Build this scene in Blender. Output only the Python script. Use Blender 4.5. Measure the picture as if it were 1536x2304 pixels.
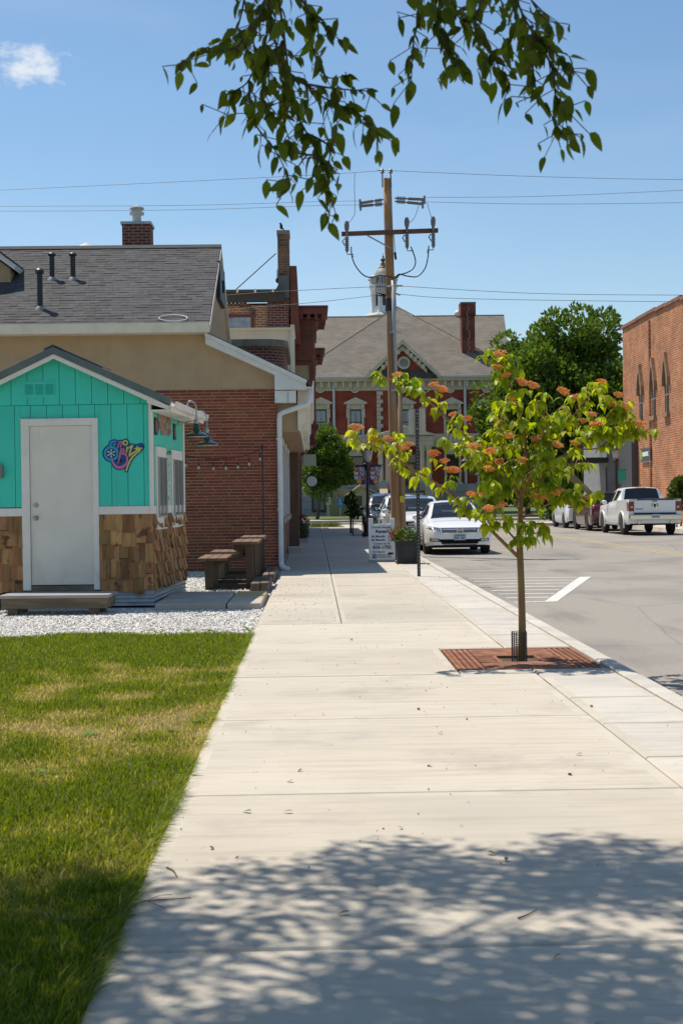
import bpy, bmesh, math, random
import numpy as np
from mathutils import Vector, Matrix, noise as mnoise
for o in list(bpy.data.objects): bpy.data.objects.remove(o)
random.seed(7); RNG = np.random.default_rng(11)
scene = bpy.context.scene; COL = scene.collection
PI = math.pi; R = math.radians
# ------------------------------------------------------------------ camera
F = 3200.0; CAMH = 1.42; ROLL = R(0.75)
c = Vector(((706-768)/F, -(1122-1152)/F, -1.0)).normalized()          # world +Y seen by the camera
u = Vector((-math.sin(ROLL), math.cos(ROLL), 0)); u = (u - c*u.dot(c)).normalized()
x = c.cross(u)
ROT = Matrix((x, c, u))
cam_d = bpy.data.cameras.new('camera'); cam = bpy.data.objects.new('camera', cam_d); COL.objects.link(cam)
cam.matrix_world = Matrix.Translation((0, 0, CAMH)) @ ROT.to_4x4()
cam_d.sensor_fit = 'VERTICAL'; cam_d.sensor_height = 36.0; cam_d.sensor_width = 24.0; cam_d.lens = 36.0*F/2304
cam_d.clip_start = 0.1; cam_d.clip_end = 6000
cam_d.dof.use_dof = True; cam_d.dof.focus_distance = 22.0; cam_d.dof.aperture_fstop = 9.0
scene.camera = cam
def ray(px, py): return ROT @ Vector(((px-768)/F, -(py-1152)/F, -1.0))
def G(px, py, z=0.0):                      # photo pixel -> point on a level surface
    r = ray(px, py); t = (z-CAMH)/r.z; return Vector((0, 0, CAMH)) + r*t
def PY(px, py, Y):                         # photo pixel -> point on the upright plane y = Y
    r = ray(px, py); return Vector((0, 0, CAMH)) + r*(Y/r.y)
def PX(px, py, X):
    r = ray(px, py); return Vector((0, 0, CAMH)) + r*(X/r.x)
# ------------------------------------------------------------------ sky and sun
SUN = Vector((-0.36, 0.33, 1.0)).normalized()
el = math.asin(SUN.z); az = math.atan2(SUN.x, SUN.y)
world = bpy.data.worlds.new('World'); scene.world = world; world.use_nodes = True
nt = world.node_tree; nt.nodes.clear()
def wn(t, **k):
    n = nt.nodes.new(t)
    for a, b in k.items(): setattr(n, a, b)
    return n
sky = wn('ShaderNodeTexSky', sky_type='NISHITA', sun_disc=False, sun_elevation=el, sun_rotation=az, altitude=300, air_density=1.0, dust_density=0.55, ozone_density=0.9)
tc = wn('ShaderNodeTexCoord')
def cloud(px, py, sx, sz, seed, amount):
    d = ray(px, py).normalized()
    sub = wn('ShaderNodeVectorMath', operation='SUBTRACT'); sub.inputs[1].default_value = d
    nt.links.new(tc.outputs['Generated'], sub.inputs[0])
    mp = wn('ShaderNodeMapping'); mp.inputs['Scale'].default_value = (1/sx, 1/sx, 1/sz)
    nt.links.new(sub.outputs[0], mp.inputs[0])
    nz = wn('ShaderNodeTexNoise'); nz.inputs['Scale'].default_value = 1.9; nz.inputs['Detail'].default_value = 9; nz.inputs['Roughness'].default_value = .62
    ad = wn('ShaderNodeVectorMath', operation='ADD'); ad.inputs[1].default_value = (seed, seed*2, 0)
    nt.links.new(mp.outputs[0], ad.inputs[0]); nt.links.new(ad.outputs[0], nz.inputs['Vector'])
    ln = wn('ShaderNodeVectorMath', operation='LENGTH'); nt.links.new(mp.outputs[0], ln.inputs[0])
    s = wn('ShaderNodeMath', operation='SUBTRACT'); nt.links.new(nz.outputs['Fac'], s.inputs[0])
    m = wn('ShaderNodeMath', operation='MULTIPLY'); nt.links.new(ln.outputs['Value'], m.inputs[0]); m.inputs[1].default_value = .42
    nt.links.new(m.outputs[0], s.inputs[1])
    mr = wn('ShaderNodeMapRange', interpolation_type='SMOOTHSTEP'); mr.inputs[1].default_value = .16; mr.inputs[2].default_value = .52; mr.inputs[4].default_value = amount
    nt.links.new(s.outputs[0], mr.inputs[0]); return mr.outputs[0]
cl = cloud(60, 148, .036, .019, 3.1, .8)
mp = wn('ShaderNodeMapping'); mp.inputs['Scale'].default_value = (2.2, 2.2, 6); mp.inputs['Location'].default_value = (3, 1, .4)
nt.links.new(tc.outputs['Generated'], mp.inputs[0])
cz = wn('ShaderNodeTexNoise'); cz.inputs['Scale'].default_value = 1.6; cz.inputs['Detail'].default_value = 8; cz.inputs['Distortion'].default_value = .6
nt.links.new(mp.outputs[0], cz.inputs['Vector'])
cr = wn('ShaderNodeMapRange'); cr.inputs[1].default_value = .45; cr.inputs[2].default_value = .85; cr.inputs[4].default_value = .14
nt.links.new(cz.outputs['Fac'], cr.inputs[0])
mx = wn('ShaderNodeMath', operation='MAXIMUM'); nt.links.new(cl, mx.inputs[0]); nt.links.new(cr.outputs[0], mx.inputs[1])
mix = wn('ShaderNodeMix', data_type='RGBA'); mix.inputs[7].default_value = (6.8, 7.0, 7.3, 1)
nt.links.new(mx.outputs[0], mix.inputs[0]); hsv = wn('ShaderNodeHueSaturation'); hsv.inputs['Hue'].default_value = .496; hsv.inputs['Saturation'].default_value = 1.14; nt.links.new(sky.outputs[0], hsv.inputs['Color']); nt.links.new(hsv.outputs[0], mix.inputs[6])
bg = wn('ShaderNodeBackground'); bg.inputs[1].default_value = 0.096
nt.links.new(mix.outputs[2], bg.inputs[0])
out = wn('ShaderNodeOutputWorld'); nt.links.new(bg.outputs[0], out.inputs[0])
sd = bpy.data.lights.new('sun', 'SUN'); sd.energy = 3.95; sd.angle = R(0.53); sd.color = (1.0, .925, .81)
so = bpy.data.objects.new('sun', sd); COL.objects.link(so); so.rotation_euler = SUN.to_track_quat('Z', 'Y').to_euler()
so.location = SUN*60
vs = scene.view_settings; vs.view_transform = 'Standard'; vs.look = 'None'; vs.exposure = 0.44; vs.gamma = 1.0; vs.use_curve_mapping = False
scene.render.engine = 'CYCLES'; scene.render.resolution_x = 682; scene.render.resolution_y = 1024
# ------------------------------------------------------------------ materials
MATS = {}
def mat(name, col, rough=.7, col2=None, scale=4.0, detail=6, lo=.4, hi=.62, bump=0.0, bscale=None, metal=0.0, rnd=0.0, hrnd=0.0, stretch=(1,1,1), coat=0.0, spec=.4, trans=0.0, attr=None, col3=None, scale3=.6, lo3=.5, hi3=.66, bdist=.02):
    if name in MATS: return MATS[name]
    m = bpy.data.materials.new(name); m.use_nodes = True; t = m.node_tree; t.nodes.clear(); L = t.links.new
    N = lambda ty, **k: (lambda n: ([setattr(n, a, b) for a, b in k.items()], n)[1])(t.nodes.new(ty))
    geo = N('ShaderNodeNewGeometry'); mp = N('ShaderNodeMapping'); mp.inputs['Scale'].default_value = stretch
    L(geo.outputs['Position'], mp.inputs[0])
    src = mp.outputs[0]
    if rnd or hrnd:
        oi = N('ShaderNodeObjectInfo')
        ad = N('ShaderNodeVectorMath', operation='MULTIPLY_ADD'); ad.inputs[1].default_value = (1,1,1)
        cmb = N('ShaderNodeCombineXYZ'); mu = N('ShaderNodeMath', operation='MULTIPLY'); mu.inputs[1].default_value = 37.0
        L(oi.outputs['Random'], mu.inputs[0]); L(mu.outputs[0], cmb.inputs[0]); L(mu.outputs[0], cmb.inputs[2])
        L(src, ad.inputs[0]); L(cmb.outputs[0], ad.inputs[2]); src = ad.outputs[0]
    cur = None
    if col2 is not None:
        nz = N('ShaderNodeTexNoise'); nz.inputs['Scale'].default_value = scale; nz.inputs['Detail'].default_value = detail; nz.inputs['Roughness'].default_value = .6
        L(src, nz.inputs['Vector'])
        mr = N('ShaderNodeMapRange'); mr.inputs[1].default_value = lo; mr.inputs[2].default_value = hi; L(nz.outputs['Fac'], mr.inputs[0])
        mx = N('ShaderNodeMix', data_type='RGBA'); mx.inputs[6].default_value = (*col, 1); mx.inputs[7].default_value = (*col2, 1); L(mr.outputs[0], mx.inputs[0]); cur = mx.outputs[2]
    if col3 is not None:
        nz3 = N('ShaderNodeTexNoise'); nz3.inputs['Scale'].default_value = scale3; nz3.inputs['Detail'].default_value = 5; L(geo.outputs['Position'], nz3.inputs['Vector'])
        mr3 = N('ShaderNodeMapRange'); mr3.inputs[1].default_value = lo3; mr3.inputs[2].default_value = hi3; L(nz3.outputs['Fac'], mr3.inputs[0])
        m3 = N('ShaderNodeMix', data_type='RGBA'); m3.inputs[7].default_value = (*col3, 1)
        if cur: L(cur, m3.inputs[6])
        else: m3.inputs[6].default_value = (*col, 1)
        L(mr3.outputs[0], m3.inputs[0]); cur = m3.outputs[2]
    if rnd or hrnd or attr:
        hs = N('ShaderNodeHueSaturation')
        if cur: L(cur, hs.inputs['Color'])
        else: hs.inputs['Color'].default_value = (*col, 1)
        if attr:
            at = N('ShaderNodeAttribute', attribute_name=attr); rs = at.outputs['Fac']
        else: rs = oi.outputs['Random']
        a = N('ShaderNodeMapRange'); a.inputs[3].default_value = 1-rnd; a.inputs[4].default_value = 1+rnd; L(rs, a.inputs[0]); L(a.outputs[0], hs.inputs['Value'])
        if hrnd:
            fr = N('ShaderNodeMath', operation='MULTIPLY'); fr.inputs[1].default_value = 7.31; L(rs, fr.inputs[0])
            f2 = N('ShaderNodeMath', operation='FRACT'); L(fr.outputs[0], f2.inputs[0])
            b = N('ShaderNodeMapRange'); b.inputs[3].default_value = .5-hrnd; b.inputs[4].default_value = .5+hrnd; L(f2.outputs[0], b.inputs[0]); L(b.outputs[0], hs.inputs['Hue'])
        cur = hs.outputs['Color']
    p = N('ShaderNodeBsdfPrincipled'); p.inputs['Roughness'].default_value = rough; p.inputs['Metallic'].default_value = metal
    p.inputs['Specular IOR Level'].default_value = spec; p.inputs['Coat Weight'].default_value = coat; p.inputs['Coat Roughness'].default_value = .06
    if cur: L(cur, p.inputs['Base Color'])
    else: p.inputs['Base Color'].default_value = (*col, 1)
    if bump:
        bz = N('ShaderNodeTexNoise'); bz.inputs['Scale'].default_value = bscale or scale*4; bz.inputs['Detail'].default_value = 5; L(src, bz.inputs['Vector'])
        bp = N('ShaderNodeBump'); bp.inputs['Strength'].default_value = bump; bp.inputs['Distance'].default_value = bdist; L(bz.outputs['Fac'], bp.inputs['Height']); L(bp.outputs[0], p.inputs['Normal'])
    sh = p.outputs[0]
    if trans:
        tr = N('ShaderNodeBsdfTranslucent')
        hs2 = N('ShaderNodeHueSaturation'); hs2.inputs['Hue'].default_value = .485; hs2.inputs['Saturation'].default_value = 1.15; hs2.inputs['Value'].default_value = 1.5
        if cur: L(cur, hs2.inputs['Color'])
        else: hs2.inputs['Color'].default_value = (*col, 1)
        L(hs2.outputs[0], tr.inputs[0])
        ms = N('ShaderNodeMixShader'); ms.inputs[0].default_value = trans; L(sh, ms.inputs[1]); L(tr.outputs[0], ms.inputs[2]); sh = ms.outputs[0]
    o = N('ShaderNodeOutputMaterial'); L(sh, o.inputs[0]); MATS[name] = m; return m
def overlay(m, col, scale, stretch=(1,1,1), lo=.5, hi=.7, amount=.6, detail=6, rough=.6, mode='MIX', voro=False):
    t = m.node_tree; p = next(n for n in t.nodes if n.type == 'BSDF_PRINCIPLED'); L = t.links.new; s_ = p.inputs['Base Color']
    geo = t.nodes.new('ShaderNodeNewGeometry'); mp = t.nodes.new('ShaderNodeMapping'); mp.inputs['Scale'].default_value = stretch; L(geo.outputs['Position'], mp.inputs[0])
    if voro:
        nz0 = t.nodes.new('ShaderNodeTexNoise'); nz0.inputs['Scale'].default_value = scale*3; L(mp.outputs[0], nz0.inputs['Vector'])
        ad = t.nodes.new('ShaderNodeMix'); ad.data_type = 'VECTOR'; ad.inputs[0].default_value = .12; L(mp.outputs[0], ad.inputs[4]); L(nz0.outputs['Color'], ad.inputs[5])
        nz = t.nodes.new('ShaderNodeTexVoronoi'); nz.feature = 'DISTANCE_TO_EDGE'; nz.inputs['Scale'].default_value = scale; L(ad.outputs[1], nz.inputs['Vector']); fo = nz.outputs['Distance']
    else:
        nz = t.nodes.new('ShaderNodeTexNoise'); nz.inputs['Scale'].default_value = scale; nz.inputs['Detail'].default_value = detail; nz.inputs['Roughness'].default_value = rough; L(mp.outputs[0], nz.inputs['Vector']); fo = nz.outputs['Fac']
    mr = t.nodes.new('ShaderNodeMapRange'); mr.inputs[1].default_value = lo; mr.inputs[2].default_value = hi; mr.inputs[4].default_value = amount; L(fo, mr.inputs[0])
    if voro: mr.inputs[3].default_value = amount; mr.inputs[4].default_value = 0
    mx = t.nodes.new('ShaderNodeMix'); mx.data_type = 'RGBA'; mx.blend_type = mode; mx.inputs[7].default_value = (*col, 1); L(mr.outputs[0], mx.inputs[0])
    if s_.links: L(s_.links[0].from_socket, mx.inputs[6])
    else: mx.inputs[6].default_value = s_.default_value
    L(mx.outputs[2], s_); return m
def brickmat(name, c1, c2, mortar, bw=.22, bh=.075, ms=.012, axis='Y', rough=.85, var=.35, bump=.5, stain=None, off=.5):
    if name in MATS: return MATS[name]
    m = bpy.data.materials.new(name); m.use_nodes = True; t = m.node_tree; t.nodes.clear(); L = t.links.new
    geo = t.nodes.new('ShaderNodeNewGeometry'); sp = t.nodes.new('ShaderNodeSeparateXYZ'); L(geo.outputs['Position'], sp.inputs[0])
    cb = t.nodes.new('ShaderNodeCombineXYZ')
    if axis == 'XY':
        s = t.nodes.new('ShaderNodeMath'); s.operation = 'ADD'; L(sp.outputs[0], s.inputs[0]); L(sp.outputs[1], s.inputs[1]); L(s.outputs[0], cb.inputs[0])
    else: L(sp.outputs[0 if axis == 'Y' else 1], cb.inputs[0])
    L(sp.outputs[2], cb.inputs[1])
    br = t.nodes.new('ShaderNodeTexBrick'); br.inputs['Scale'].default_value = 1.0; br.offset = off
    br.inputs['Brick Width'].default_value = bw; br.inputs['Row Height'].default_value = bh; br.inputs['Mortar Size'].default_value = ms; br.inputs['Mortar Smooth'].default_value = .2
    br.inputs['Color1'].default_value = (*c1, 1); br.inputs['Color2'].default_value = (*c2, 1); br.inputs['Mortar'].default_value = (*mortar, 1); br.inputs['Bias'].default_value = 0
    L(cb.outputs[0], br.inputs['Vector'])
    nz = t.nodes.new('ShaderNodeTexNoise'); nz.inputs['Scale'].default_value = .9; nz.inputs['Detail'].default_value = 8; L(geo.outputs['Position'], nz.inputs['Vector'])
    mr = t.nodes.new('ShaderNodeMapRange'); mr.inputs[1].default_value = .3; mr.inputs[2].default_value = .7; mr.inputs[3].default_value = 1-var; mr.inputs[4].default_value = 1+var; L(nz.outputs['Fac'], mr.inputs[0])
    hs = t.nodes.new('ShaderNodeHueSaturation'); L(br.outputs['Color'], hs.inputs['Color']); L(mr.outputs[0], hs.inputs['Value'])
    cur = hs.outputs[0]
    if stain:
        n2 = t.nodes.new('ShaderNodeTexNoise'); n2.inputs['Scale'].default_value = 3.5; n2.inputs['Detail'].default_value = 9; n2.inputs['Roughness'].default_value = .75; L(geo.outputs['Position'], n2.inputs['Vector'])
        r2 = t.nodes.new('ShaderNodeMapRange'); r2.inputs[1].default_value = .52; r2.inputs[2].default_value = .68; r2.inputs[4].default_value = .7; L(n2.outputs['Fac'], r2.inputs[0])
        mx = t.nodes.new('ShaderNodeMix'); mx.data_type = 'RGBA'; mx.inputs[7].default_value = (*stain, 1); L(r2.outputs[0], mx.inputs[0]); L(cur, mx.inputs[6]); cur = mx.outputs[2]
    p = t.nodes.new('ShaderNodeBsdfPrincipled'); p.inputs['Roughness'].default_value = rough; p.inputs['Specular IOR Level'].default_value = .25; L(cur, p.inputs['Base Color'])
    inv = t.nodes.new('ShaderNodeMath'); inv.operation = 'SUBTRACT'; inv.inputs[0].default_value = 1; L(br.outputs['Fac'], inv.inputs[1])
    bp = t.nodes.new('ShaderNodeBump'); bp.inputs['Strength'].default_value = bump; bp.inputs['Distance'].default_value = .012; L(inv.outputs[0], bp.inputs['Height']); L(bp.outputs[0], p.inputs['Normal'])
    o = t.nodes.new('ShaderNodeOutputMaterial'); L(p.outputs[0], o.inputs[0]); MATS[name] = m; return m
def glassmat(name, tint=(.6,.7,.7), alpha=.5, rough=.03, base=(.015,.02,.022)):
    if name in MATS: return MATS[name]
    m = bpy.data.materials.new(name); m.use_nodes = True; t = m.node_tree; t.nodes.clear(); L = t.links.new
    p = t.nodes.new('ShaderNodeBsdfPrincipled'); p.inputs['Base Color'].default_value = (*base, 1); p.inputs['Roughness'].default_value = rough; p.inputs['Specular IOR Level'].default_value = .7
    tr = t.nodes.new('ShaderNodeBsdfTransparent'); tr.inputs[0].default_value = (*tint, 1)
    ms = t.nodes.new('ShaderNodeMixShader'); ms.inputs[0].default_value = alpha; L(p.outputs[0], ms.inputs[1]); L(tr.outputs[0], ms.inputs[2])
    gl = t.nodes.new('ShaderNodeBsdfGlossy'); gl.inputs['Roughness'].default_value = rough
    fr = t.nodes.new('ShaderNodeFresnel'); fr.inputs[0].default_value = 1.5
    m2 = t.nodes.new('ShaderNodeMixShader'); L(fr.outputs[0], m2.inputs[0]); L(ms.outputs[0], m2.inputs[1]); L(gl.outputs[0], m2.inputs[2])
    o = t.nodes.new('ShaderNodeOutputMaterial'); L(m2.outputs[0], o.inputs[0]); MATS[name] = m; return m
# ------------------------------------------------------------------ mesh helpers
class MB:
    def __init__(s): s.v = []; s.f = []; s.mi = []; s.cur = 0; s.fa = []
    def add(s, vs, fs, a=None):
        b = len(s.v); s.v += [tuple(p) for p in vs]
        for f in fs: s.f.append(tuple(i+b for i in f)); s.mi.append(s.cur); s.fa.append(a)
        return s
    def bx(s, x0, x1, y0, y1, z0, z1, a=None):
        return s.add([(x0,y0,z0),(x1,y0,z0),(x1,y1,z0),(x0,y1,z0),(x0,y0,z1),(x1,y0,z1),(x1,y1,z1),(x0,y1,z1)], [(0,3,2,1),(4,5,6,7),(0,1,5,4),(1,2,6,5),(2,3,7,6),(3,0,4,7)], a)
    def prism(s, poly, axis, a0, a1, a=None):        # poly: 2D points; axis: extrusion axis
        def m(p, t): return {'Y': (p[0], t, p[1]), 'X': (t, p[0], p[1]), 'Z': (p[0], p[1], t)}[axis]
        n = len(poly); vs = [m(p, a0) for p in poly] + [m(p, a1) for p in poly]
        fs = [tuple(range(n))[::-1], tuple(range(n, 2*n))] + [(i, (i+1) % n, n+(i+1) % n, n+i) for i in range(n)]
        return s.add(vs, fs, a)
    def cone(s, p0, p1, r0, r1, n=10, caps=True, a=None):
        p0, p1 = Vector(p0), Vector(p1); d = (p1-p0)
        if d.length < 1e-6: return s
        d.normalize(); t = Vector((0,0,1)) if abs(d.z) < .95 else Vector((1,0,0)); e = d.cross(t).normalized(); g = d.cross(e)
        vs = [p0+(e*math.cos(2*PI*i/n)+g*math.sin(2*PI*i/n))*r0 for i in range(n)] + [p1+(e*math.cos(2*PI*i/n)+g*math.sin(2*PI*i/n))*r1 for i in range(n)]
        fs = [(i, n+i, n+(i+1) % n, (i+1) % n) for i in range(n)]
        if caps: fs += [tuple(range(n)), tuple(range(2*n-1, n-1, -1))]
        return s.add(vs, fs, a)
    def tube(s, pts, r, n=8, caps=True):
        pts = [Vector(p) for p in pts]; k = len(pts); rs = r if isinstance(r, (list, tuple)) else [r]*k
        vs = []; e = None
        for i in range(k):
            d = (pts[min(i+1, k-1)]-pts[max(i-1, 0)])
            if d.length < 1e-9: d = Vector((0,0,1))
            d.normalize()
            if e is None:
                t = Vector((0,0,1)) if abs(d.z) < .9 else Vector((1,0,0)); e = d.cross(t).normalized()
            else:
                e = (e-d*e.dot(d)); e = e.normalized() if e.length > 1e-6 else d.orthogonal().normalized()
            g = d.cross(e)
            vs += [pts[i]+(e*math.cos(2*PI*j/n)+g*math.sin(2*PI*j/n))*rs[i] for j in range(n)]
        fs = [(i*n+j, i*n+(j+1) % n, (i+1)*n+(j+1) % n, (i+1)*n+j) for i in range(k-1) for j in range(n)]
        if caps: fs += [tuple(range(n))[::-1], tuple(range((k-1)*n, k*n))]
        return s.add(vs, fs)
    def lathe(s, prof, cx, cy, n=16, z0=0.0, ang0=0.0, flat=False):
        vs = []
        for r, z in prof: vs += [(cx+r*math.cos(2*PI*j/n+ang0), cy+r*math.sin(2*PI*j/n+ang0), z0+z) for j in range(n)]
        fs = [(i*n+j, i*n+(j+1) % n, (i+1)*n+(j+1) % n, (i+1)*n+j) for i in range(len(prof)-1) for j in range(n)]
        fs += [tuple(range(n))[::-1], tuple(range((len(prof)-1)*n, len(prof)*n))]
        return s.add(vs, fs)
    def ball(s, cc, rx, ry=None, rz=None, n=10, m=6):
        ry = ry or rx; rz = rz or rx
        prof = [(max(math.sin(PI*i/m), 1e-4), -math.cos(PI*i/m)) for i in range(m+1)]
        b = len(s.v); s.lathe(prof, 0, 0, n)
        for i in range(b, len(s.v)): p = s.v[i]; s.v[i] = (cc[0]+p[0]*rx, cc[1]+p[1]*ry, cc[2]+p[2]*rz)
        return s
    def xf(s, M, b=0):
        for i in range(b, len(s.v)): s.v[i] = tuple(M @ Vector(s.v[i]))
        return s
    def mesh(s, name, mats, smooth=False):
        me = bpy.data.meshes.new(name); me.from_pydata(s.v, [], s.f)
        for m in (mats if isinstance(mats, (list, tuple)) else [mats]): me.materials.append(m)
        if any(s.mi): me.polygons.foreach_set('material_index', s.mi)
        if any(a is not None for a in s.fa):
            at = me.attributes.new('rnd', 'FLOAT', 'FACE'); at.data.foreach_set('value', [a if a is not None else .5 for a in s.fa])
        if smooth: me.polygons.foreach_set('use_smooth', [True]*len(me.polygons))
        me.update(); return me
    def build(s, name, mats, parent=None, smooth=False, bevel=0, world=False, auto=None):
        if world and parent is not None:
            Mi = wmat(parent).inverted(); s.v = [tuple(Mi @ Vector(p)) for p in s.v]
        o = bpy.data.objects.new(name, s.mesh(name, mats, smooth)); COL.objects.link(o)
        if parent is not None: o.parent = parent
        if bevel:
            b = o.modifiers.new('bevel', 'BEVEL'); b.width = bevel; b.segments = 2; b.limit_method = 'ANGLE'; b.angle_limit = R(40)
        if auto: 
            sm = o.modifiers.new('smooth', 'EDGE_SPLIT'); sm.split_angle = R(auto)
            o.data.polygons.foreach_set('use_smooth', [True]*len(o.data.polygons))
        return o
def wmat(o):
    M = o.matrix_basis.copy()
    while o.parent is not None: o = o.parent; M = o.matrix_basis @ M
    return M
def tag(o, label=None, cat=None, group=None, kind=None):
    if label: o['label'] = label
    if cat: o['category'] = cat
    if group: o['group'] = group
    if kind: o['kind'] = kind
    return o
def thing(name, label, cat, loc=(0,0,0), rz=0.0, group=None):
    o = bpy.data.objects.new(name, None); COL.objects.link(o); o.location = loc; o.rotation_euler = (0,0,rz); o.empty_display_size = .2
    return tag(o, label, cat, group)
def inst(name, me, parent, loc, rot=(0,0,0), sc=(1,1,1)):
    o = bpy.data.objects.new(name, me); COL.objects.link(o); o.parent = parent; o.location = loc; o.rotation_euler = rot; o.scale = sc; return o
def copy_tree(o, parent=None):
    k = o.copy(); COL.objects.link(k); k.parent = parent
    for ch in [q for q in bpy.data.objects if q.parent == o]: copy_tree(ch, k)
    return k
def npmesh(name, V, faces_n, idx, mats, fattr=None, smooth=False):
    me = bpy.data.meshes.new(name); nf = len(idx)//faces_n
    me.vertices.add(len(V)); me.vertices.foreach_set('co', np.asarray(V, dtype=np.float32).ravel())
    me.loops.add(len(idx)); me.loops.foreach_set('vertex_index', np.asarray(idx, dtype=np.int32))
    me.polygons.add(nf); me.polygons.foreach_set('loop_start', np.arange(nf, dtype=np.int32)*faces_n)
    me.polygons.foreach_set('loop_total', np.full(nf, faces_n, dtype=np.int32))
    for m in (mats if isinstance(mats, (list, tuple)) else [mats]): me.materials.append(m)
    if fattr is not None:
        at = me.attributes.new('rnd', 'FLOAT', 'FACE'); at.data.foreach_set('value', np.asarray(fattr, dtype=np.float32))
    me.update(calc_edges=True); me.validate()
    if smooth: me.polygons.foreach_set('use_smooth', np.ones(nf, dtype=bool))
    return me
def textmesh(txt, size, bold=0.0, align='CENTER', spacing=1.0, sx=1.0, extrude=0.0):
    cu = bpy.data.curves.new('lettering', 'FONT'); cu.body = txt; cu.size = size; cu.align_x = align; cu.offset = bold; cu.space_character = spacing; cu.resolution_u = 3; cu.extrude = extrude
    o = bpy.data.objects.new('tmp', cu); COL.objects.link(o); bpy.context.view_layer.update()
    me = bpy.data.meshes.new_from_object(o.evaluated_get(bpy.context.evaluated_depsgraph_get()))
    bpy.data.objects.remove(o); bpy.data.curves.remove(cu)
    if sx != 1.0: me.transform(Matrix.Diagonal((sx, 1, 1, 1)))
    return me
def text(name, txt, size, m, parent, loc, rot=(PI/2,0,0), **k):
    me = textmesh(txt, size, **k); me.materials.clear(); me.materials.append(m)
    return inst(name, me, parent, loc, rot)
# ================================================================== the setting: ground, road, pavement
conc = mat('concrete_broomed', (.47,.415,.335), .9, (.53,.475,.39), 1.3, lo=.3, hi=.7, bump=.28, bscale=60, rnd=.09, bdist=.004, col3=(.42,.39,.34), scale3=.45, lo3=.5, hi3=.75)
conc_e = mat('concrete_tooled', (.52,.47,.39), .85, (.48,.43,.355), 2.5, rnd=.05)
conc2 = mat('concrete_grey', (.49,.46,.41), .9, (.57,.53,.46), 1.6, lo=.3, hi=.7, bump=.28, bscale=50, rnd=.07, bdist=.004, col3=(.42,.40,.36), scale3=.8)
joint = mat('joint_dirt', (.07,.055,.04), .95, (.13,.11,.08), 8)
asph = mat('asphalt', (.265,.24,.205), .92, (.325,.295,.255), 26, lo=.3, hi=.7, bump=.6, bscale=170, bdist=.006, col3=(.20,.187,.172), scale3=.38, lo3=.46, hi3=.7)
paint = mat('road_paint', (.66,.64,.60), .8, (.50,.48,.44), 9, lo=.42, hi=.7, bump=.2, bscale=120, bdist=.004)
for m_ in (conc, conc2):
    overlay(m_, (.33,.275,.205), 2.2, (.45,6,1), .48, .70, .55, 8, .7)          # broom streaks across the walk
    overlay(m_, (.40,.37,.33), 9, (.5,16,1), .46, .66, .35, 4)
    overlay(m_, (.25,.22,.185), .75, (1,1,1), .54, .70, .5, 9, .65)           # old damp stains
    overlay(m_, (.20,.17,.13), 14, (1,1,1), .69, .74, .6, 3)                  # spots
overlay(conc_e, (.36,.31,.24), 3.0, (1,1,1), .5, .7, .5)
overlay(asph, (.13,.12,.105), .5, (2.2,.35,1), .56, .70, .5, 7); overlay(asph, (.13,.115,.10), 60, (1,1,1), .60, .68, .55, 2); overlay(asph, (.44,.41,.37), 70, (1,1,1), .62, .70, .5, 2); overlay(asph, (.36,.33,.29), 1.3, (1,.3,1), .55, .75, .35); overlay(asph, (.09,.08,.07), .22, (1,.6,1), .0, .004, .32, voro=True); overlay(asph, (.08,.075,.07), 2.0, (1,.25,1), .68, .74, .5)
overlay(paint, (.32,.29,.25), 14, (1,1,1), .52, .64, .6, 8, .75)
ypaint = mat('yellow_paint', (.50,.37,.15), .8, (.33,.285,.21), 6, lo=.42, hi=.7)
soil = mat('soil', (.12,.09,.045), .95, (.17,.14,.06), 6, bump=.5, bscale=40)
o = MB().bx(-2500,2500,-600,3500,-.9,-.32).build('ground', mat('earth', (.10,.12,.045), .95, (.16,.14,.07), .2)); tag(o, kind='structure')
o = MB().bx(2.645,15.0,-25,83.0,-.3,-.15).build('road', asph); tag(o, kind='structure'); road = o
o = MB().bx(2.61,2.65,-25,72,-.3,-.156).build('gutter_dirt', joint); tag(o, kind='structure')
def mark(name, poly, m=paint, z=-.146):
    n = len(poly); return MB().add([(p[0], p[1], z) for p in poly], [tuple(range(n))]).build(name, m, road)
def stripe(x0, y0, x1, y1, w, m=paint):
    d = Vector((x1-x0, y1-y0)).normalized(); q = Vector((-d.y, d.x))*w/2
    return mark('painted_line', [(x0-q.x,y0-q.y),(x1-q.x,y1-q.y),(x1+q.x,y1+q.y),(x0+q.x,y0+q.y)], m)
stripe(2.93,20.9,3.6,21.02,.12)
mark('painted_line', [(3.38,20.95),(3.58,21.0),(5.30,27.2),(5.07,27.2)], z=-.1455)
for k in range(7):
    y = 21.85+k*.87; stripe(2.93, y, 3.36+(y-21.0)*.272, y, .14)
for y, x1 in ((29.9,4.9),(34.2,5.3),(40.6,5.0)): stripe(2.7, y, x1, y+.05, .10)
stripe(9.22,-20,9.22,74,.11,ypaint); stripe(9.50,-20,9.50,74,.11,ypaint)
stripe(11.9,76.5,2.9,76.5,.35); stripe(11.6,70,13.6,72.4,.12)
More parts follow.
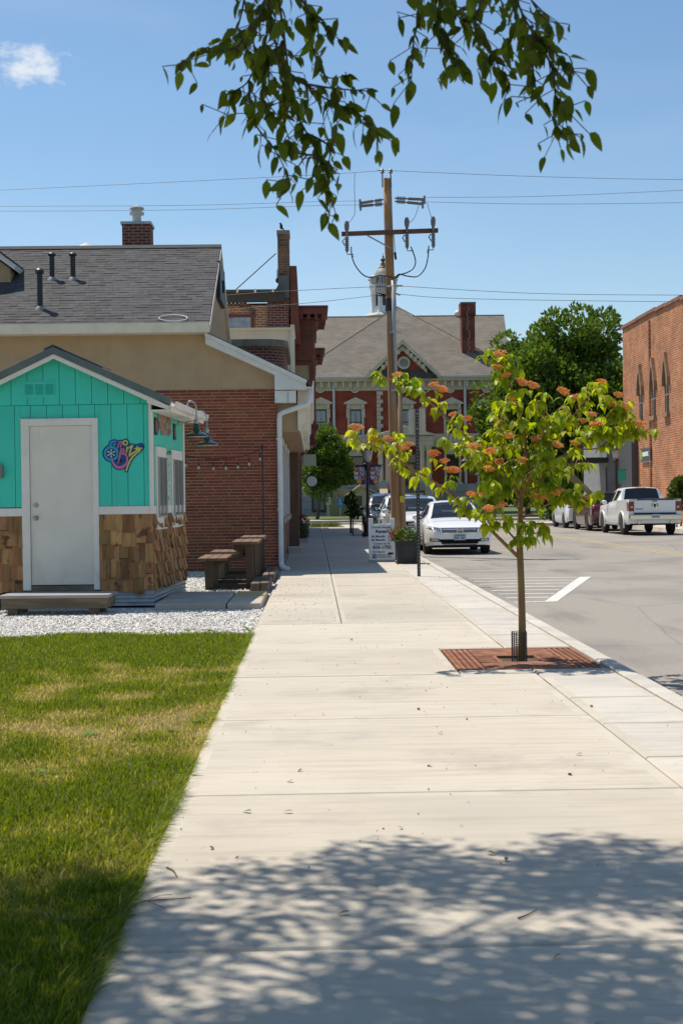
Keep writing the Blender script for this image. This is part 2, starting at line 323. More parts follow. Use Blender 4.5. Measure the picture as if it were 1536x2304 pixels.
# pavement: base with a slab for each panel
sw = MB().bx(-.67,2.42,-6,83,-.32,-.028).build('sidewalk', joint); tag(sw, kind='structure')
def slab(x0, x1, y0, y1, inner=conc, edge=conc_e, b=.075, z=0.0, parent=sw, name='slab', th=.1):
    g = .005; x0 += g; x1 -= g; y0 += g; y1 -= g; h = random.uniform(-.002, .002); e = .011
    m = MB(); zt = z+h
    P = [(x0,y0,zt-th),(x1,y0,zt-th),(x1,y1,zt-th),(x0,y1,zt-th),(x0,y0,zt-e),(x1,y0,zt-e),(x1,y1,zt-e),(x0,y1,zt-e),(x0+e,y0+e,zt),(x1-e,y0+e,zt),(x1-e,y1-e,zt),(x0+e,y1-e,zt),(x0+b,y0+b,zt),(x1-b,y0+b,zt),(x1-b,y1-b,zt),(x0+b,y1-b,zt)]
    m.cur = 1; m.add(P, [(i, (i+1) % 4, 4+(i+1) % 4, 4+i) for i in range(4)]+[(4+i, 4+(i+1) % 4, 8+(i+1) % 4, 8+i) for i in range(4)]+[(8+i, 8+(i+1) % 4, 12+(i+1) % 4, 12+i) for i in range(4)])
    m.f.append((12,13,14,15)); m.mi.append(0); m.fa.append(None)
    return m.build(name, [inner, edge], parent)
ys = [-5.2,-2.7,-.1,2.15,4.48,6.83,9.15,11.36]
for a, b in zip(ys, ys[1:]): slab(-.67,1.77,a,b)
slab(-.67,1.16,11.36,13.35); slab(-.67,1.77,13.35,16.14)
ys = [16.14,18.4,20.8,23.1,25.4,27.7,30.1,32.4,34.8,37.2,39.6,42.0,45,48,51,54,57,60,63,66,69,72]
for a, b in zip(ys, ys[1:]): slab(-.67,.30,a,b,b=.05); slab(.30,1.77,a,b,b=.05)
y = -5.0
while y < 72:
    st = 1.15 if y < 20 else 2.3
    if not (11.0 < y+st/2 < 13.6): slab(1.77,2.40,y,y+st,conc2,b=.06)
    y += st
slab(1.77,2.40,10.70,11.62,conc2,b=.06); slab(1.77,2.40,13.32,13.98,conc2,b=.04); slab(1.16,1.77,13.26,13.34,conc2,b=.02); slab(1.16,1.77,11.37,11.60,conc2,b=.04)
kb = MB().bx(2.42,2.62,-6,72,-.34,-.05).build('kerb', joint); tag(kb, kind='structure')
y = -6.0
while y < 71.8:
    g = .006; m = MB().prism([(2.425,-.3),(2.425,-.012),(2.437,0),(2.565,-.004),(2.588,-.022),(2.615,-.16),(2.615,-.3)], 'Y', y+g, min(y+3.05, 72)-g); m.build('kerb_section', conc2, kb); y += 3.05
# corner: kerb apron, cross street, courthouse lawn
cs = MB().bx(-90,110,79.0,92.5,-.32,-.152).build('cross_street', asph); tag(cs, kind='structure')
o = MB().bx(-90,110,92.7,96,-.3,-.02).build('far_pavement', conc2); tag(o, kind='structure')
o = MB().bx(-90,110,96.01,300,-.34,.0).build('courthouse_lawn', mat('far_turf', (.075,.11,.03), .95, (.13,.13,.05), .6, col3=(.06,.10,.025))); tag(o, kind='structure')
o = MB().bx(-.67,2.42,72.2,77.4,-.3,-.02).build('corner_pavement', conc2); tag(o, kind='structure')
o = MB().bx(15.0,18.2,-20,75,-.3,0.0).build('opposite_pavement', conc2); tag(o, kind='structure')
ok = MB().prism([(14.75,-.3),(14.80,-.005),(14.99,0),(14.99,-.3)], 'Y', -20, 75).build('opposite_kerb', conc2); tag(ok, kind='structure')
o = MB().prism([(10.6,75.6),(14.2,72.5),(14.7,72.7),(14.7,77.6),(12,78.4),(10.9,77.6)], 'Z', -.3, -.01).build('corner_kerb_bulge', conc2); tag(o, kind='structure')
# plinth under the building fronts
o = MB().bx(-14,-.68,29.0,74,-.3,-.012).build('building_plot', conc2); tag(o, kind='structure')
# lawn soil and gravel bed
def gedge(x): return 15.32+.16*math.sin(x*1.9)+.10*math.sin(x*5.1+1)+(-.26 if x < -2.6 else 0)*min(1, (-2.6-x))
xs = [-14+i*.15 for i in range(90)]+[-.675]
m = MB()
for a, b in zip(xs, xs[1:]): m.add([(a,-6,-.025),(b,-6,-.025),(b,gedge(b),-.02),(a,gedge(a),-.02)], [(0,1,2,3)])
lawn = m.build('lawn_soil', soil); tag(lawn, kind='structure')
grav = mat('gravel_white', (.74,.71,.66), .9, (.55,.52,.47), 30, lo=.3, hi=.7, attr='rnd', rnd=.28)
m = MB()
for a, b in zip(xs, xs[1:]): m.add([(a,gedge(a),-.03),(b,gedge(b),-.03),(b,29.2,-.03),(a,29.2,-.03)], [(0,1,2,3)])
gb = m.build('gravel_bed', mat('gravel_base', (.56,.53,.48), .95, (.36,.335,.30), 45, lo=.35, hi=.6, bump=1, bscale=60)); tag(gb, kind='structure')
def stones(n, xr, yr, smin, smax, z, edge=None):
    V = np.array([(1,0,0),(-1,0,0),(0,1,0),(0,-1,0),(0,0,1),(0,0,-1)], float)
    Fc = np.array([(0,2,4),(2,1,4),(1,3,4),(3,0,4),(2,0,5),(1,2,5),(3,1,5),(0,3,5)])
    X = RNG.uniform(*xr, n); Y = RNG.uniform(*yr, n)
    if edge: k = Y > np.array([edge(a) for a in X])-.05+RNG.normal(0, .05, n); X, Y = X[k], Y[k]; n = len(X)
    S = RNG.uniform(smin, smax, (n,1,1))*RNG.uniform(.6, 1.3, (n,1,3)); S[:,:,2] *= .75
    A = RNG.uniform(0, 2*PI, n); T = RNG.uniform(-.6, .6, n)
    P = V[None]*S*(1+RNG.uniform(-.25, .25, (n,6,1)))
    ca, sa = np.cos(A)[:,None], np.sin(A)[:,None]; ct, st = np.cos(T)[:,None], np.sin(T)[:,None]
    x2 = P[:,:,0]*ct-P[:,:,2]*st; z2 = P[:,:,0]*st+P[:,:,2]*ct; x3 = x2*ca-P[:,:,1]*sa; y3 = x2*sa+P[:,:,1]*ca
    Q = np.stack([x3+X[:,None], y3+Y[:,None], z2+z+RNG.uniform(-.004,.008,(n,1))], -1).reshape(-1,3)
    I = (Fc[None]+(np.arange(n)*6)[:,None,None]).ravel(); return Q, I, np.repeat(RNG.uniform(0,1,n), 8)
a = stones(21000, (-4.4,-.66), (14.9,18.9), .009, .022, -.018, gedge); b = stones(9000, (-2.7,-.72), (20.6,28.3), .012, .026, -.018); d = stones(260, (-.66,.25), (16.2,27), .004, .011, .004)
q_ = stones(420, (-.6,2.35), (4.5,27), .002, .006, .003); cm_ = bpy.data.objects.new('grit', npmesh('grit', q_[0], 3, q_[1], mat('grit', (.10,.085,.06), .9, (.2,.17,.13), 20))); COL.objects.link(cm_); tag(cm_, 'dark grit and crumbs scattered over the pavement', 'grit', kind='stuff')
Q = np.concatenate([a[0],b[0],d[0]]); I = np.concatenate([a[1],b[1]+len(a[0]),d[1]+len(a[0])+len(b[0])])
o = bpy.data.objects.new('gravel', npmesh('gravel', Q, 3, I, grav, np.concatenate([a[2],b[2],d[2]]))); COL.objects.link(o)
tag(o, 'white crushed stone gravel between the lawn and the brick building', 'gravel', kind='stuff')
# grass: curved blades, thinner and drier in patches
def grass():
    n = 330000
    Y = 3.0+(15.45-3.0)*RNG.uniform(0, 1, n)**1.25; X = -.66-RNG.uniform(0, 1, n)*np.minimum(.14+.245*Y, 4.4)
    ed = np.array([gedge(v) for v in X]); k = Y < ed+RNG.normal(0, .05, n); X, Y = X[k], Y[k]; n = len(X)
    nz = np.array([mnoise.noise((a*.55, b*.42, 1.3)) for a, b in zip(X, Y)])
    n2 = np.array([mnoise.noise((a*2.6, b*2.2, 7.3)) for a, b in zip(X, Y)])
    dry = np.clip(.48+.75*nz+.95*n2-.10*(Y-8)*(Y > 13)+.22*np.exp(-((Y-10.4)/2.6)**2-((X+2.5)/1.3)**2)-.30*np.exp(-((Y-6.6)/1.2)**2-((X+1.6)/1.2)**2)-.25*np.exp(-((X+.8)/.5)**2), 0, 1)
    keep = RNG.uniform(0, 1, n) > dry*.38; X, Y, dry = X[keep], Y[keep], dry[keep]; n = len(X)
    Hh = RNG.uniform(.016, .042, n)*(1.12-.5*dry)*np.where(RNG.uniform(0,1,n) < .05, 1.7, 1); W = RNG.uniform(.0013, .0028, n)*(1+.05*Y)
    A = RNG.uniform(0, 2*PI, n); Ln = Hh*RNG.uniform(.15, 1.0, n)
    fr_ = (X > -.73) & (RNG.uniform(0,1,n) < .6); A = np.where(fr_, RNG.normal(0,.7,n), A); Ln = np.where(fr_, Ln*1.5+.015*RNG.uniform(0,2.2,n)*(np.sin(Y*3.1)+np.sin(Y*7.7)+1.2).clip(0,2), Ln); Hh = np.where(fr_, Hh*1.15+.012, Hh)   # ragged fringe over the slab edge
    dx, dy = np.cos(A), np.sin(A); wx, wy = -dy*W, dx*W; z0 = -.024
    b0 = np.stack([X-wx, Y-wy, np.full(n, z0)], -1); b1 = np.stack([X+wx, Y+wy, np.full(n, z0)], -1)
    mx_, my_ = X+dx*Ln*.35, Y+dy*Ln*.35
    m0 = np.stack([mx_-wx*.8, my_-wy*.8, z0+Hh*.62], -1); m1 = np.stack([mx_+wx*.8, my_+wy*.8, z0+Hh*.62], -1)
    tp = np.stack([X+dx*Ln, Y+dy*Ln, z0+Hh], -1)
    V = np.stack([b0,b1,m1,m0,tp], 1).reshape(-1,3); base = (np.arange(n)*5)[:,None]
    I = np.concatenate([base+np.array([[0,1,2]]), base+np.array([[0,2,3]]), base+np.array([[3,2,4]])], 1).ravel()
    r = np.clip(.08+dry*.75+RNG.normal(0, .24, n), 0, 1); return npmesh('grass', V, 3, I, grassm, np.repeat(r, 3))
def rampmat(name, stops, rough=.6, trans=.35, hs=1.3):
    m = bpy.data.materials.new(name); m.use_nodes = True; t = m.node_tree; t.nodes.clear(); L = t.links.new
    at = t.nodes.new('ShaderNodeAttribute'); at.attribute_name = 'rnd'; cr = t.nodes.new('ShaderNodeValToRGB'); e = cr.color_ramp.elements
    e[0].position = stops[0][0]; e[0].color = (*stops[0][1], 1); e[1].position = stops[-1][0]; e[1].color = (*stops[-1][1], 1)
    for p_, c_ in stops[1:-1]: q = e.new(p_); q.color = (*c_, 1)
    L(at.outputs['Fac'], cr.inputs[0]); p = t.nodes.new('ShaderNodeBsdfPrincipled'); p.inputs['Roughness'].default_value = rough; p.inputs['Specular IOR Level'].default_value = .3; L(cr.outputs[0], p.inputs['Base Color'])
    tr = t.nodes.new('ShaderNodeBsdfTranslucent'); h = t.nodes.new('ShaderNodeHueSaturation'); h.inputs['Value'].default_value = hs; h.inputs['Saturation'].default_value = 1.1; L(cr.outputs[0], h.inputs['Color']); L(h.outputs[0], tr.inputs[0])
    ms = t.nodes.new('ShaderNodeMixShader'); ms.inputs[0].default_value = trans; L(p.outputs[0], ms.inputs[1]); L(tr.outputs[0], ms.inputs[2])
    o = t.nodes.new('ShaderNodeOutputMaterial'); L(ms.outputs[0], o.inputs[0]); return m
grassm = rampmat('grass_blades', [(0,(.11,.165,.008)),(.28,(.21,.26,.016)),(.5,(.33,.31,.05)),(.7,(.50,.40,.14)),(1,(.62,.48,.23))], trans=.5)
o = bpy.data.objects.new('grass', grass()); COL.objects.link(o); tag(o, 'mown grass lawn, patchy and drying, beside the pavement', 'grass', kind='stuff')
# ================================================================== the snow-cone stand
white = mat('white_paint', (.80,.77,.71), .55, (.73,.70,.63), 5, lo=.35, hi=.75, bump=.12, bscale=40)
doorw = mat('door_paint', (.78,.74,.64), .5, (.71,.67,.57), 2.0, lo=.35, hi=.75, bump=.05, bscale=30)
teal = mat('teal_siding', (.055,.66,.50), .5, (.045,.60,.45), 3, lo=.3, hi=.7, bump=.35, bscale=45, stretch=(1,1,.35), rnd=.03, bdist=.006)
cedar = mat('cedar_shake', (.44,.24,.10), .85, (.25,.125,.048), 9, detail=8, lo=.36, hi=.64, bump=.6, bscale=45, stretch=(1,1,.12), rnd=.38, hrnd=.012, col3=(.12,.06,.03), scale3=6.5, lo3=.60, hi3=.68)
oldwood = mat('weathered_wood', (.23,.18,.125), .9, (.13,.10,.07), 10, stretch=(.12,1,1), bump=.5, bscale=30, rnd=.12)
overlay(white, (.42,.38,.32), 2.5, (2,2,.5), .58, .74, .4); overlay(doorw, (.46,.42,.34), 1.6, (2,2,.7), .56, .74, .4); overlay(teal, (.03,.36,.28), 2.2, (2.5,1,.35), .56, .74, .35)
galv = mat('galvanised_sheet', (.44,.46,.47), .45, (.33,.35,.36), 6, metal=.35, bump=.1)
roofm = mat('roof_metal', (.10,.135,.14), .45, (.16,.185,.17), 5, metal=.2, lo=.35, hi=.7, bump=.15, bscale=25)
steel = mat('brushed_steel', (.42,.40,.36), .35, metal=.8)
black = mat('black_paint', (.012,.012,.013), .45, spec=.5)
bluep = mat('flaking_blue_paint', (.025,.14,.26), .6, (.10,.12,.13), 9, lo=.45, hi=.6)
KS = 19.36/3200
stand = thing('snow_cone_stand', 'small teal snow cone stand with white door, wood shake skirt and gabled metal roof', 'kiosk', (-2.205,19.36,0), R(-3.4))
def sx_(px): return (px-340)*KS
def sz_(px, py): return CAMH-(py-(1122+(706-px)*math.tan(ROLL)))*KS
WL, WD = -2.56, 2.95; PKX = -1.275; EZ = 2.86; PZ = 3.44; SLP = (PZ-EZ)/(0-PKX)
# inner box
MB().bx(WL+.03,-.03,.03,WD-.03,.02,2.74).build('core', mat('dark_inside', (.03,.03,.03), .9), stand)
def roofz(x): return PZ-abs(x-PKX)*SLP
dx0, dx1, dzt, dzb = sx_(66), sx_(209), sz_(140,958), sz_(140,1316)
tx0, tx1, tzt = sx_(48), sx_(222), sz_(140,944)
bz0, bz1 = sz_(280,1157), sz_(280,1139)
pitch = .2205; gx = sx_(106)
xs = [WL]; q = gx-pitch*8
while q < -.02:
    if q > WL+.03: xs.append(q)
    q += pitch
xs.append(-.005)
for a, b in zip(xs, xs[1:]):
    g = .0035
    segs = []
    if b < tx0+.005 or a > tx1-.005: segs = [(a, b, bz1)]
    else:
        if a < tx0 < b: segs.append((a, tx0, bz1))
        if a < tx1 < b: segs.append((tx1, b, bz1))
        segs.append((max(a, tx0), min(b, tx1), tzt))
    for s0, s1, zb in segs:
        if s1-s0 > .012: MB().bx(s0+(g if s0 == a else .001), s1-(g if s1 == b else .001), 0, .028, zb+.001, 2.735).build('siding_board', teal, stand)
q = gx-pitch*8-.04; xs = [WL]
while q < -.03:
    if q > WL+.03: xs.append(q)
    q += pitch
xs.append(-.005)
for a, b in zip(xs, xs[1:]):
    g = .0035; poly = [(a+g,2.741),(b-g,2.741),(b-g,roofz(b)-.01)]
    if a < PKX < b: poly.append((PKX, PZ-.01))
    poly.append((a+g,roofz(a)-.01)); MB().prism(poly, 'Y', -.004, .024).build('gable_board', teal, stand)
# sides: street side boards
k = 0; y = .005
while y < WD-.03:
    MB().bx(-.028,0,y+.0035,min(y+pitch,WD-.005)-.0035,bz1+.001,2.85).build('siding_board', teal, stand); y += pitch
MB().bx(WL,WL+.028,.03,WD,bz1,2.85).build('side_wall', teal, stand); MB().prism([(WL+.03,.3),(-.03,.3),(-.03,roofz(-.03)-.02),(PKX,PZ-.02),(WL+.03,roofz(WL+.03)-.02)], 'Y', WD-.028, WD).build('rear_wall', teal, stand)
# trims
MB().bx(sx_(337),.022,-.022,0,bz0,2.80).build('corner_trim', white, stand, bevel=.003)
MB().bx(.0,.0225,.0005,.10,bz0,2.82).build('corner_trim', white, stand, bevel=.003)
MB().bx(.0,.0225,WD-.10,WD,bz0,2.82).build('corner_trim', white, stand, bevel=.003)
MB().bx(tx1+.001,sx_(337)-.001,-.022,0,bz0,bz1).build('band_trim', white, stand, bevel=.003)
MB().bx(WL,tx0-.001,-.022,0,bz0-.01,bz1-.01).build('band_trim', white, stand, bevel=.003)
MB().bx(.0,.022,.101,WD-.101,bz0,bz1).build('band_trim', white, stand, bevel=.003)
fr = MB().bx(tx0,dx0,-.026,.03,.22,tzt).bx(dx1,tx1,-.026,.03,.22,tzt).bx(dx0,dx1,-.026,.03,dzt,tzt).build('door_frame', white, stand, bevel=.003)
MB().bx(tx0-.008,tx1+.008,-.034,.0,tzt,tzt+.012).build('drip_cap', white, fr)
door = MB().bx(dx0+.004,dx1-.004,.004,.045,dzb,dzt-.004).build('door', doorw, stand, bevel=.002)
MB().bx(dx0+.004,dx1-.004,-.001,.004,dzb+.004,dzb+.045).build('door_sweep', doorw, door)
kx = sx_(79); 
for nm, zz, r in (('deadbolt', sz_(79,1137), .033), ('door_knob', sz_(79,1166), .036)):
    m = MB().cone((kx,.004,zz),(kx,-.012,zz),r,r*.92,18)
    if nm == 'door_knob': m.cone((kx,-.012,zz),(kx,-.05,zz),.012,.014,12); m.ball((kx,-.06,zz),.029,.022,.029,14,8)
    else: m.cone((kx,-.012,zz),(kx,-.022,zz),.02,.017,14)
    m.build(nm, steel, door, auto=40)
for i in range(4): MB().ball((dx0+.02+i*.205,-.001,dzb+.028),.004).build('screw', black, door)
MB().bx(dx0,dx1,-.01,.03,dzb-.105,dzb-.012).build('threshold', oldwood, stand, bevel=.004)
MB().bx(tx0-.04,tx1+.10,-.03,.0,.115,.208).build('rim_joist', bluep, stand, bevel=.004)
# gable vent
vx0, vx1, vz0, vz1 = sx_(55), sx_(127), sz_(90,893), sz_(90,858)
vt = MB().bx(vx0,vx1,-.012,-.004,vz0,vz1).build('gable_vent', teal, stand)
for i in range(3):
    a = vx0+.02+i*.14
    for j in range(7): MB().add([(a,-.024,vz0+.03+j*.021),(a+.115,-.024,vz0+.03+j*.021),(a+.115,-.013,vz0+.046+j*.021),(a,-.013,vz0+.046+j*.021)], [(0,1,2,3)]).build('louvre', teal, vt)
# shakes: one piece each
shk = MB().prism([(0,0),(.024,0),(.006,1),(0,1)], 'X', 0, 1).mesh('shingle', cedar)     # local: x width, y thickness outward (flipped), z height
def shakes(p0, d, n_out, length, top, bottom, rows, wmin, wmax, skip=None):
    rh = (top-bottom)/rows; rotz = math.atan2(d.y, d.x)
    for r in range(rows):
        zb = bottom+r*rh; t = -random.uniform(0, .05)
        while t < length-.01:
            w = random.uniform(wmin, wmax); a = max(t, 0); e = min(t+w, length)
            if length-e < .04: e = length
            if e-a > .03:
                dz = random.uniform(-.028, .018); h = rh*1.12-dz if r < rows-1 else top-zb-dz
                loc = p0+d*(a+.0015)
                if not (skip and skip((a+e)/2, zb)):
                    inst('shingle', shk, stand, (loc.x, loc.y, zb+dz), (0,0,rotz+PI if n_out else rotz), (e-a-.003, 1.0+random.uniform(-.2,.5), h))
            t = e
# mesh runs along +x with thickness toward +y: place so that thickness points outwards
def shakes_front(xa, xb, top, bottom):
    rows = 5; rh = (top-bottom)/rows
    for r in range(rows):
        zb = bottom+r*rh; t = xa-random.uniform(0, .05)
        while t < xb-.01:
            w = random.uniform(.055, .19); a = max(t, xa); e = min(t+w, xb); e = xb if xb-e < .045 else e
            if e-a > .02:
                dz = random.uniform(-.05, .03); h = (rh*1.1 if r < rows-1 else top-zb)-dz
                inst('shingle', shk, stand, (e-.0015, -.0035*(r % 2), zb+dz), (0,0,PI), (e-a-.003, 1.1+random.uniform(-.2,.6), h))
            t = e
shakes_front(tx1+.002, .018, bz0-.002, .20); shakes_front(WL, tx0-.002, bz0-.012, .17)
rows = 6; rh = (bz0-.21)/rows
WIN = [(.28,1.12),(1.62,2.62)]
for r in range(rows):
    zb = .21+r*rh; t = 0
    while t < WD-.01:
        w = random.uniform(.06, .15); e = min(t+w, WD); e = WD if WD-e < .04 else e
        dz = random.uniform(-.03, .03); h = (rh*1.1 if r < rows-1 else bz0-zb-.001)-dz
        inst('shingle', shk, stand, (.001, t+.0015, zb+dz), (0,0,PI/2*3) if False else (0,0,-PI/2), (-1*(e-t-.003), 1.3+random.uniform(-.2,1.6), h)); t = e
# corrugated skirting
def corr(length, axis, x0, y0, z0, z1):
    m = MB(); n = 26; pts = []
    for i in range(n+1):
        z = z0+(z1-z0)*i/n; pts.append((.009*math.cos(i*2*PI/6.5), z))
    vs = []; 
    for p_, z in pts:
        if axis == 'X': vs += [(x0, y0-p_-.01, z), (x0+length, y0-p_-.01, z)]
        else: vs += [(x0+p_+.01, y0, z), (x0+p_+.01, y0+length, z)]
    return m.add(vs, [(2*i, 2*i+1, 2*i+3, 2*i+2) for i in range(n)])
corr(sx_(345)-sx_(249), 'X', sx_(249), .0, .0, .215).build('corrugated_skirt', galv, stand, smooth=True)
corr(WD, 'Y', .0, .0, .0, .225).build('corrugated_skirt', galv, stand, smooth=True)
MB().bx(WL,-.72,.0,.03,.0,.19).build('crawl_panel', mat('dark_inside', (.03,.03,.03), .9), stand)
# roof
OV = .30; FO = -.16; RO = WD+.16; ex = OV; th = .035
for sgn, nm in ((1,'roof_sheet'), (-1,'roof_sheet')):
    xe = PKX+sgn*(ex-PKX); ze = roofz(xe)
    m = MB(); nrib = 14
    for i in range(nrib):
        y0 = FO+(RO-FO)*i/nrib; y1 = FO+(RO-FO)*(i+1)/nrib
        for (a, b, h) in ((y0, y1-.03, 0), (y1-.03, y1, .018)):
            m.add([(PKX,a,PZ+.05+h),(xe,a,ze+.05+h),(xe,b,ze+.05+h),(PKX,b,PZ+.05+h)], [(0,1,2,3) if sgn > 0 else (3,2,1,0)])
    m.prism([(PKX,PZ),(xe,ze),(xe,ze+.045),(PKX,PZ+.045)], 'Y', FO+.01, RO-.01).build(nm, roofm, stand)
    MB().prism([(PKX,PZ-.02),(xe+.012*sgn,ze-.025),(xe+.012*sgn,ze+.072),(PKX,PZ+.078)], 'Y', FO-.014, FO+.004).build('rake_flashing', roofm, stand, bevel=.003)
    MB().prism([(PKX,PZ-.085),(xe-.02*sgn,ze-.09),(xe-.02*sgn,ze-.026),(PKX,PZ-.022)], 'Y', FO+.01, FO+.035).build('rake_board', white, stand)
MB().prism([(PKX-.13,PZ+.035),(PKX,PZ+.095),(PKX+.13,PZ+.035),(PKX+.13,PZ+.05),(PKX,PZ+.11),(PKX-.13,PZ+.05)], 'Y', FO-.02, RO).build('ridge_cap', roofm, stand)
ez = roofz(ex)
MB().bx(ex-.02,ex+.004,FO+.04,RO-.01,ez-.10,ez+.02).build('eave_fascia', white, stand)
MB().bx(.024,ex-.021,FO+.04,RO-.02,ez-.09,ez-.075).build('soffit', white, stand)
MB().prism([(-.02,2.74),(ex-.03,ez-.08),(ex-.03,ez-.03),(-.02,2.87)], 'Y', FO+.036, .0).build('eave_return', white, stand)
m = MB()   # gutter channel of the eave
m.prism([(ex+.005,ez-.06),(ex+.075,ez-.05),(ex+.09,ez+.03),(ex+.075,ez+.03),(ex+.06,ez-.035),(ex+.005,ez-.04)], 'Y', FO+.01, RO-.01).build('gutter', white, stand)
# serving windows on the street side
glass = glassmat('window_glass', (.55,.62,.62), .45)
alu = mat('aluminium_frame', (.42,.42,.42), .4, metal=.6)
poster = mat('window_posters', (.33,.22,.22), .6, (.55,.55,.58), 9, detail=3, lo=.45, hi=.52, col3=(.10,.12,.16), scale3=6, lo3=.5, hi3=.56)
for (a, b), zt, zb in ((WIN[0],2.17,1.02),(WIN[1],2.17,1.02)):
    w = MB().bx(.001,.034,a,b,zt-.14,zt).bx(.001,.034,a,b,zb,zb+.17).bx(.001,.034,a,a+.10,zb+.17,zt-.14).bx(.001,.034,b-.10,b,zb+.17,zt-.14).build('serving_window', white, stand, bevel=.003)
    MB().bx(.0,.06,a+.10,a+.125,zb+.17,zt-.14).bx(.0,.06,b-.125,b-.10,zb+.17,zt-.14).bx(.0,.06,(a+b)/2-.015,(a+b)/2+.015,zb+.17,zt-.14).bx(.0,.05,a+.125,b-.125,zb+.17,zb+.195).build('window_frame', alu, w)
    MB().bx(.012,.018,a+.125,b-.125,zb+.195,zt-.14).build('pane', glass, w)
    MB().bx(.0035,.008,a+.16,b-.16,zb+.25,zt-.2).build('poster', poster, w)
mb_ = MB().bx(.002,.02,1.22,1.54,1.28,2.08).build('menu_board', mat('menu_print', (.60,.66,.62), .5, (.16,.38,.46), 13, detail=2, lo=.48, hi=.54, col3=(.62,.60,.30), scale3=5, lo3=.52, hi3=.58), stand)
MB().tube([(.022,1.2,2.10),(.05,1.38,2.14),(.022,1.56,2.10)], .008, 6).build('board_hook', black, mb_)
# lettered sign boards high on the side wall (rough brown wood cut-outs)
sgm = mat('sign_wood', (.20,.14,.10), .8, (.42,.30,.26), 14, detail=3, lo=.46, hi=.54)
pk = mat('sign_pink', (.30,.10,.16), .6)
for a, b, z0, z1 in ((.62,.80,2.38,2.72),(.84,1.02,2.34,2.70),(1.06,1.24,2.36,2.71),(1.28,1.46,2.37,2.70),(1.5,1.66,2.36,2.68)):
    MB().prism([(a,z0),(b,z0+.03),(b+.01,z1-.06),((a+b)/2,z1),(a-.01,z1-.04)], 'X', .001, .02).build('sign_cutout', sgm, stand, bevel=.004)
for a, z0 in ((.30,2.33),(1.95,2.33)):
    q = MB().bx(.001,.018,a,a+.2,z0,z0+.24).build('sign_panel', black, stand); MB().bx(.018,.02,a+.04,a+.16,z0+.05,z0+.19).build('sign_face', pk, q)
# painted emblem on the front (flat vinyl cut-out in layers)
lg = {n: mat('vinyl_'+n, cc, .45) for n, cc in dict(navy=(.012,.075,.20), cyan=(.03,.32,.55), pink=(.62,.16,.36), yellow=(.66,.60,.10), white=(.75,.78,.78), dark=(.008,.05,.14), orange=(.55,.30,.05)).items()}
def lp(x_, y_): px, py = 210+x_/7.314, 960+y_/7.314; return (sx_(px), sz_(280, py)+(px-280)*0.0)
def strokes(name, colr, layer, lst, grow=0.0):
    m = MB(); yy = -.0045-.0012*layer
    for pts, ws in lst:
        if not isinstance(ws, (list, tuple)): ws = [ws]*len(pts)
        P = []                      # smooth resample
        for i in range(len(pts)-1):
            p0, p1, p2, p3 = pts[max(i-1,0)], pts[i], pts[i+1], pts[min(i+2,len(pts)-1)]
            for s_ in range(6):
                t = s_/6; f = lambda a,b,c_,d: .5*((2*b)+(-a+c_)*t+(2*a-5*b+4*c_-d)*t*t+(-a+3*b-3*c_+d)*t**3)
                P.append((f(p0[0],p1[0],p2[0],p3[0]), f(p0[1],p1[1],p2[1],p3[1]), ws[i]+(ws[i+1]-ws[i])*t))
        P.append((*pts[-1], ws[-1]))
        L_, R_ = [], []
        for i, (a, b, w) in enumerate(P):
            a0, b0 = P[max(i-1,0)][:2]; a1, b1 = P[min(i+1,len(P)-1)][:2]; l = math.hypot(a1-a0, b1-b0) or 1; nx, ny = -(b1-b0)/l, (a1-a0)/l; h = w/2+grow
            L_.append((a+nx*h, b+ny*h)); R_.append((a-nx*h, b-ny*h))
        k = len(P); vs = [(lp(*q)[0], yy-.00001*i, lp(*q)[1]) for i, q in enumerate(L_)]+[(lp(*q)[0], yy-.00001*i, lp(*q)[1]) for i, q in enumerate(R_)]
        m.add(vs, [(i, i+1, k+i+1, k+i) for i in range(k-1)])
        for (a, b, w) in (P[0], P[-1]):
            h = w/2+grow; m.add([(lp(a+h*math.cos(j*PI/5), b+h*math.sin(j*PI/5))[0], yy-.0003, lp(a+h*math.cos(j*PI/5), b+h*math.sin(j*PI/5))[1]) for j in range(10)], [tuple(range(10))])
    return m
circ = lambda x_, y_, r, n=16: [(x_+r*math.cos(2*PI*i/n), y_+r*math.sin(2*PI*i/n)) for i in range(n+1)]
S_ = [([(385,245),(345,245),(300,265),(300,315),(345,345),(385,390),(400,440)], [26,30,30,30,32,36,38]), (circ(303,440,104), 40)]
n_ = [([(412,352),(428,290),(440,262)], [18,20,26]), ([(430,270),(455,250),(478,262),(470,300),(455,345)], [20,22,22,20,14])]
B_ = [([(408,620),(430,540),(455,440),(470,370)], [12,24,28,34]), ([(470,372),(505,372),(512,410),(480,450)], [26,26,26,22]), ([(480,452),(545,465),(568,530),(548,610),(480,665),(400,665),(345,620),(318,565)], [22,26,30,34,44,46,36,22])]
iz_ = [([(552,440),(568,345)], [14,26]), ([(590,355),(625,335),(655,315),(625,385),(598,480)], [22,26,26,24,22]), ([(598,485),(660,440),(735,395),(815,358)], [28,26,24,16]), ([(548,725),(580,630),(640,520),(720,445),(790,395)], [22,26,28,24,14])]
O_ = [(circ(540,268,34,12), 22)]
back = S_+n_+B_+iz_+O_+[(circ(300,440,60),120),([(440,520),(480,560),(440,600)],120),([(420,330),(480,330),(560,330),(700,350),(800,330)],70),([(560,500),(590,440)],70)]
emb = strokes('b','navy',0,back,grow=22).build('emblem', lg['navy'], stand)
emb['label'] = 'colourful snow treat emblem of curly letters on a navy outline'
strokes('s','cyan',1,S_).build('emblem_letter', lg['cyan'], emb); strokes('b','pink',1.4,B_).build('emblem_letter', lg['pink'], emb); strokes('n','pink',1.4,n_).build('emblem_letter', lg['pink'], emb)
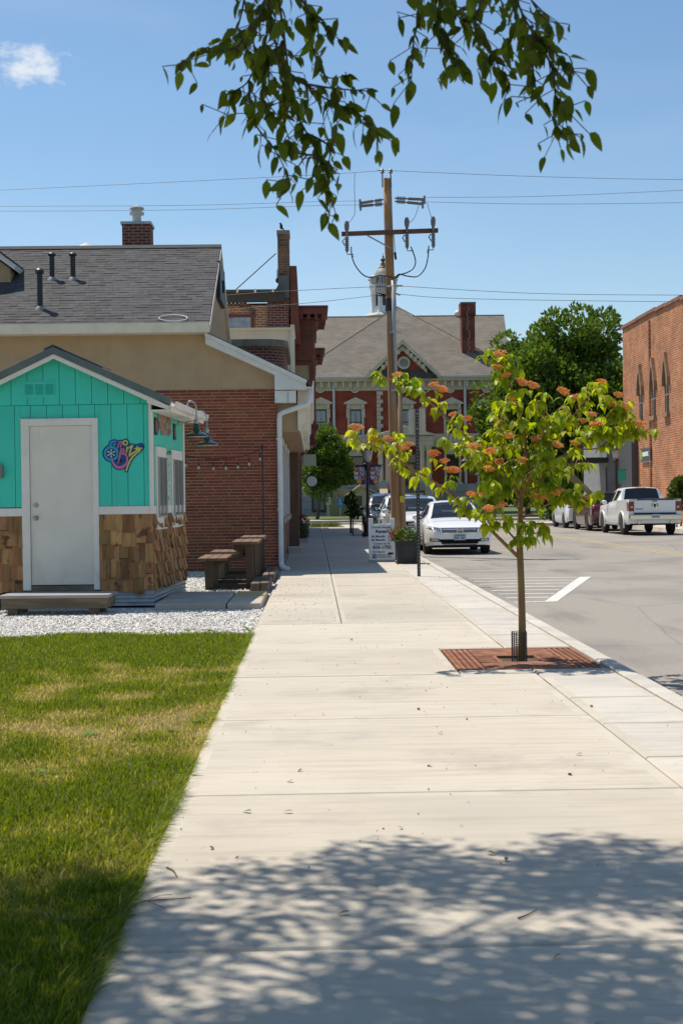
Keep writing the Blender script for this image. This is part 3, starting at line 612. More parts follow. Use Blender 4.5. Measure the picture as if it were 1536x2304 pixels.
strokes('z','yellow',1.8,iz_).build('emblem_letter', lg['yellow'], emb); strokes('o','yellow',1.8,O_).build('emblem_letter', lg['yellow'], emb)
strokes('d','dark',1.2,[(circ(303,440,36),74)]).build('emblem_disc', lg['dark'], emb)
fl = []
for i in range(6):
    a = i*PI/3+PI/6; fl.append(([(303,440),(303+66*math.cos(a),440+66*math.sin(a))], 8)); 
    for s_ in (.55,-.55): fl.append(([(303+38*math.cos(a),440+38*math.sin(a)),(303+38*math.cos(a)+24*math.cos(a+s_),440+38*math.sin(a)+24*math.sin(a+s_))], 7))
strokes('f','white',2.0,fl).build('emblem_snowflake', lg['white'], emb)
st_ = []
for i in range(10): r = (62 if i % 2 == 0 else 26); a = -PI/2+i*PI/5-.1; st_.append(lp(738+r*math.cos(a), 372+r*math.sin(a)))
MB().add([(p[0],-.0075,p[1]) for p in st_]+[(lp(738,372)[0],-.0076,lp(738,372)[1])], [(i,(i+1) % 10,10) for i in range(10)]).build('emblem_star', lg['yellow'], emb)
# electrical box on the left of the door
bxm = mat('grey_box', (.20,.19,.17), .6)
MB().bx(sx_(-10),sx_(7),-.07,-.002,sz_(0,1076),sz_(0,1046)).build('switch_box', bxm, stand, bevel=.008)
# gooseneck lamps hang from the side wall
green = mat('green_enamel', (.012,.055,.028), .22, coat=.6); enam = mat('white_enamel', (.72,.70,.66), .35)
def gooseneck(mnt, tip, label):
    t = thing('gooseneck_lamp', label, 'lamp', mnt, 0, 'lamps over the serving side'); d = Vector(tip)-Vector(mnt)
    MB().cone((0,0,0),(.03,0,0),.055,.05,14).build('wall_plate', galv, t)
    pts = [(.02,0,0),(.10,-.0,0),(.18,0,.02),(.25,0,.07),(.30,0,.12),(d.x-.10,0,.165),(d.x-.04,0,.15),(d.x,0,.08),(d.x,0,-.12)]
    P = []
    for i in range(len(pts)-1):
        p0, p1, p2, p3 = [Vector(pts[max(0,min(j,len(pts)-1))]) for j in (i-1,i,i+1,i+2)]
        for s_ in range(5): tt = s_/5; P.append(.5*((2*p1)+(-p0+p2)*tt+(2*p0-5*p1+4*p2-p3)*tt*tt+(-p0+3*p1-3*p2+p3)*tt**3))
    P.append(Vector(pts[-1])); P = [Vector((p.x, p.y, p.z)) for p in P]
    MB().tube(P, .011, 8).build('arm', galv, t, smooth=True)
    zo = -.19
    MB().lathe([(.02,.10),(.033,.09),(.036,.03),(.03,.02)], d.x, 0, 14, zo).build('socket', galv, t, auto=35)
    z = 0
    sh = MB().lathe([(.034,.03),(.042,.0),(.05,-.06),(.06,-.085),(.12,-.11),(.165,-.135),(.178,-.165),(.174,-.165),(.16,-.14),(.05,-.10),(.02,-.05)], d.x, 0, 24, zo).build('lamp_shade', green, t, auto=35)
    MB().lathe([(.172,-.163),(.158,-.142),(.05,-.105),(.02,-.09)], d.x, 0, 24, zo).build('reflector', enam, sh, smooth=True)
    return t
m1 = stand.matrix_basis @ Vector((.001,1.42,2.60)); m2 = stand.matrix_basis @ Vector((.001,2.52,2.60))
p1 = PY(442,960,m1.y); p2 = PY(465.5,986,m2.y)
gooseneck((m1.x,m1.y,PY(369,929,m1.y).z), (p1.x,m1.y,0), 'dark green barn lamp on grey gooseneck arm, beside the lettered sign boards')
gooseneck((m2.x,m2.y,PY(396,951,m2.y).z), (p2.x,m2.y,0), 'dark green barn lamp on grey gooseneck arm, nearer the brick wall')
# wooden step and drain elbow
stp = thing('wooden_step', 'low weathered wooden step in front of the white stand door', 'step', (G(130,1380).x,18.35,0), R(-2))
for i, (a, b) in enumerate(((-.36,-.235),(-.225,-.10),(-.09,.035),(.045,.17),(.18,.305))): MB().bx(-.70,.70,a,b,.205,.245).build('tread_board', mat('grey_deck', (.33,.30,.28), .85, (.24,.22,.20), 9, stretch=(.15,1,1), rnd=.15, bump=.3), stp, bevel=.004)
MB().bx(-.67,.67,-.34,-.30,.075,.203).build('front_board', oldwood, stp, bevel=.004)
for a in (-.67,.63): MB().bx(a,a+.04,-.299,.29,.075,.203).build('side_board', oldwood, stp)
for a in (-.60,.43): MB().bx(a,a+.13,-.295,-.2,-.03,.074).build('foot_block', oldwood, stp); MB().bx(a,a+.13,.15,.25,-.03,.074).build('foot_block', oldwood, stp)
e0 = G(8,1372); pv = thing('drain_elbow', 'white plastic drain elbow beside the wooden step', 'pipe', (e0.x,18.05,-.02))
MB().tube([(-.35,.25,.16),(-.10,.05,.16),(-.03,0,.155),(.02,-.03,.12),(.035,-.04,.06),(.035,-.04,-.01)], .05, 12).build('bend', mat('pvc_white', (.72,.71,.72), .35), pv, smooth=True)
MB().lathe([(.058,.0),(.06,.02),(.06,.05),(.05,.055)], .035, -.04, 14).build('collar', MATS['pvc_white'], pv, auto=35)
# concrete pad with a yellow painted end, timber stubs
pad = MB().bx(-2.05,-.80,18.62,20.9,-.1,.02).build('concrete_pad', joint); tag(pad, kind='structure')
padc = mat('pad_concrete', (.40,.36,.30), .9, (.47,.42,.35), 3, bump=.2, rnd=.06); yel = mat('pad_yellow', (.52,.38,.14), .85, (.40,.33,.20), 7, lo=.4, hi=.6)
for i, (a, b) in enumerate(((18.55,19.55),(19.56,20.35),(20.36,21.0))):
    slab(-2.09,-1.16,a,b,padc,padc,.02,.075,pad,'pad_slab',.12); slab(-1.15,-.70,a,b,padc if i == 0 else yel,padc if i == 0 else yel,.02,.07,pad,'pad_end',.12)
tie = mat('timber_tie', (.20,.145,.10), .9, (.11,.08,.06), 12, stretch=(1,.15,1), bump=.6, bscale=30, rnd=.2)
for (x0, x1, y0, y1, lab) in ((-.99,-.72,21.9,23.9,'short weathered timber beam edging the pavement near the concrete pad'),(-.90,-.70,24.4,26.9,'short weathered timber beam edging the pavement near the downspout')):
    g = thing('timber_edging', lab, 'timber', ((x0+x1)/2,(y0+y1)/2,0), 0, 'timber stubs along the pavement'); w = (x1-x0)/2; l = (y1-y0)/2
    MB().bx(-w,-.004,-l,l-.1,-.03,.13).build('beam', tie, g, bevel=.012); MB().bx(.004,w,-l+.03,l,-.03,.135).build('beam', tie, g, bevel=.012)
# ================================================================== brick and stucco building with the grey shingled roof
stucco = mat('tan_stucco', (.44,.315,.20), .9, (.40,.28,.175), 2.5, bump=.25, bscale=90, bdist=.004)
mortar = mat('mortar', (.56,.41,.29), .95, (.46,.32,.22), 14)
rbrick = mat('red_brick', (.265,.062,.030), .8, (.195,.047,.026), 18, lo=.3, hi=.7, bump=.35, bscale=70, rnd=.26, hrnd=.012, bdist=.005)
cream = mat('cream_fascia', (.72,.66,.55), .6, (.65,.59,.48), 4)
trim = mat('white_trim', (.68,.68,.67), .55, (.62,.62,.61), 5)
BY = 28.4; BX = -.72
bb = thing('brick_building', 'red brick and tan stucco building with grey shingle roof behind the teal stand', 'building', (BX,BY,0))
W = dict(parent=bb, world=True)
fw = MB().bx(-9,BX-.008,BY+.008,36,-.1,3.63).build('front_wall', mortar, **W)
me = MB().bx(-.5,.5,0,.03,-.5,.5); me = me.mesh('brick', rbrick)
cp = .0623; n = 0; stuff = MB(); rows = int(3.63/cp); cand = []
for r in range(rows):
    z = .005+cp*(r+.5); x0 = BX-(0 if r % 2 == 0 else .16)-(.105 if r % 3 == 1 else 0)
    cuts = [BX]; xx = x0 if x0 < BX else BX-.32
    while xx > -3.6: cuts.append(xx); xx -= .322
    cuts = sorted(set(cuts), reverse=True)
    for a, b in zip(cuts, cuts[1:]):
        if a-b > .04: cand.append(((a+b)/2, z, a-b-.010, .0505))
# the bricks seen between the stand and the corner come first
def hidden(cx_, z): p = PYi(cx_, BY, z); return not (408 < p[0] < 640)
def PYi(X_, Y_, Z_):
    q = ROT.transposed() @ Vector((X_, Y_, Z_-CAMH)); return (768+F*q.x/-q.z, 1152-F*q.y/-q.z)
vis = [c_ for c_ in cand if not hidden(c_[0], c_[1]) and c_[2] > .12]; rest = [c_ for c_ in cand if c_ not in vis]
random.shuffle(vis); keep, more = vis[:300], vis[300:]
for cx_, z, w, h in keep: inst('brick', me, fw, (cx_-BX, random.uniform(-.002,.002), z), (0,0,0), (w, 1, h))
for cx_, z, w, h in more+rest: stuff.bx(cx_-w/2-BX, cx_+w/2-BX, random.uniform(-.002,.002), .03, z-h/2, z+h/2, random.random())
o = stuff.build('brickwork', mat('red_brick_stuff', (.265,.062,.030), .8, (.195,.047,.026), 18, lo=.3, hi=.7, bump=.35, bscale=70, rnd=.26, hrnd=.012, attr='rnd', bdist=.005), fw); tag(o, kind='stuff')
# street-side wall
sidew = MB().bx(BX-.3,BX,BY+.04,41.5,-.1,3.3).build('street_wall', brickmat('side_brick', (.20,.06,.04), (.14,.045,.03), (.36,.27,.2), .32, .0623, .008, 'X'), **W)
MB().bx(-1.2,-.29,BY+.15,41.5,2.77,3.36).build('soffit_wall', stucco, **W)
for y0 in (30.4,33.6,36.8):
    w = MB().bx(BX,BX+.07,y0,y0+.12,1.02,2.74).bx(BX,BX+.07,y0+1.6,y0+1.72,1.02,2.74).bx(BX,BX+.07,y0+.12,y0+1.6,2.6,2.74).build('street_window', trim, **W)
    MB().bx(BX+.002,BX+.02,y0+.12,y0+1.6,1.02,2.6).build('pane', glassmat('dark_glass', (.3,.33,.34), .15), w, world=True)
    MB().bx(BX,BX+.03,y0+.83,y0+.89,1.02,2.6).build('mullion', trim, w, world=True)
    MB().bx(BX-.01,BX+.10,y0-.06,y0+1.78,.9,1.018).build('sill', mat('limestone', (.44,.40,.33), .85, (.36,.33,.27), 5, bump=.2), w, world=True)
# stucco front above the brick
MB().add([], [])
MB().prism([(-9,3.632),(-.74,3.632),(-.74,3.95),(-2.12,4.66),(-2.12,4.86),(-9,4.86)], 'Y', BY+.0, BY+.2).build('stucco_front', stucco, **W)
MB().prism([(BY+.2,3.6),(35.4,3.6),(35.4,4.95),(31.9,7.06),(BY-.1,4.96),(BY+.2,4.7)], 'X', -2.25, -2.06).build('gable_wall', stucco, **W)
gs = MB().bx(-2.06,-1.97,31.0,32.7,5.80,6.62).build('gable_shutter', black, **W)
MB().bx(-2.06,-1.93,31.75,31.95,6.05,6.3).build('shutter_latch', black, gs, world=True)
# white rake board stepping down to the street eave
a, b, c1, d1, e1 = PY(461,750,28.1), PY(687,857,28.1), PY(690,876,28.1), PY(618,877,28.1), PY(617,843,28.1); f1 = PY(462,773,28.1)
MB().prism([(f1.x,f1.z),(e1.x,e1.z),(d1.x,d1.z),(c1.x,c1.z),(b.x,b.z),(a.x,a.z)], 'Y', 28.12, 28.39).build('rake_board', trim, **W, bevel=.006)
MB().prism([(f1.x,f1.z+.14),(-.13,3.68),(-.10,3.76),(a.x-.02,a.z+.03)], 'Y', 28.06, 28.118).build('rake_moulding', trim, **W)
p, q = PY(618,879,28.2), PY(666,906,28.2)
MB().bx(p.x,q.x,28.16,28.39,q.z,p.z-.003).build('eave_return', trim, **W, bevel=.005)
MB().bx(q.x-.16,q.x-.155,28.155,28.16,q.z,p.z).build('return_seam', black, **W)
# lean-to roof and stepped white frieze along the street
shg = mat('grey_shingle', (.058,.057,.060), .92, (.085,.083,.085), 7, lo=.3, hi=.7, bump=.5, bscale=120, attr='rnd', rnd=.22, bdist=.006)
MB().prism([(-2.05,4.64),(-.07,3.70),(-.05,3.76),(-2.05,4.72)], 'Y', 28.10, 41.5).build('lean_to_roof', shg, **W)
MB().prism([(-.30,2.79),(-.25,2.77),(-.22,2.90),(-.15,2.95),(-.14,3.25),(-.06,3.30),(-.05,3.62),(-.30,3.62)], 'Y', 28.42, 41.5).build('frieze', cream, **W)
for i in range(9): MB().bx(-.34,-.10,28.75+i*1.4,28.87+i*1.4,2.80,3.5).build('bracket', cream, **W, bevel=.01)
MB().prism([(-.12,3.60),(.0,3.60),(.03,3.74),(.01,3.74),(-.01,3.62),(-.12,3.63)], 'Y', 28.05, 41.5).build('street_gutter', trim, **W)
ds = MB(); pts = [(-.05,28.2,3.62),(-.05,28.2,3.36),(-.10,28.2,3.29),(-.58,28.25,3.14),(-.655,28.27,3.10),(-.665,28.3,3.0),(-.665,28.32,.20),(-.655,28.30,.10),(-.60,28.22,.05),(-.52,28.15,.03)]
ds.tube(pts, .052, 10); MBo = ds.build('downspout', trim, **W, smooth=True)
for z in (2.6,1.2): MB().bx(-.73,-.60,28.26,28.385,z,z+.03).build('pipe_strap', trim, MBo, world=True)
# main roof: body plus lapped shingles
EZ0, RZ0, EY, RY = 4.88, 7.10, 27.93, 31.9
MB().prism([(EY,EZ0-.05),(RY,RZ0-.05),(35.9,EZ0-.05),(35.9,EZ0-.02),(RY,RZ0-.012),(EY,EZ0-.012)], 'X', -11, -2.0).build('roof_deck', mat('roof_deck', (.10,.095,.09), .95), **W)
m = MB(); nc = 32; sl = math.hypot(RY-EY, RZ0-EZ0); dy, dz = (RY-EY)/sl, (RZ0-EZ0)/sl; ny_, nz_ = -dz, dy
for r in range(nc):
    s0 = sl*r/nc; s1 = s0+sl/nc*1.2; xx = -2.0+.0
    xx = -2.0; first = True
    while xx > -8.6:
        w = random.uniform(.12, .30); e = max(xx-w, -8.6); t = random.choice((.006,.006,.012)); y0, z0 = EY+dy*s0, EZ0+dz*s0; y1, z1 = EY+dy*min(s1,sl), EZ0+dz*min(s1,sl)
        a = random.random()
        m.add([(xx-.003,y0+ny_*0,z0-.002),(e,y0+ny_*0,z0-.002),(e,y0+ny_*t,z0+nz_*t),(xx-.003,y0+ny_*t,z0+nz_*t),(e,y1+ny_*.001,z1+nz_*.001),(xx-.003,y1+ny_*.001,z1+nz_*.001)], [(1,0,3,2),(2,3,5,4)], a); xx = e
rs = m.build('roof_shingles', shg, **W); tag(rs, kind='stuff')
MB().prism([(RY-.16,RZ0-.075),(RY,RZ0+.02),(RY+.16,RZ0-.075),(RY+.16,RZ0-.06),(RY,RZ0+.035),(RY-.16,RZ0-.06)], 'X', -11, -1.99).build('ridge_cap', shg, **W)
MB().prism([(EY-.02,EZ0-.03),(RY,RZ0-.02),(35.9,EZ0-.05),(35.9,EZ0-.16),(RY,RZ0-.14),(EY-.02,EZ0-.16)], 'X', -2.06, -1.985).build('verge_board', cream, **W)
MB().prism([(27.94,4.70),(27.86,4.70),(27.83,4.86),(27.83,4.89),(27.94,4.865)], 'X', -11, -2.0).build('eave_gutter', cream, **W)
MB().bx(-11,-2.06,27.95,28.399,4.72,4.74).build('soffit', cream, **W)
def onroof(px, py):
    r = ray(px, py); k = (RZ0-EZ0)/(RY-EY); t = (EZ0-k*EY-CAMH)/(r.z-k*r.y); return Vector((0,0,CAMH))+r*t
for (bp, tp, wr) in (((118,628),(118,567),.052),((165,628),(164,567),.052),((91,694),(89,602),.055)):
    p = onroof(*bp); h = PY(tp[0], tp[1], p.y).z-p.z
    vp = MB().cone((p.x,p.y,p.z-.1),(p.x,p.y,p.z+h*.86),wr,wr,14).build('vent_pipe', black, **W, smooth=False, auto=40)
    MB().lathe([(wr*.9,h*.84),(wr*1.55,h*.86),(wr*1.6,h*.93),(wr*1.1,h*.97),(.01,h)], p.x, p.y, 14, p.z).build('vent_cap', black, vp, world=True, auto=40)
    MB().lathe([(.12,-.09),(.10,-.01),(wr*1.2,.035),(wr*1.05,.045)], p.x, p.y, 14, p.z).build('flashing_boot', mat('lead_grey', (.25,.25,.26), .6), vp, world=True, auto=40)
# cable loop lying on the roof
p0 = [onroof(390+32*math.cos(t*2*PI/20), 719+7*math.sin(t*2*PI/20))+Vector((0,-.015,.03)) for t in range(21)]
lp_ = MB().tube(p0, .009, 6, caps=False).build('cable_loop', mat('cable_white', (.62,.60,.62), .5)); tag(lp_, 'loop of white cable lying on the grey shingle roof', 'cable')
# chimney on the ridge
cb = brickmat('chimney_brick', (.20,.055,.035), (.11,.035,.026), (.34,.25,.2), .2, .068, .010, 'XY')
ch = MB().bx(-4.25,-3.62,32.3,32.95,6.5,7.68).build('chimney', cb, **W)
MB().bx(-4.28,-3.59,32.27,32.98,7.68,7.74).build('chimney_cap', galv, ch, world=True)
MB().lathe([(.10,0),(.10,.20),(.17,.21),(.17,.26),(.12,.27),(.12,.33),(.17,.335),(.16,.37),(.10,.395),(.01,.40)], -3.95, 32.6, 16, 7.74).build('flue_cowl', mat('cowl_cream', (.50,.49,.46), .5), ch, world=True, auto=40)
p = PY(195,555,33.0)
MB().lathe([(.12,-.4),(.12,-.08),(.24,-.07),(.24,.0),(.15,.05),(.03,.10),(.01,.11)], p.x, 33.0, 20, p.z-.02).build('ridge_ventilator', mat('cowl_cream', (.50,.49,.46), .5), **W, auto=30)
# cross dormer whose eave shows at the left
p = PY(37,601,30.1); xr, zr = p.x, p.z
MB().prism([(xr-3.4,EZ0),(xr-.10,EZ0),(xr-.10,zr-.05),(xr-1.75,zr+1.2),(xr-3.4,zr-.05)], 'Y', 30.0, 31.9).build('dormer_wall', stucco, **W)
MB().prism([(xr-1.75,zr+1.36),(xr+.06,zr+.0),(xr+.02,zr-.10),(xr-1.75,zr+1.22),(xr-3.55,zr-.1),(xr-3.58,zr)], 'Y', 29.8, 32.2).build('dormer_roof', trim, **W)
MB().prism([(xr-1.75,zr+1.41),(xr+.05,zr+.05),(xr+.06,zr+.005),(xr-1.75,zr+1.365)], 'Y', 29.76, 32.2).build('dormer_shingles', shg, **W)
# ================================================================== older buildings further along the pavement
obrick = brickmat('old_brick', (.33,.145,.07), (.20,.082,.046), (.40,.30,.21), .21, .073, .012, 'XY', var=.4, stain=(.36,.26,.17))
dbrick = brickmat('dark_brick', (.13,.045,.032), (.09,.034,.028), (.27,.20,.17), .22, .075, .010, 'XY', var=.25)
ox = mat('oxblood_paint', (.16,.045,.028), .6, (.115,.036,.024), 4, bump=.15, bscale=25)
brown = mat('storefront_brown', (.17,.105,.07), .75, (.12,.075,.05), 8, stretch=(1,1,.2), bump=.3)
stone = mat('limestone', (.44,.40,.33), .85)
dglass = glassmat('dark_glass')
crm = mat('cream_render_sunlit', (.82,.73,.55), .8, (.75,.66,.49), 1.6, bump=.15, bscale=20)  # cream made brighter: sunlight on the wing wall is put into the colour
# curved brick wall with its stone coping, cream wing
cw = thing('curved_brick_wall', 'dark brick wall with rounded corner and stone coping above the lean-to roof', 'wall', (-1.2,36.2,0))
def arcwall(off, z0, z1, th=.3):
    path = [(-3.2,36.0-off),(-1.25,36.0-off)]+[(-1.25+(.55+off)*math.sin(t*PI/16), 36.55-(.55+off)*math.cos(t*PI/16)) for t in range(9)]+[(-.70+off,41.0)]
    inn = [(-3.2,36.0+th),(-1.25,36.0+th),(-.70-th,36.6),(-.70-th,41.0)]
    m = MB(); n = len(path); vs = [(p[0],p[1],z0) for p in path]+[(p[0],p[1],z1) for p in path]
    fs = [(i,i+1,n+i+1,n+i) for i in range(n-1)]; m.add(vs, fs); vs2 = [(p[0],p[1],z1) for p in path]+[(-1.4,41.0,z1),(-1.4,36.9,z1),(-3.2,36.9,z1)]; m.add(vs2, [tuple(range(len(vs2)))])
    vs3 = [(p[0],p[1],z0) for p in path]+[(-1.4,41.0,z0),(-1.4,36.9,z0),(-3.2,36.9,z0)]; m.add(vs3, [tuple(range(len(vs3)))[::-1]]); return m
arcwall(0, 3.4, 5.28).build('wall', dbrick, cw, world=True); arcwall(.09, 5.28, 5.46).build('coping', mat('dark_coping', (.13,.125,.10), .9, (.20,.19,.16), 6), cw, world=True)
wg = thing('cream_wing', 'cream rendered wing wall standing between the grey roof and the bay window', 'wall', (-1.4,41.6,0))
MB().bx(-4.5,-.56,41.6,43.95,0,6.35).build('wall', crm, wg, world=True); MB().bx(-.62,-.50,41.52,41.6,4,6.5).build('edge_pilaster', crm, wg, world=True); MB().bx(-4.5,-.5,41.5,43.95,6.35,6.42).build('parapet_cap', crm, wg, world=True)
vb = thing('old_brick_block', 'old brick corner block with tall chimney and oxblood bay windows over the pavement', 'building', (-.68,44,0))
V = dict(parent=vb, world=True)
MB().bx(-9,-.72,44.0,68,3.0,7.42).build('upper_wall', obrick, **V); MB().bx(-1.35,-.70,43.93,44.0,3.2,7.6).build('corner_pier', dbrick, **V)
MB().bx(-9,-.72,44.3,70,0,3.0).build('ground_floor_wall', brown, **V)
t0, t1 = PY(508,660,44), PY(640,680,44)
MB().bx(-9,t1.x,43.8,44.0,t1.z,t0.z).build('eave_fascia', mat('dark_fascia', (.05,.045,.04), .7), **V); MB().bx(-9,t1.x,43.7,46,t0.z,t0.z+.07).build('roof_edge', mat('roof_tar', (.07,.075,.07), .8), **V)
for px_ in (532,572,612): q = PY(px_,658,43.69); MB().bx(q.x,q.x+.06,43.66,43.70,t0.z-.03,t0.z+.08).build('gutter_clip', cream, **V)
MB().bx(-9,-.72,46.01,70,7.42,7.75).build('parapet', obrick, **V)
w0, w1 = PY(516,708,44), PY(572,740,44)
w = MB().bx(w0.x-.5,w1.x,43.94,44.0,w1.z-.9,w0.z).build('arched_window', ox, **V)
MB().bx(w0.x-.4,w1.x-.10,43.92,43.94,w1.z-.8,w0.z-.10).build('pane', mat('window_sheen', (.30,.34,.38), .12, (.18,.16,.18), 3, spec=.8), w, world=True)
ar = MB()
for i in range(13):
    a0 = -.95+1.9*i/12; cx_, rr = (w0.x-.5+w1.x)/2, .78; zc = w0.z-.42
    ar.bx(cx_+rr*math.sin(a0)-.05, cx_+rr*math.sin(a0)+.05, 43.95, 44.0, zc+rr*math.cos(a0)-.09, zc+rr*math.cos(a0)+.09)
ar.build('brick_arch', dbrick, w, world=True)
# chimney, stay and finial
c0, c1_ = PY(627,518,44), PY(651,650,44)
chm = MB().bx(-1.02,-.66,44.0,44.9,7.3,c0.z-.12).build('chimney', brickmat('soot_brick', (.25,.13,.075), (.10,.055,.04), (.22,.17,.13), .2, .075, .012, 'XY', var=.5, stain=(.06,.045,.035)), **V)
MB().bx(-1.04,-.64,43.98,44.92,c0.z-.12,c0.z).build('chimney_cap', mat('soot_stone', (.22,.19,.15), .9), chm, world=True)
MB().prism([(-.655,6.2),(-.655,8.62),(-.44,8.62),(-.40,7.6),(-.36,6.2)], 'Y', 44.0, 45.2).build('parapet_pier', ox, **V, bevel=.02)
MB().tube([(-1.07,44.1,PY(626,570,44.1).z),tuple(PY(527,655,44.3))], .016, 6).build('stay_rod', black, **V)
q = PY(624,630,44); MB().lathe([(.02,0),(.06,.05),(.05,.12),(.015,.16),(.012,.38),(.002,.45)], q.x, 43.95, 10, q.z-.1).build('finial', black, **V)
MB().prism([(-1.25,7.62),(-.68,7.62),(-.68,8.3),(-1.0,8.3),(-1.02,8.0)], 'Y', 43.9, 43.97).build('flashing', mat('dark_flashing', (.10,.11,.12), .6), **V)
# bay windows (oriels) over the pavement
tanb = mat('roller_blind', (.40,.31,.19), .7, (.34,.26,.16), 3)
def oriel(y0, y1, x1=.10):
    x0 = -.70
    o_ = MB().prism([(x0,y0),(x1-.06,y0),(x1,y0+.06),(x1,y1),(x0,y1)], 'Z', 3.75, 6.55).build('bay', ox, **V)
    MB().prism([(x0,y0-.04),(x1+.02,y0-.04),(x1+.05,y0+.02),(x1+.05,y1+.05),(x0,y1+.05)], 'Z', 6.55, 6.95).build('bay_frieze', ox, o_, world=True)
    for i in range(4): MB().lathe([(.10,-.05),(.10,.05)], 0, 0, 12).xf(Matrix.Translation((x0+.16+i*.2,y0-.05,6.75)) @ Matrix.Rotation(PI/2,4,'X')).build('frieze_roundel', ox, o_, world=True)
    for z0, z1, e in ((6.95,7.02,.10),(7.02,7.10,.16),(7.16,7.36,.36),(7.36,7.42,.42)): MB().bx(x0,x1+e,y0-e,y1+e,z0,z1).build('cornice', ox, o_, world=True, bevel=.015)
    for i in range(5): MB().bx(x0+.10+i*.23,x0+.20+i*.23,y0-.32,y0-.1,7.0,7.16).build('modillion', ox, o_, world=True)
    for i in range(7): MB().bx(x1+.1,x1+.32,y0+.1+i*.38,y0+.2+i*.38,7.0,7.16).build('modillion', ox, o_, world=True)
    MB().bx(x0+.06,x1-.1,y0-.03,y0,5.75,6.45).build('bay_panel', ox, o_, world=True, bevel=.01)
    wd_ = MB().bx(x0+.08,x0+.16,y0-.05,y0,3.9,5.7).bx(x1-.19,x1-.08,y0-.05,y0,3.9,5.7).bx(x0+.16,x1-.19,y0-.05,y0,5.6,5.7).build('bay_window', ox, o_, world=True)
    MB().bx(x0+.16,x1-.19,y0-.012,y0-.004,3.9,5.6).build('blind', tanb, o_, world=True)
    m = MB()   # tapered corbel below
    tp = [(x0,y0),(x1,y0),(x1,y1),(x0,y1)]; bt = [(x0,y0+.35),(x0+.12,y0+.35),(x0+.12,y1-.35),(x0,y1-.35)]
    m.add([(p[0],p[1],3.75) for p in tp]+[(p[0],p[1],3.0) for p in bt], [(0,4,5,1),(1,5,6,2),(2,6,7,3),(3,7,4,0),(4,7,6,5),(0,1,2,3)]); m.build('corbel', ox, o_, world=True)
    for z0, z1, e in ((3.68,3.76,.08),(3.58,3.67,.03)): MB().bx(x0,x1+e,y0-e,y1+e,z0,z1).build('base_moulding', ox, o_, world=True)
oriel(44.6,47.0); oriel(57,59.4)
# ground-floor fronts
for y0 in (44.3,47.2,50.4,53.6,56.8,60,63.2,66.4):
    MB().bx(-.72,-.56,y0,y0+.32,0,3.05).build('pilaster', brown, **V, bevel=.01); MB().bx(-.72,-.52,y0-.04,y0+.36,.0,.28).build('pilaster_base', stone, **V)
    s_ = MB().bx(-.72,-.66,y0+.4,y0+2.8,.5,2.6).build('shop_window', brown, **V); MB().bx(-.66,-.65,y0+.5,y0+2.7,.6,2.5).build('pane', dglass, s_, world=True)
MB().bx(-.72,-.50,44.3,70,3.05,3.3).build('shopfront_cornice', ox, **V, bevel=.02)
MB().bx(-.73,-.46,41.6,44.29,0,3.4).build('entry_wall', obrick, **V); MB().bx(-.74,-.44,41.4,41.6,0,3.2).build('entry_post', brown, **V)
# shop signs on brackets
hs_ = thing('hanging_shop_sign', 'small pale green projecting shop sign under the bay windows', 'sign', (-.5,62,2.6))
MB().bx(.06,.62,-.02,.02,.25,.75).build('board', mat('sign_pale', (.45,.52,.40), .6), hs_); MB().tube([(-.1,0,.85),(.7,0,.85)], .015, 6).bx(.1,.12,-.01,.01,.75,.85).bx(.55,.57,-.01,.01,.75,.85).build('bracket', black, hs_)
hs_ = thing('round_shop_sign', 'round black and white projecting shop sign below the pale green one', 'sign', (-.5,63.5,1.9))
MB().cone((.42,-.03,.3),(.42,.03,.3),.28,.28,20).build('disc', black, hs_); MB().cone((.42,-.035,.3),(.42,-.031,.3),.23,.23,20).build('disc_face', white, hs_); MB().tube([(-.1,0,.6),(.42,0,.6)], .015, 6).build('bracket', black, hs_)
# steps and flower pot
for a, b, y0, lab in ((-.70,-.32,37.4,'concrete door step at the brick building street door'),(-.70,-.20,46.2,'concrete step below the flower pot')):
    s_ = MB().bx(a,b,y0,y0+1.1,-.02,.14).build('concrete_step', conc2, bevel=.012); tag(s_, lab, 'step')
# ================================================================== the courthouse
CY = 118.0; KC = CY/3200
cbk = brickmat('court_brick', (.32,.062,.034), (.25,.05,.03), (.30,.115,.08), .24, .08, .006, 'Y', var=.22, bump=.2)
cst = mat('court_stone', (.60,.53,.41), .85, (.52,.455,.35), 1.2, bump=.2, bscale=8)
cst2 = mat('court_stone_grey', (.43,.41,.37), .9, (.35,.335,.30), 1.0, bump=.2, bscale=6)
crf = brickmat('court_shingle', (.195,.172,.142), (.16,.142,.118), (.13,.115,.095), .55, .17, .016, 'Y', var=.16, bump=.4)
ct = thing('courthouse', 'red brick courthouse with stone trim, brown hipped roof and white cupola', 'building', (7.4,CY,0))
K = dict(parent=ct, world=True)
def cx(px, py=1000): return PY(px, py, CY).x
def cz(py, px=905): return PY(px, py, CY).z
XL, XR = cx(560), cx(1122)
zE = cz(854); zS2 = cz(1003); zS1 = cz(975); zB = cz(1092)
MB().bx(XL,XR,CY,CY+19,cz(1090),zE-.4).build('wall', cbk, **K)
MB().bx(XL-.1,XR+.1,CY-.12,CY+19,0,cz(1090)).build('stone_base', cst2, **K)
for i, y in enumerate((1092,1110,1128,1146)): MB().bx(XL-.12,XR+.12,CY-.16,CY-.12,cz(y+16),cz(y)-.03).build('base_course', cst2, **K, bevel=.02)
MB().bx(XL-.1,XR+.1,CY-.15,CY,cz(995),cz(977)).build('belt_course', cst, **K)
MB().bx(XL-.1,XR+.1,CY-.10,CY,cz(1006),cz(995.3)).build('belt_course', cst, **K)
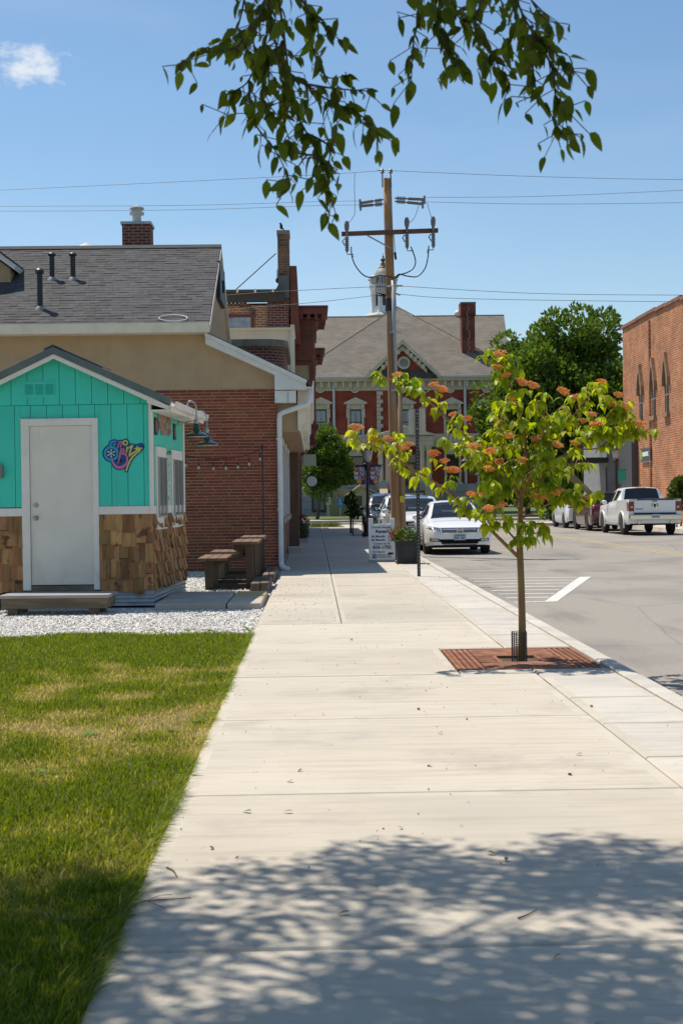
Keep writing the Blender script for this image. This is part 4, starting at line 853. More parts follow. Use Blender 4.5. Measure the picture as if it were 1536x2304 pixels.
# cornice with rosettes and brackets
MB().bx(XL-.15,XR+.15,CY-.12,CY,cz(878),cz(858)).build('frieze', cst, **K)
MB().bx(XL-.5,XR+.5,CY-.55,CY+.2,cz(858),cz(852)).build('cornice', cst, **K); MB().bx(XL-.7,XR+.7,CY-.75,CY+.2,cz(852),cz(848)).build('eave_gutter', mat('gutter_white', (.55,.56,.57), .5), **K)
px_ = 575
while px_ < 1120: MB().bx(cx(px_),cx(px_)+.22,CY-.42,CY-.12,cz(872),cz(858.3)).build('bracket', cst, **K, bevel=.02); px_ += 16.3
def rosette(px, py):
    r = .40; X_, Z_ = cx(px,py), cz(py,px)
    m = MB().lathe([(r,0),(r,.12),(r*.78,.14),(r*.7,.06),(.01,.06)], 0, 0, 20).xf(Matrix.Translation((X_,CY-.12,Z_)) @ Matrix.Rotation(PI/2,4,'X')); g = m.build('rosette', cst, **K, auto=30)
    m = MB()
    for k in range(6): m.ball((X_+.16*math.cos(k*PI/3),CY-.2,Z_+.16*math.sin(k*PI/3)),.085,.05,.085,8,5)
    m.build('rosette_petals', cst, g, world=True, smooth=True)
for px in (720,798,905,1012,1093): rosette(px, 874)
# windows with stone surrounds and pedimented hoods
wframe = mat('court_window_frame', (.06,.055,.05), .6); 
wglass = [mat('court_glass_a', (.16,.19,.22), .08, (.06,.07,.085), .9, spec=.9), mat('court_glass_b', (.035,.035,.04), .08, (.06,.055,.05), 1.5, spec=.8)]
curt = mat('court_curtain', (.42,.45,.47), .5, (.30,.33,.36), 6, stretch=(4,1,.1))
def cwin(pc, y0, y1, hw, gi, hood=True, surround=5):
    X_ = cx(pc, (y0+y1)/2); w = hw*KC; z0, z1 = cz(y1,pc), cz(y0,pc); s = surround*KC
    g = MB().bx(X_-w-s,X_-w,CY-.10,CY+.1,z0,z1).bx(X_+w,X_+w+s,CY-.10,CY+.1,z0,z1).bx(X_-w-s,X_+w+s,CY-.101,CY+.1,z1,z1+.42).build('window', cst, **K)
    fr_ = MB().bx(X_-w,X_-w+.1,CY-.03,CY+.1,z0,z1).bx(X_+w-.1,X_+w,CY-.03,CY+.1,z0,z1).bx(X_-w+.1,X_+w-.1,CY-.03,CY+.1,z1-.12,z1).bx(X_-w+.1,X_+w-.1,CY-.02,CY+.1,z0,z0+.1).bx(X_-w+.1,X_+w-.1,CY-.025,CY+.1,(z0+z1)/2-.04,(z0+z1)/2+.04).build('window_frame', wframe, g, world=True)
    MB().bx(X_-w+.1,X_+w-.1,CY-.004,CY-.001,z0+.1,(z0+z1)/2-.04).build('pane', wglass[gi], g, world=True); MB().bx(X_-w+.1,X_+w-.1,CY-.004,CY-.001,(z0+z1)/2+.04,z1-.12).build('pane', wglass[gi], g, world=True)
    if gi == 0: 
        for s_ in (-1,1): MB().bx(X_+s_*w*.55-.16,X_+s_*w*.55+.16,CY-.009,CY-.005,z0+.15,z1-.15).build('curtain', curt, g, world=True)
    if hood:
        e = w+s+.28; MB().prism([(X_-e,z1+.42),(X_+e,z1+.42),(X_+e,z1+.55),(X_,z1+1.0),(X_-e,z1+.55)], 'Y', CY-.35, CY).build('hood', cst, g, world=True, bevel=.02)
        for s_ in (-1,1): MB().bx(X_+s_*(w+s*.6)-.13,X_+s_*(w+s*.6)+.13,CY-.28,CY-.101,z1+.05,z1+.418).build('hood_bracket', cst, g, world=True); MB().bx(X_+s_*(w+s*.7)-.15,X_+s_*(w+s*.7)+.15,CY-.14,CY-.1,z1-.7,z1+.04).build('hood_ear', cst, g, world=True)
    else: MB().bx(X_-w-s-.2,X_+w+s+.2,CY-.25,CY,z1+.42,z1+.7).build('lintel', cst, g, world=True, bevel=.02)
    MB().bx(X_-w-s-.1,X_+w+s+.1,CY-.22,CY,z0-.22,z0).build('sill', cst, g, world=True)
for px, gi in ((640,1),(722,0),(800,0),(910,0),(1016,1),(1092,1)): cwin(px, 921, 979, 13.5, gi)
for px in (640,722,804): cwin(px, 1026, 1090, 15, 1, hood=False)
for px in (1018,1092): cwin(px, 1022, 1085, 14, 1, hood=False)
# quoins beside the centre bay
for px, sg in ((848,1),(958,-1)):
    for i in range(13):
        y0 = 880+i*9.2; w = 14 if i % 2 == 0 else 9
        a, b = (cx(px), cx(px)+w*KC) if sg > 0 else (cx(px)-w*KC, cx(px)); MB().bx(a,b,CY-.16,CY,cz(y0+8.6),cz(y0)).build('quoin', cst, **K, bevel=.015)
for px in (752,1046): MB().cone((cx(px),CY-.2,cz(1090)),(cx(px),CY-.2,cz(858)),.11,.11,10).build('downspout', mat('gutter_white', (.55,.56,.57), .5), **K)
# roofs
RYc = CY+10; zR = PY(1000,711,RYc).z; ey = CY-.75; ze = cz(850)
xl, xr_ = XL-.7, PY(1148,800,CY).x; rl = xl+4; rr = PY(1133,708,RYc).x
MB().add([(xl,ey,ze),(xr_,ey,ze),(xr_,CY+20,ze),(xl,CY+20,ze),(rl,RYc,zR),(rr,RYc,zR)], [(0,1,5,4),(1,2,5),(2,3,4,5),(3,0,4),(3,2,1,0)]).build('roof', crf, **K)
ap = PY(893,690,RYc-.6); pl, pr = PY(650,852,ey), PY(1185,848,ey)
MB().add([(pl.x,ey-.02,ze+.02),(min(pr.x,xr_-.02),ey-.02,ze+.02),tuple(ap),(ap.x,RYc+9,ap.z),(ap.x+9,RYc+9,ze+2),(ap.x-9,RYc+9,ze+2)], [(0,1,2),(1,4,3,2),(0,2,3,5)]).build('front_hip_roof', crf, **K)
rd = mat('ridge_tiles', (.20,.165,.125), .9)
MB().tube([tuple(ap),(pl.x,ey,ze+.03)], .05, 6).tube([tuple(ap),tuple(ap.lerp(Vector((pr.x,ey,ze+.03)),.80))], .05, 6).build('hip_ridge', rd, **K); MB().tube([(rl,RYc,zR),(rr,RYc,zR)], .08, 6).build('ridge', rd, **K)
# pediment over the centre
a0, a1, a2 = PY(826,852,CY-1.0), PY(988,850,CY-1.0), PY(905,767,CY-1.0)
MB().prism([(a0.x+1.0,a0.z+.6),(a1.x-1.0,a1.z+.6),(a2.x,a2.z-.8)], 'Y', CY-.5, CY+.3).build('pediment_wall', cbk, **K)
for p_, s_ in ((a0,-1),(a1,1)):
    MB().prism([(p_.x,p_.z),(p_.x+s_*.1,p_.z+.28),(a2.x,a2.z+.12),(a2.x,a2.z-.25)], 'Y', CY-1.05, CY+5 if False else CY-.3).build('raking_cornice', cst, **K)
    q0 = Vector((p_.x-s_*1.0,0,p_.z+.42)); q1 = Vector((a2.x,0,a2.z-.75)); MB().prism([(q0.x,q0.z),(q1.x,q1.z),(q1.x,q1.z+.42),(q0.x-0,q0.z+.35)], 'Y', CY-.75, CY-.501).build('pediment_frieze', cst, **K)
    for i in range(5): t = .16+.16*i; c_ = q0.lerp(q1, t); MB().bx(c_.x-.14,c_.x+.14,CY-1.0,CY-.75,c_.z+.05,c_.z+.42).build('pediment_bracket', cst, **K)
    MB().add([(p_.x,CY-1.05,p_.z+.29),(a2.x,CY-1.05,a2.z+.13),(a2.x,CY+7,a2.z+.13)], [(0,1,2) if s_ < 0 else (0,2,1)]).build('pediment_roof', crf, **K)
MB().prism([(CY-1.0,a0.z+.03),(CY-.5,a0.z+.75),(CY-.5,a0.z)], 'X', a0.x+.2, a1.x-.2).build('pent_roof', mat('pent_shingle_shaded', (.075,.065,.055), .9, (.10,.09,.075), 3), **K)  # shade under the pediment is put into this darker shingle colour
X_, Z_ = PY(907,818,CY).x, PY(907,818,CY).z
rv = MB().lathe([(.52,0),(.52,.16),(.36,.18),(.34,.04),(.01,.04)], 0, 0, 22).xf(Matrix.Translation((X_,CY-.5,Z_)) @ Matrix.Rotation(PI/2,4,'X')).build('round_vent', cst, **K, auto=30)
for j in range(6): z = -.26+j*.1; w = math.sqrt(max(.34**2-z*z, 0)); MB().bx(X_-w,X_+w,CY-.62,CY-.58,Z_+z,Z_+z+.06).build('louvre', mat('louvre_grey', (.28,.29,.31), .7), rv, world=True)
# chimney on the front slope
c0, c1_ = PY(1036,682,CY+3), PY(1067,832,CY+3)
cc = MB().bx(c0.x,c1_.x,CY+2.4,CY+3.9,c1_.z-.6,c0.z-1.1).build('chimney', brickmat('court_chimney', (.22,.06,.04), (.12,.035,.028), (.2,.1,.07), .24, .08, .008, 'XY', var=.45, bump=.2), **K)
MB().bx(c0.x-.08,c1_.x+.08,CY+2.3,CY+4,c0.z-1.1,c0.z-.12).build('chimney_head', MATS['court_chimney'], cc, world=True); MB().bx(c0.x-.1,c1_.x+.1,CY+2.28,CY+4.02,c0.z-.12,c0.z).build('chimney_cap', mat('dark_coping', (.13,.125,.10), .9), cc, world=True)
m = MB(); z = c0.z-.3; xx = (c0.x+c1_.x)/2; pts = []
while z > c1_.z: pts.append((xx+random.uniform(-.14,.14), CY+2.28 if z > c0.z-1.1 else CY+2.385, z)); z -= random.uniform(.12,.3)
m.tube(pts, .018, 4); m.build('crack_repair', cst, cc, world=True)
q = PY(1029,703,RYc); MB().ball((q.x,RYc,q.z-.1),.3).build('roof_dish', white, **K, smooth=True)
MB().add([tuple(PY(p[0],p[1],CY+5.2)+Vector((0,0,0))) for p in ((1066,770),(1083,768),(1078,776),(1066,780))], [(3,2,1,0)]).build('roof_patch', mat('patch_grey', (.22,.22,.23), .8), **K)
# cupola
QY = CY+15; q = PY(863,714,QY); qx, qz = q.x, q.z; kq = QY/3200
cu = thing('cupola', 'white octagonal cupola with clock, dark dome and copper finial on the courthouse roof', 'cupola', (qx,QY,qz)); U = dict(parent=cu)
wht = mat('cupola_white', (.86,.86,.85), .6, (.78,.78,.76), 2)
def h(py): return (714-py)*kq
A8 = PI/8
MB().lathe([(1.95,h(740)),(1.95,h(713)),(1.8,h(710)),(1.6,h(707))], 0, 0, 8, ang0=A8).build('base_deck', mat('cupola_grey', (.45,.44,.40), .7), **U)
MB().lathe([(1.18,h(708)),(1.12,h(698)),(1.02,h(690)),(1.0,h(662)),(1.1,h(658))], 0, 0, 8, ang0=A8).build('lantern', wht, **U)
for k in range(8):
    a = A8+k*PI/4; MB().lathe([(.19,h(707)),(.19,h(702)),(.13,h(698)),(.12,h(664)),(.18,h(660))], 1.12*math.cos(a), 1.12*math.sin(a), 10).build('column', wht, **U, auto=40)
    b = k*PI/4; d = Vector((math.cos(b), math.sin(b), 0)); e = Vector((-d.y, d.x, 0)); 
    m = MB(); pr = [(-.14,h(690)),(.14,h(690)),(.14,h(668)),(.10,h(664.5)),(0,h(662.5)),(-.10,h(664.5)),(-.14,h(668))]
    for z, off in ((0,.945),): m.add([tuple(d*off+e*p_[0])[:2]+(p_[1],) for p_ in pr], [tuple(range(7))])
    m.build('arched_opening', mat('cupola_dark', (.07,.065,.06), .7), **U)
MB().lathe([(1.12,h(658)),(1.3,h(655)),(1.35,h(650)),(1.42,h(646)),(1.42,h(642)),(1.1,h(640))], 0, 0, 8, ang0=A8).build('cornice', wht, **U)
dome = mat('dome_lead', (.24,.24,.21), .6, (.33,.31,.25), 2.5)
MB().lathe([(1.12,h(641)),(1.0,h(634)),(.92,h(626)),(.80,h(616)),(.6,h(608)),(.45,h(605)),(.42,h(604))], 0, 0, 16).build('dome', dome, **U, smooth=True)
MB().lathe([(.46,h(605)),(.44,h(603)),(.30,h(600)),(.24,h(594)),(.26,h(593))], 0, 0, 14).build('copper_collar', mat('copper', (.34,.12,.06), .5, (.22,.09,.05), 5), **U, smooth=True)
MB().lathe([(.12,h(593.5)),(.2,h(592)),(.08,h(590)),(.22,h(587)),(.26,h(585)),(.16,h(582)),(.05,h(580)),(.1,h(578)),(.03,h(576)),(.02,h(571)),(.01,h(570))], 0, 0, 10).build('finial', mat('finial_dark', (.07,.055,.045), .6), **U, smooth=True)
for k in range(4):
    b = -PI/2+k*PI/2; d = Vector((math.cos(b), math.sin(b), 0)); M_ = Matrix.Translation(d*1.0) @ Matrix.Rotation(b+PI/2, 4, 'Z')
    g = MB().prism([(-.62,h(641)),(.62,h(641)),(.5,h(634)),(.42,h(625)),(0,h(620)),(-.42,h(625)),(-.5,h(634))], 'Y', -.12, .4).xf(M_).build('clock_gable', wht, **U)
    MB().lathe([(.36,0),(.36,.06),(.3,.07),(.01,.07)], 0, 0, 18).xf(M_ @ Matrix.Translation((0,-.12,h(632))) @ Matrix.Rotation(PI/2,4,'X')).build('clock_face', mat('clock_face', (.45,.50,.55), .4), g)
    b2 = b+PI/4; d2 = Vector((math.cos(b2), math.sin(b2), 0)); MB().bx(-.3,.3,-.3,.3,h(641),h(629)).bx(-.42,.42,-.42,.42,h(629),h(625)).xf(Matrix.Translation(d2*1.15) @ Matrix.Rotation(b2,4,'Z')).build('corner_pedestal', mat('cupola_grey', (.45,.44,.40), .7), **U, bevel=.03)
# portico
PYY = CY-3.0; kp = PYY/3200
def px3(px, py=1000): return PY(px, py, PYY).x
def pz3(py): return PY(905, py, PYY).z
po = MB().bx(px3(846),px3(975),PYY,CY,pz3(992),pz3(981)).build('portico', cst, **K)
MB().prism([(px3(844),pz3(980)),(px3(978),pz3(980)),(px3(978),pz3(977)),(px3(911),pz3(958)),(px3(844),pz3(977))], 'Y', PYY-.2, CY).build('portico_pediment', cst, po, world=True, bevel=.04)
MB().bx(px3(846),px3(975),PYY+.05,CY,pz3(1003),pz3(992.4)).build('entablature', cst, po, world=True)
for i in range(22): a = px3(848)+i*.215; MB().bx(a,a+.11,PYY-.08,PYY,pz3(985),pz3(981.5)).build('dentil', cst, po, world=True)
for px in (856,872,950,964):
    X_ = px3(px); MB().lathe([(.32,pz3(1084)),(.32,pz3(1080)),(.24,pz3(1078)),(.20,pz3(1016)),(.24,pz3(1014)),(.27,pz3(1008)),(.33,pz3(1003.3))], X_, PYY+.35, 14).build('column', cst, po, world=True, auto=40)
MB().bx(px3(846),px3(880),PYY-.1,CY,pz3(1104),pz3(1084)).build('pedestal', cst2, po, world=True); MB().bx(px3(942),px3(975),PYY-.1,CY,pz3(1104),pz3(1084)).build('pedestal', cst2, po, world=True)
dr = MB().bx(cx(890),cx(936),CY-.15,CY,cz(1108),cz(1018)).build('entrance', mat('oak_door', (.20,.11,.05), .5, (.14,.08,.04), 6, stretch=(1,1,.2)), **K)
MB().bx(cx(896),cx(910),CY-.17,CY-.15,cz(1085),cz(1045)).build('pane', wglass[0], dr, world=True); MB().bx(cx(916),cx(930),CY-.17,CY-.15,cz(1085),cz(1045)).build('pane', wglass[1], dr, world=True); MB().bx(cx(892),cx(934),CY-.16,CY-.15,cz(1040),cz(1024)).build('transom', wglass[1], dr, world=True)
for i in range(9): MB().bx(px3(872),px3(950),PYY-3.0+i*.32,PYY+.1,pz3(1104)-1.55+i*.17-.17,pz3(1104)-1.55+i*.17).build('stair', cst, **K)
for p0_ in (860,962):
    X_ = px3(p0_); MB().prism([(PYY-3.2,.1),(PYY-3.2,.55),(PYY-.1,pz3(1100)+.5),(PYY-.1,.1)], 'X', X_-.32, X_+.32).build('stair_wall', mat('stair_buff', (.46,.36,.25), .85), **K)
# basement windows and door at the left
for px in (716,):
    X_ = cx(px); w = MB().bx(X_-.62,X_+.62,CY-.24,CY-.17,.3,2.7).build('basement_window', mat('bronze_frame', (.10,.07,.05), .6), **K); MB().bx(X_-.42,X_+.42,CY-.26,CY-.24,.5,2.4).build('pane', wglass[0], w, world=True)
# ================================================================== brick block across the street and things by the courthouse
rb = brickmat('orange_brick', (.50,.165,.058), (.27,.08,.034), (.50,.33,.21), .30, .11, .018, 'X', var=.25, bump=.5, stain=(.44,.24,.11))
RX = 17.6; yF = RX*3200/(1403-706)
ob = thing('orange_brick_block', 'tall orange brick block with three narrow pointed windows across the street', 'building', (RX,yF,0)); O = dict(parent=ob, world=True)
ytops = [(yF,PX(1401,737,RX).z),(74.6,PX(1452,704,RX).z),(69.8,PX(1480,694,RX).z),(64.0,PX(1536,668,RX).z)]
def ry(px): return RX*3200/(px-706+8*0)
segs = [(1402,1436,735),(1436,1478,717),(1478,1500,699),(1500,1536,690),(1536,1640,668)]
for i, (a, b, yt) in enumerate(segs):
    p0, p1 = PX(a,1000,RX), PX(b,1000,RX); z = PX((a+b)/2, 735-(((a+b)/2)-1402)*.47, RX).z+(.0 if i else -.1)
    MB().bx(RX,RX+9,p1.y,p0.y-.001,-.1,z).build('wall', rb, **O); MB().bx(RX-.10,RX+9,p1.y,p0.y-.001,z,z+.2).build('coping', mat('red_coping', (.30,.14,.09), .85, (.22,.10,.07), 3), **O, bevel=.02)
dk = mat('narrow_glass', (.035,.035,.038), .15, (.07,.065,.06), 3, spec=.6); lst = mat('sandstone', (.33,.205,.125), .9, (.27,.165,.10), 4)
for pxc, yt, yb in ((1441,832,944),(1470,818,936),(1499,806,928)):
    c_ = PX(pxc,(yt+yb)/2,RX); zt, zb = PX(pxc,yt,RX).z, PX(pxc,yb,RX).z; hw = .37; sp = zt-1.0
    w = MB().prism([(c_.y-hw,zb),(c_.y+hw,zb),(c_.y+hw,sp),(c_.y+hw*.55,zt-.4),(c_.y,zt-.1),(c_.y-hw*.55,zt-.4),(c_.y-hw,sp)], 'X', RX-.012, RX+.1).build('pointed_window', dk, **O)
    MB().bx(RX-.03,RX-.013,c_.y-hw,c_.y+hw,(zb+sp)/2,(zb+sp)/2+.07).bx(RX-.03,RX-.013,c_.y-.03,c_.y+.03,zb,sp).build('glazing_bar', alu, w, world=True)
    MB().prism([(c_.y-hw-.24,sp-.35),(c_.y-hw-.02,sp-.35),(c_.y-hw-.02,sp),(c_.y-hw*.5,zt-.35),(c_.y,zt-.08),(c_.y+hw*.5,zt-.35),(c_.y+hw+.02,sp),(c_.y+hw+.02,sp-.35),(c_.y+hw+.24,sp-.35),(c_.y+hw+.24,sp+.1),(c_.y+hw*.6,zt-.05),(c_.y+.08,zt+.3),(c_.y-.08,zt+.3),(c_.y-hw*.6,zt-.05),(c_.y-hw-.24,sp+.1)], 'X', RX-.16, RX-.001).build('hood_mould', lst, w, world=True)
    MB().bx(RX-.16,RX-.001,c_.y-hw-.15,c_.y+hw+.15,zb-.22,zb).build('sill', lst, w, world=True)
MB().cone((RX-.06,PX(1462,800,RX).y,0),(RX-.06,PX(1462,800,RX).y,PX(1462,720,RX).z),.05,.05,8).build('conduit', rb, **O)
# grey shop end with canopy
gr = mat('grey_panel', (.28,.28,.28), .7, (.23,.23,.235), 2); dg = mat('dark_panel', (.08,.08,.085), .6)
sh_ = PX(1425,1000,RX)
MB().bx(RX-.9,RX+6,yF+.02,yF+7,0,PX(1410,985,RX).z).build('shop_front', gr, **O); MB().bx(RX-.95,RX-.9,yF+.3,yF+2.6,4.2,5.8).build('shop_panel', dg, **O)
MB().bx(RX-.35,RX-.001,PX(1434,1000,RX).y,yF,.0,PX(1432,985,RX).z).build('shop_pier', dg, **O)
MB().bx(RX-3.6,RX-.9,yF-.5,yF+2.3,3.25,3.55).build('canopy', mat('canopy_black', (.02,.02,.022), .5), **O)
MB().bx(RX-.98,RX-.9,yF-.01,yF+.02,.3,3.0).build('shop_door', dg, **O)
for yy in (yF-.2,yF+1.9): MB().tube([(RX-3.4,yy,3.55),(RX-.92,yy,4.95)], .05, 6).build('canopy_rod', black, **O)
MB().prism([(RX-3.6,2.9),(RX-3.3,3.25),(RX-2.9,3.25),(RX-1.0,1.3),(RX-1.3,1.3),(RX-3.2,2.75)], 'Y', yF+2.35, yF+2.4).build('canopy_brace', mat('brace_tan', (.33,.29,.18), .7), **O)
s0, s1 = PX(1444,1010,RX), PX(1466,1036,RX)
sg = thing('wall_sign', 'small green, white and black sign fixed to the orange brick wall', 'sign', (RX,(s0.y+s1.y)/2,s1.z))
hh = s0.z-s1.z; ww = abs(s0.y-s1.y)/2
MB().bx(-.10,-.01,-ww,ww,0,hh).build('panel', dg, sg, bevel=.01); MB().bx(-.105,-.101,ww*.66,ww,hh*.12,hh*.85).build('green_end', mat('sign_green', (.12,.45,.10), .5), sg)
MB().prism([(ww*.60,hh*.36),(ww*.60,hh*.70),(-ww*.70,hh*.74),(-ww*.52,hh*.55),(-ww*.74,hh*.40)], 'X', -.106, -.1015).build('white_band', white, sg)
MB().bx(-.10,-.01,-.02-ww,ww+.02,-.06,-.001).build('sill_bar', alu, sg)
# street lamp with lantern
iron = mat('cast_iron_black', (.015,.015,.016), .45, spec=.5); lant = glassmat('lantern_glass', (.8,.8,.78), .35, .15, (.55,.54,.52))
def street_lamp(loc, H_, label, banner=None):
    t = thing('street_lamp', label, 'street lamp', loc, 0, 'black street lamps')
    MB().lathe([(.22,0),(.22,.10),(.17,.14),(.16,.55),(.12,.62),(.09,.75),(.075,.95)], 0, 0, 14).build('base', iron, t, auto=40)
    MB().cone((0,0,.9),(0,0,H_-.95),.065,.05,12).lathe([(.05,H_-1.0),(.09,H_-.95),(.13,H_-.85),(.15,H_-.75),(.09,H_-.70)], 0, 0, 14).build('pole', iron, t, auto=40)
    l = MB().lathe([(.10,H_-.70),(.16,H_-.55),(.22,H_-.28),(.21,H_-.2),(.1,H_-.18)], 0, 0, 12).build('lantern', lant, t, smooth=True)
    MB().lathe([(.26,H_-.24),(.24,H_-.18),(.12,H_-.08),(.05,H_-.04),(.03,H_),(.01,H_+.1)], 0, 0, 14).build('lantern_roof', iron, l, auto=40)
    for k in range(6): a = k*PI/3; MB().tube([(.10*math.cos(a),.10*math.sin(a),H_-.70),(.225*math.cos(a),.225*math.sin(a),H_-.26)], .012, 5).build('lantern_rib', iron, l)
    return t
# ------------------------------------------------------------------ street lamps and banners
b0 = G(828,1207); L1 = street_lamp((b0.x,b0.y,0), PY(826,998,b0.y).z, 'black street lamp with two purple banners beside the parked cars')
purple = mat('banner_purple', (.075,.022,.20), .7, (.06,.018,.17), 3); gold = mat('banner_gold', (.62,.30,.04), .7); bw_ = mat('banner_white', (.66,.64,.66), .7)
yb = b0.y; ztop, zbot = PY(812,1047,yb).z, PY(815,1089,yb).z; px0 = b0.x
for s_, xa, xb, xc, xd in ((-1, PY(797.5,1048,yb).x-px0, -.075, -.075, PY(807,1089,yb).x-px0), (1, .075, PY(858,1048,yb).x-px0, PY(850,1089,yb).x-px0, .075)):
    bn = thing('lamp_banner', 'purple lettered pennant on the street lamp, '+('on its shop-front side' if s_ < 0 else 'on its road side'), 'banner', (px0,yb,zbot), 0, 'purple banners on the lamp')
    h = ztop-zbot; m = MB(); n = 6; vs = []
    for j in range(n+1):
        t = j/n
        for i in range(n+1):
            u_ = i/n; x0 = xd+(xa-xd)*t if s_ < 0 else xd+(xa-xd)*t; x1 = xc+(xb-xc)*t; xx = x0+(x1-x0)*u_; vs.append((xx, -.02+.012*math.sin(u_*5+t*2), h*t))
    b_ = m.add(vs, [(j*(n+1)+i, j*(n+1)+i+1, (j+1)*(n+1)+i+1, (j+1)*(n+1)+i) for j in range(n) for i in range(n)]).build('cloth', purple, bn, smooth=True)
    b_.modifiers.new('thick','SOLIDIFY').thickness = .006
    MB().tube([(s_*.03,-.02,h+.01),(s_*.62,-.02,h+.01)], .012, 6).build('arm', iron, bn)
    cxx = s_*.30
    for k, (a_, b2) in enumerate((('W','IU'),('W','IU'),('WI','U'))):
        z = h*(.70-.235*k)
        text('lettering', 'W', .20, gold if k == 0 else bw_, bn, (cxx-.11,-.042,z), bold=.008, sx=.85); text('lettering', 'I', .20, gold if k == 1 else bw_, bn, (cxx+.02,-.042,z), bold=.008, sx=.85); text('lettering', 'U', .20, gold if k == 2 else bw_, bn, (cxx+.12,-.042,z), bold=.008, sx=.85)
    m = MB().lathe([(.085,0),(.085,.006),(.06,.007),(.06,.003),(.01,.003)], 0, 0, 16).xf(Matrix.Translation((cxx,-.036,h*.13)) @ Matrix.Rotation(PI/2,4,'X')); m.build('paw_badge', gold, bn)
b1 = PX(1388,1130,15.9); street_lamp((15.6,73.2,0), PY(1388,1002,73.2).z, 'black street lamp with teal banner beside the canopy across the street')
tb = thing('teal_banner', 'small teal banner on the lamp post by the canopy', 'banner', (15.6,73.2,0)); z0, z1 = PY(1392,1082,73.2).z, PY(1392,1058,73.2).z
q = MB().bx(.09,.52,-.02,.0,z0,z1).build('cloth', mat('banner_teal', (.03,.32,.26), .7), tb); MB().tube([(.0,-.01,z1+.03),(.56,-.01,z1+.03)], .015, 6).build('arm', iron, tb)
# ------------------------------------------------------------------ utility pole
pw = mat('pole_wood', (.42,.23,.10), .9, (.27,.155,.08), 5, stretch=(3,3,.12), lo=.35, hi=.65, bump=.5, bscale=12, col3=(.36,.28,.20), scale3=1.1)
PBX = G(894,1239).x; PBY = 38.0
up = thing('utility_pole', 'tall leaning wooden utility pole with cross arm and cables beside the parked cars', 'utility pole', (PBX,PBY,0)); Z = dict(parent=up, world=True)
top = PY(870.5,402,PBY); bot = Vector((PBX,PBY,-.2))
def pole_at(py):
    z = PY(880,py,PBY).z; t = (z-bot.z)/(top.z-bot.z); return bot.lerp(top, t)
MB().tube([bot.lerp(top, t/10) for t in range(11)], [.155-.045*t/10 for t in range(11)], 16).build('shaft', pw, **Z, smooth=True)
w_ = pole_at(700); w2 = pole_at(672); MB().cone(w_,w2,.146,.144,16).build('black_wrap', black, **Z)
gpipe = mat('conduit_grey', (.36,.38,.40), .5, metal=.1)
a, b = pole_at(633), pole_at(1130); o_ = Vector((.07,-.17,0))
cdt = MB().tube([a+o_, pole_at(845)+o_], .055, 10).build('conduit', gpipe, **Z, smooth=True)
wg_ = MB().tube([pole_at(845)+Vector((.16,-.10,0)), Vector((PBX+.17,PBY-.10,0))], .075, 10).build('cable_guard', mat('guard_wood', (.30,.21,.12), .9, (.22,.15,.09), 6, stretch=(3,3,.15)), **Z, smooth=True)
for y in (750,880,1045): p = pole_at(y); MB().bx(p.x-.05,p.x+.25,p.y-.25,p.y-.16,p.z-.02,p.z+.02).build('strap', galv, **Z)
p = pole_at(1118); MB().bx(p.x+.09,p.x+.21,p.y-.192,p.y-.187,p.z-.15,p.z+.02).build('tag', mat('tag_yellow', (.60,.50,.05), .5), **Z)
# lower cross arm with cut-outs
arm_w = mat('arm_wood', (.17,.085,.06), .85, (.11,.06,.045), 6, stretch=(.2,2,2))
l_, r_ = PY(768,527,PBY-.2), PY(985,519,PBY-.2); d = (r_-l_)
MB().add([], []).prism([(l_.x,l_.z-.05),(r_.x,r_.z-.05),(r_.x,r_.z+.06),(l_.x,l_.z+.06)], 'Y', PBY-.26, PBY-.14).build('cross_arm', arm_w, **Z, bevel=.008)
MB().tube([PY(826,530,PBY-.28), PY(880,559,PBY-.2)], .02, 6).build('arm_brace', galv, **Z)
pore = mat('porcelain_grey', (.17,.16,.155), .35); metal = mat('fitting_grey', (.24,.25,.25), .5, metal=.4)
def cutout(px, py, rside):
    p = PY(px, py, PBY-.33); g = MB().lathe([(.05,.30),(.05,.34),(.035,.36),(.06,.30),(.07,.27),(.06,.14),(.04,.10),(.035,-.02)], p.x, p.y, 10, p.z).build('surge_arrester', pore, **Z, auto=40)
    m = MB(); pr = []
    for i in range(7): pr += [(.035,-.05-i*.055),(.065,-.07-i*.055),(.04,-.09-i*.055)]
    m.lathe(pr+[(.02,-.47)], p.x, p.y, 10, p.z); m.build('insulator', pore, g, world=True, smooth=True)
    MB().tube([(p.x,p.y,p.z-.46),(p.x,p.y,p.z-.52),(p.x+rside*.16,p.y,p.z-.52),(p.x+rside*.16,p.y,p.z-.60)], .014, 6).build('terminal', metal, g, world=True)
    MB().tube([(p.x-.06,p.y,p.z-.10),(p.x-.12,p.y-.02,p.z-.18),(p.x-.05,p.y-.02,p.z-.3)], .018, 5).build('fuse_holder', metal, g, world=True); return p
c1, c2, c3 = cutout(780,528,1), cutout(915,520,1), cutout(974,518,-1)
def spl(pts, k=8):
    P = []; pts = [Vector(p) for p in pts]; n = len(pts)
    for i in range(n-1):
        p0, p1, p2, p3 = pts[max(i-1,0)], pts[i], pts[i+1], pts[min(i+2,n-1)]
        for s_ in range(k): t = s_/k; P.append(.5*((2*p1)+(-p0+p2)*t+(2*p0-5*p1+4*p2-p3)*t*t+(-p0+3*p1-3*p2+p3)*t**3))
    return P+[pts[-1]]
def pp(lst, Y): return spl([PY(a_, b_, Y) for a_, b_ in lst])
for lst in ([(790,555),(791,575),(799,597),(815,617),(832,624),(850,620),(870,621),(886,626)], [(924,555),(934,585),(930,603),(916,613),(900,618),(888,626)], [(964,553),(962,580),(955,605),(938,622),(915,621),(897,617),(887,627)]):
    MB().tube(pp(lst, PBY-.34), .017, 6).build('riser_cable', black, **Z, smooth=True)
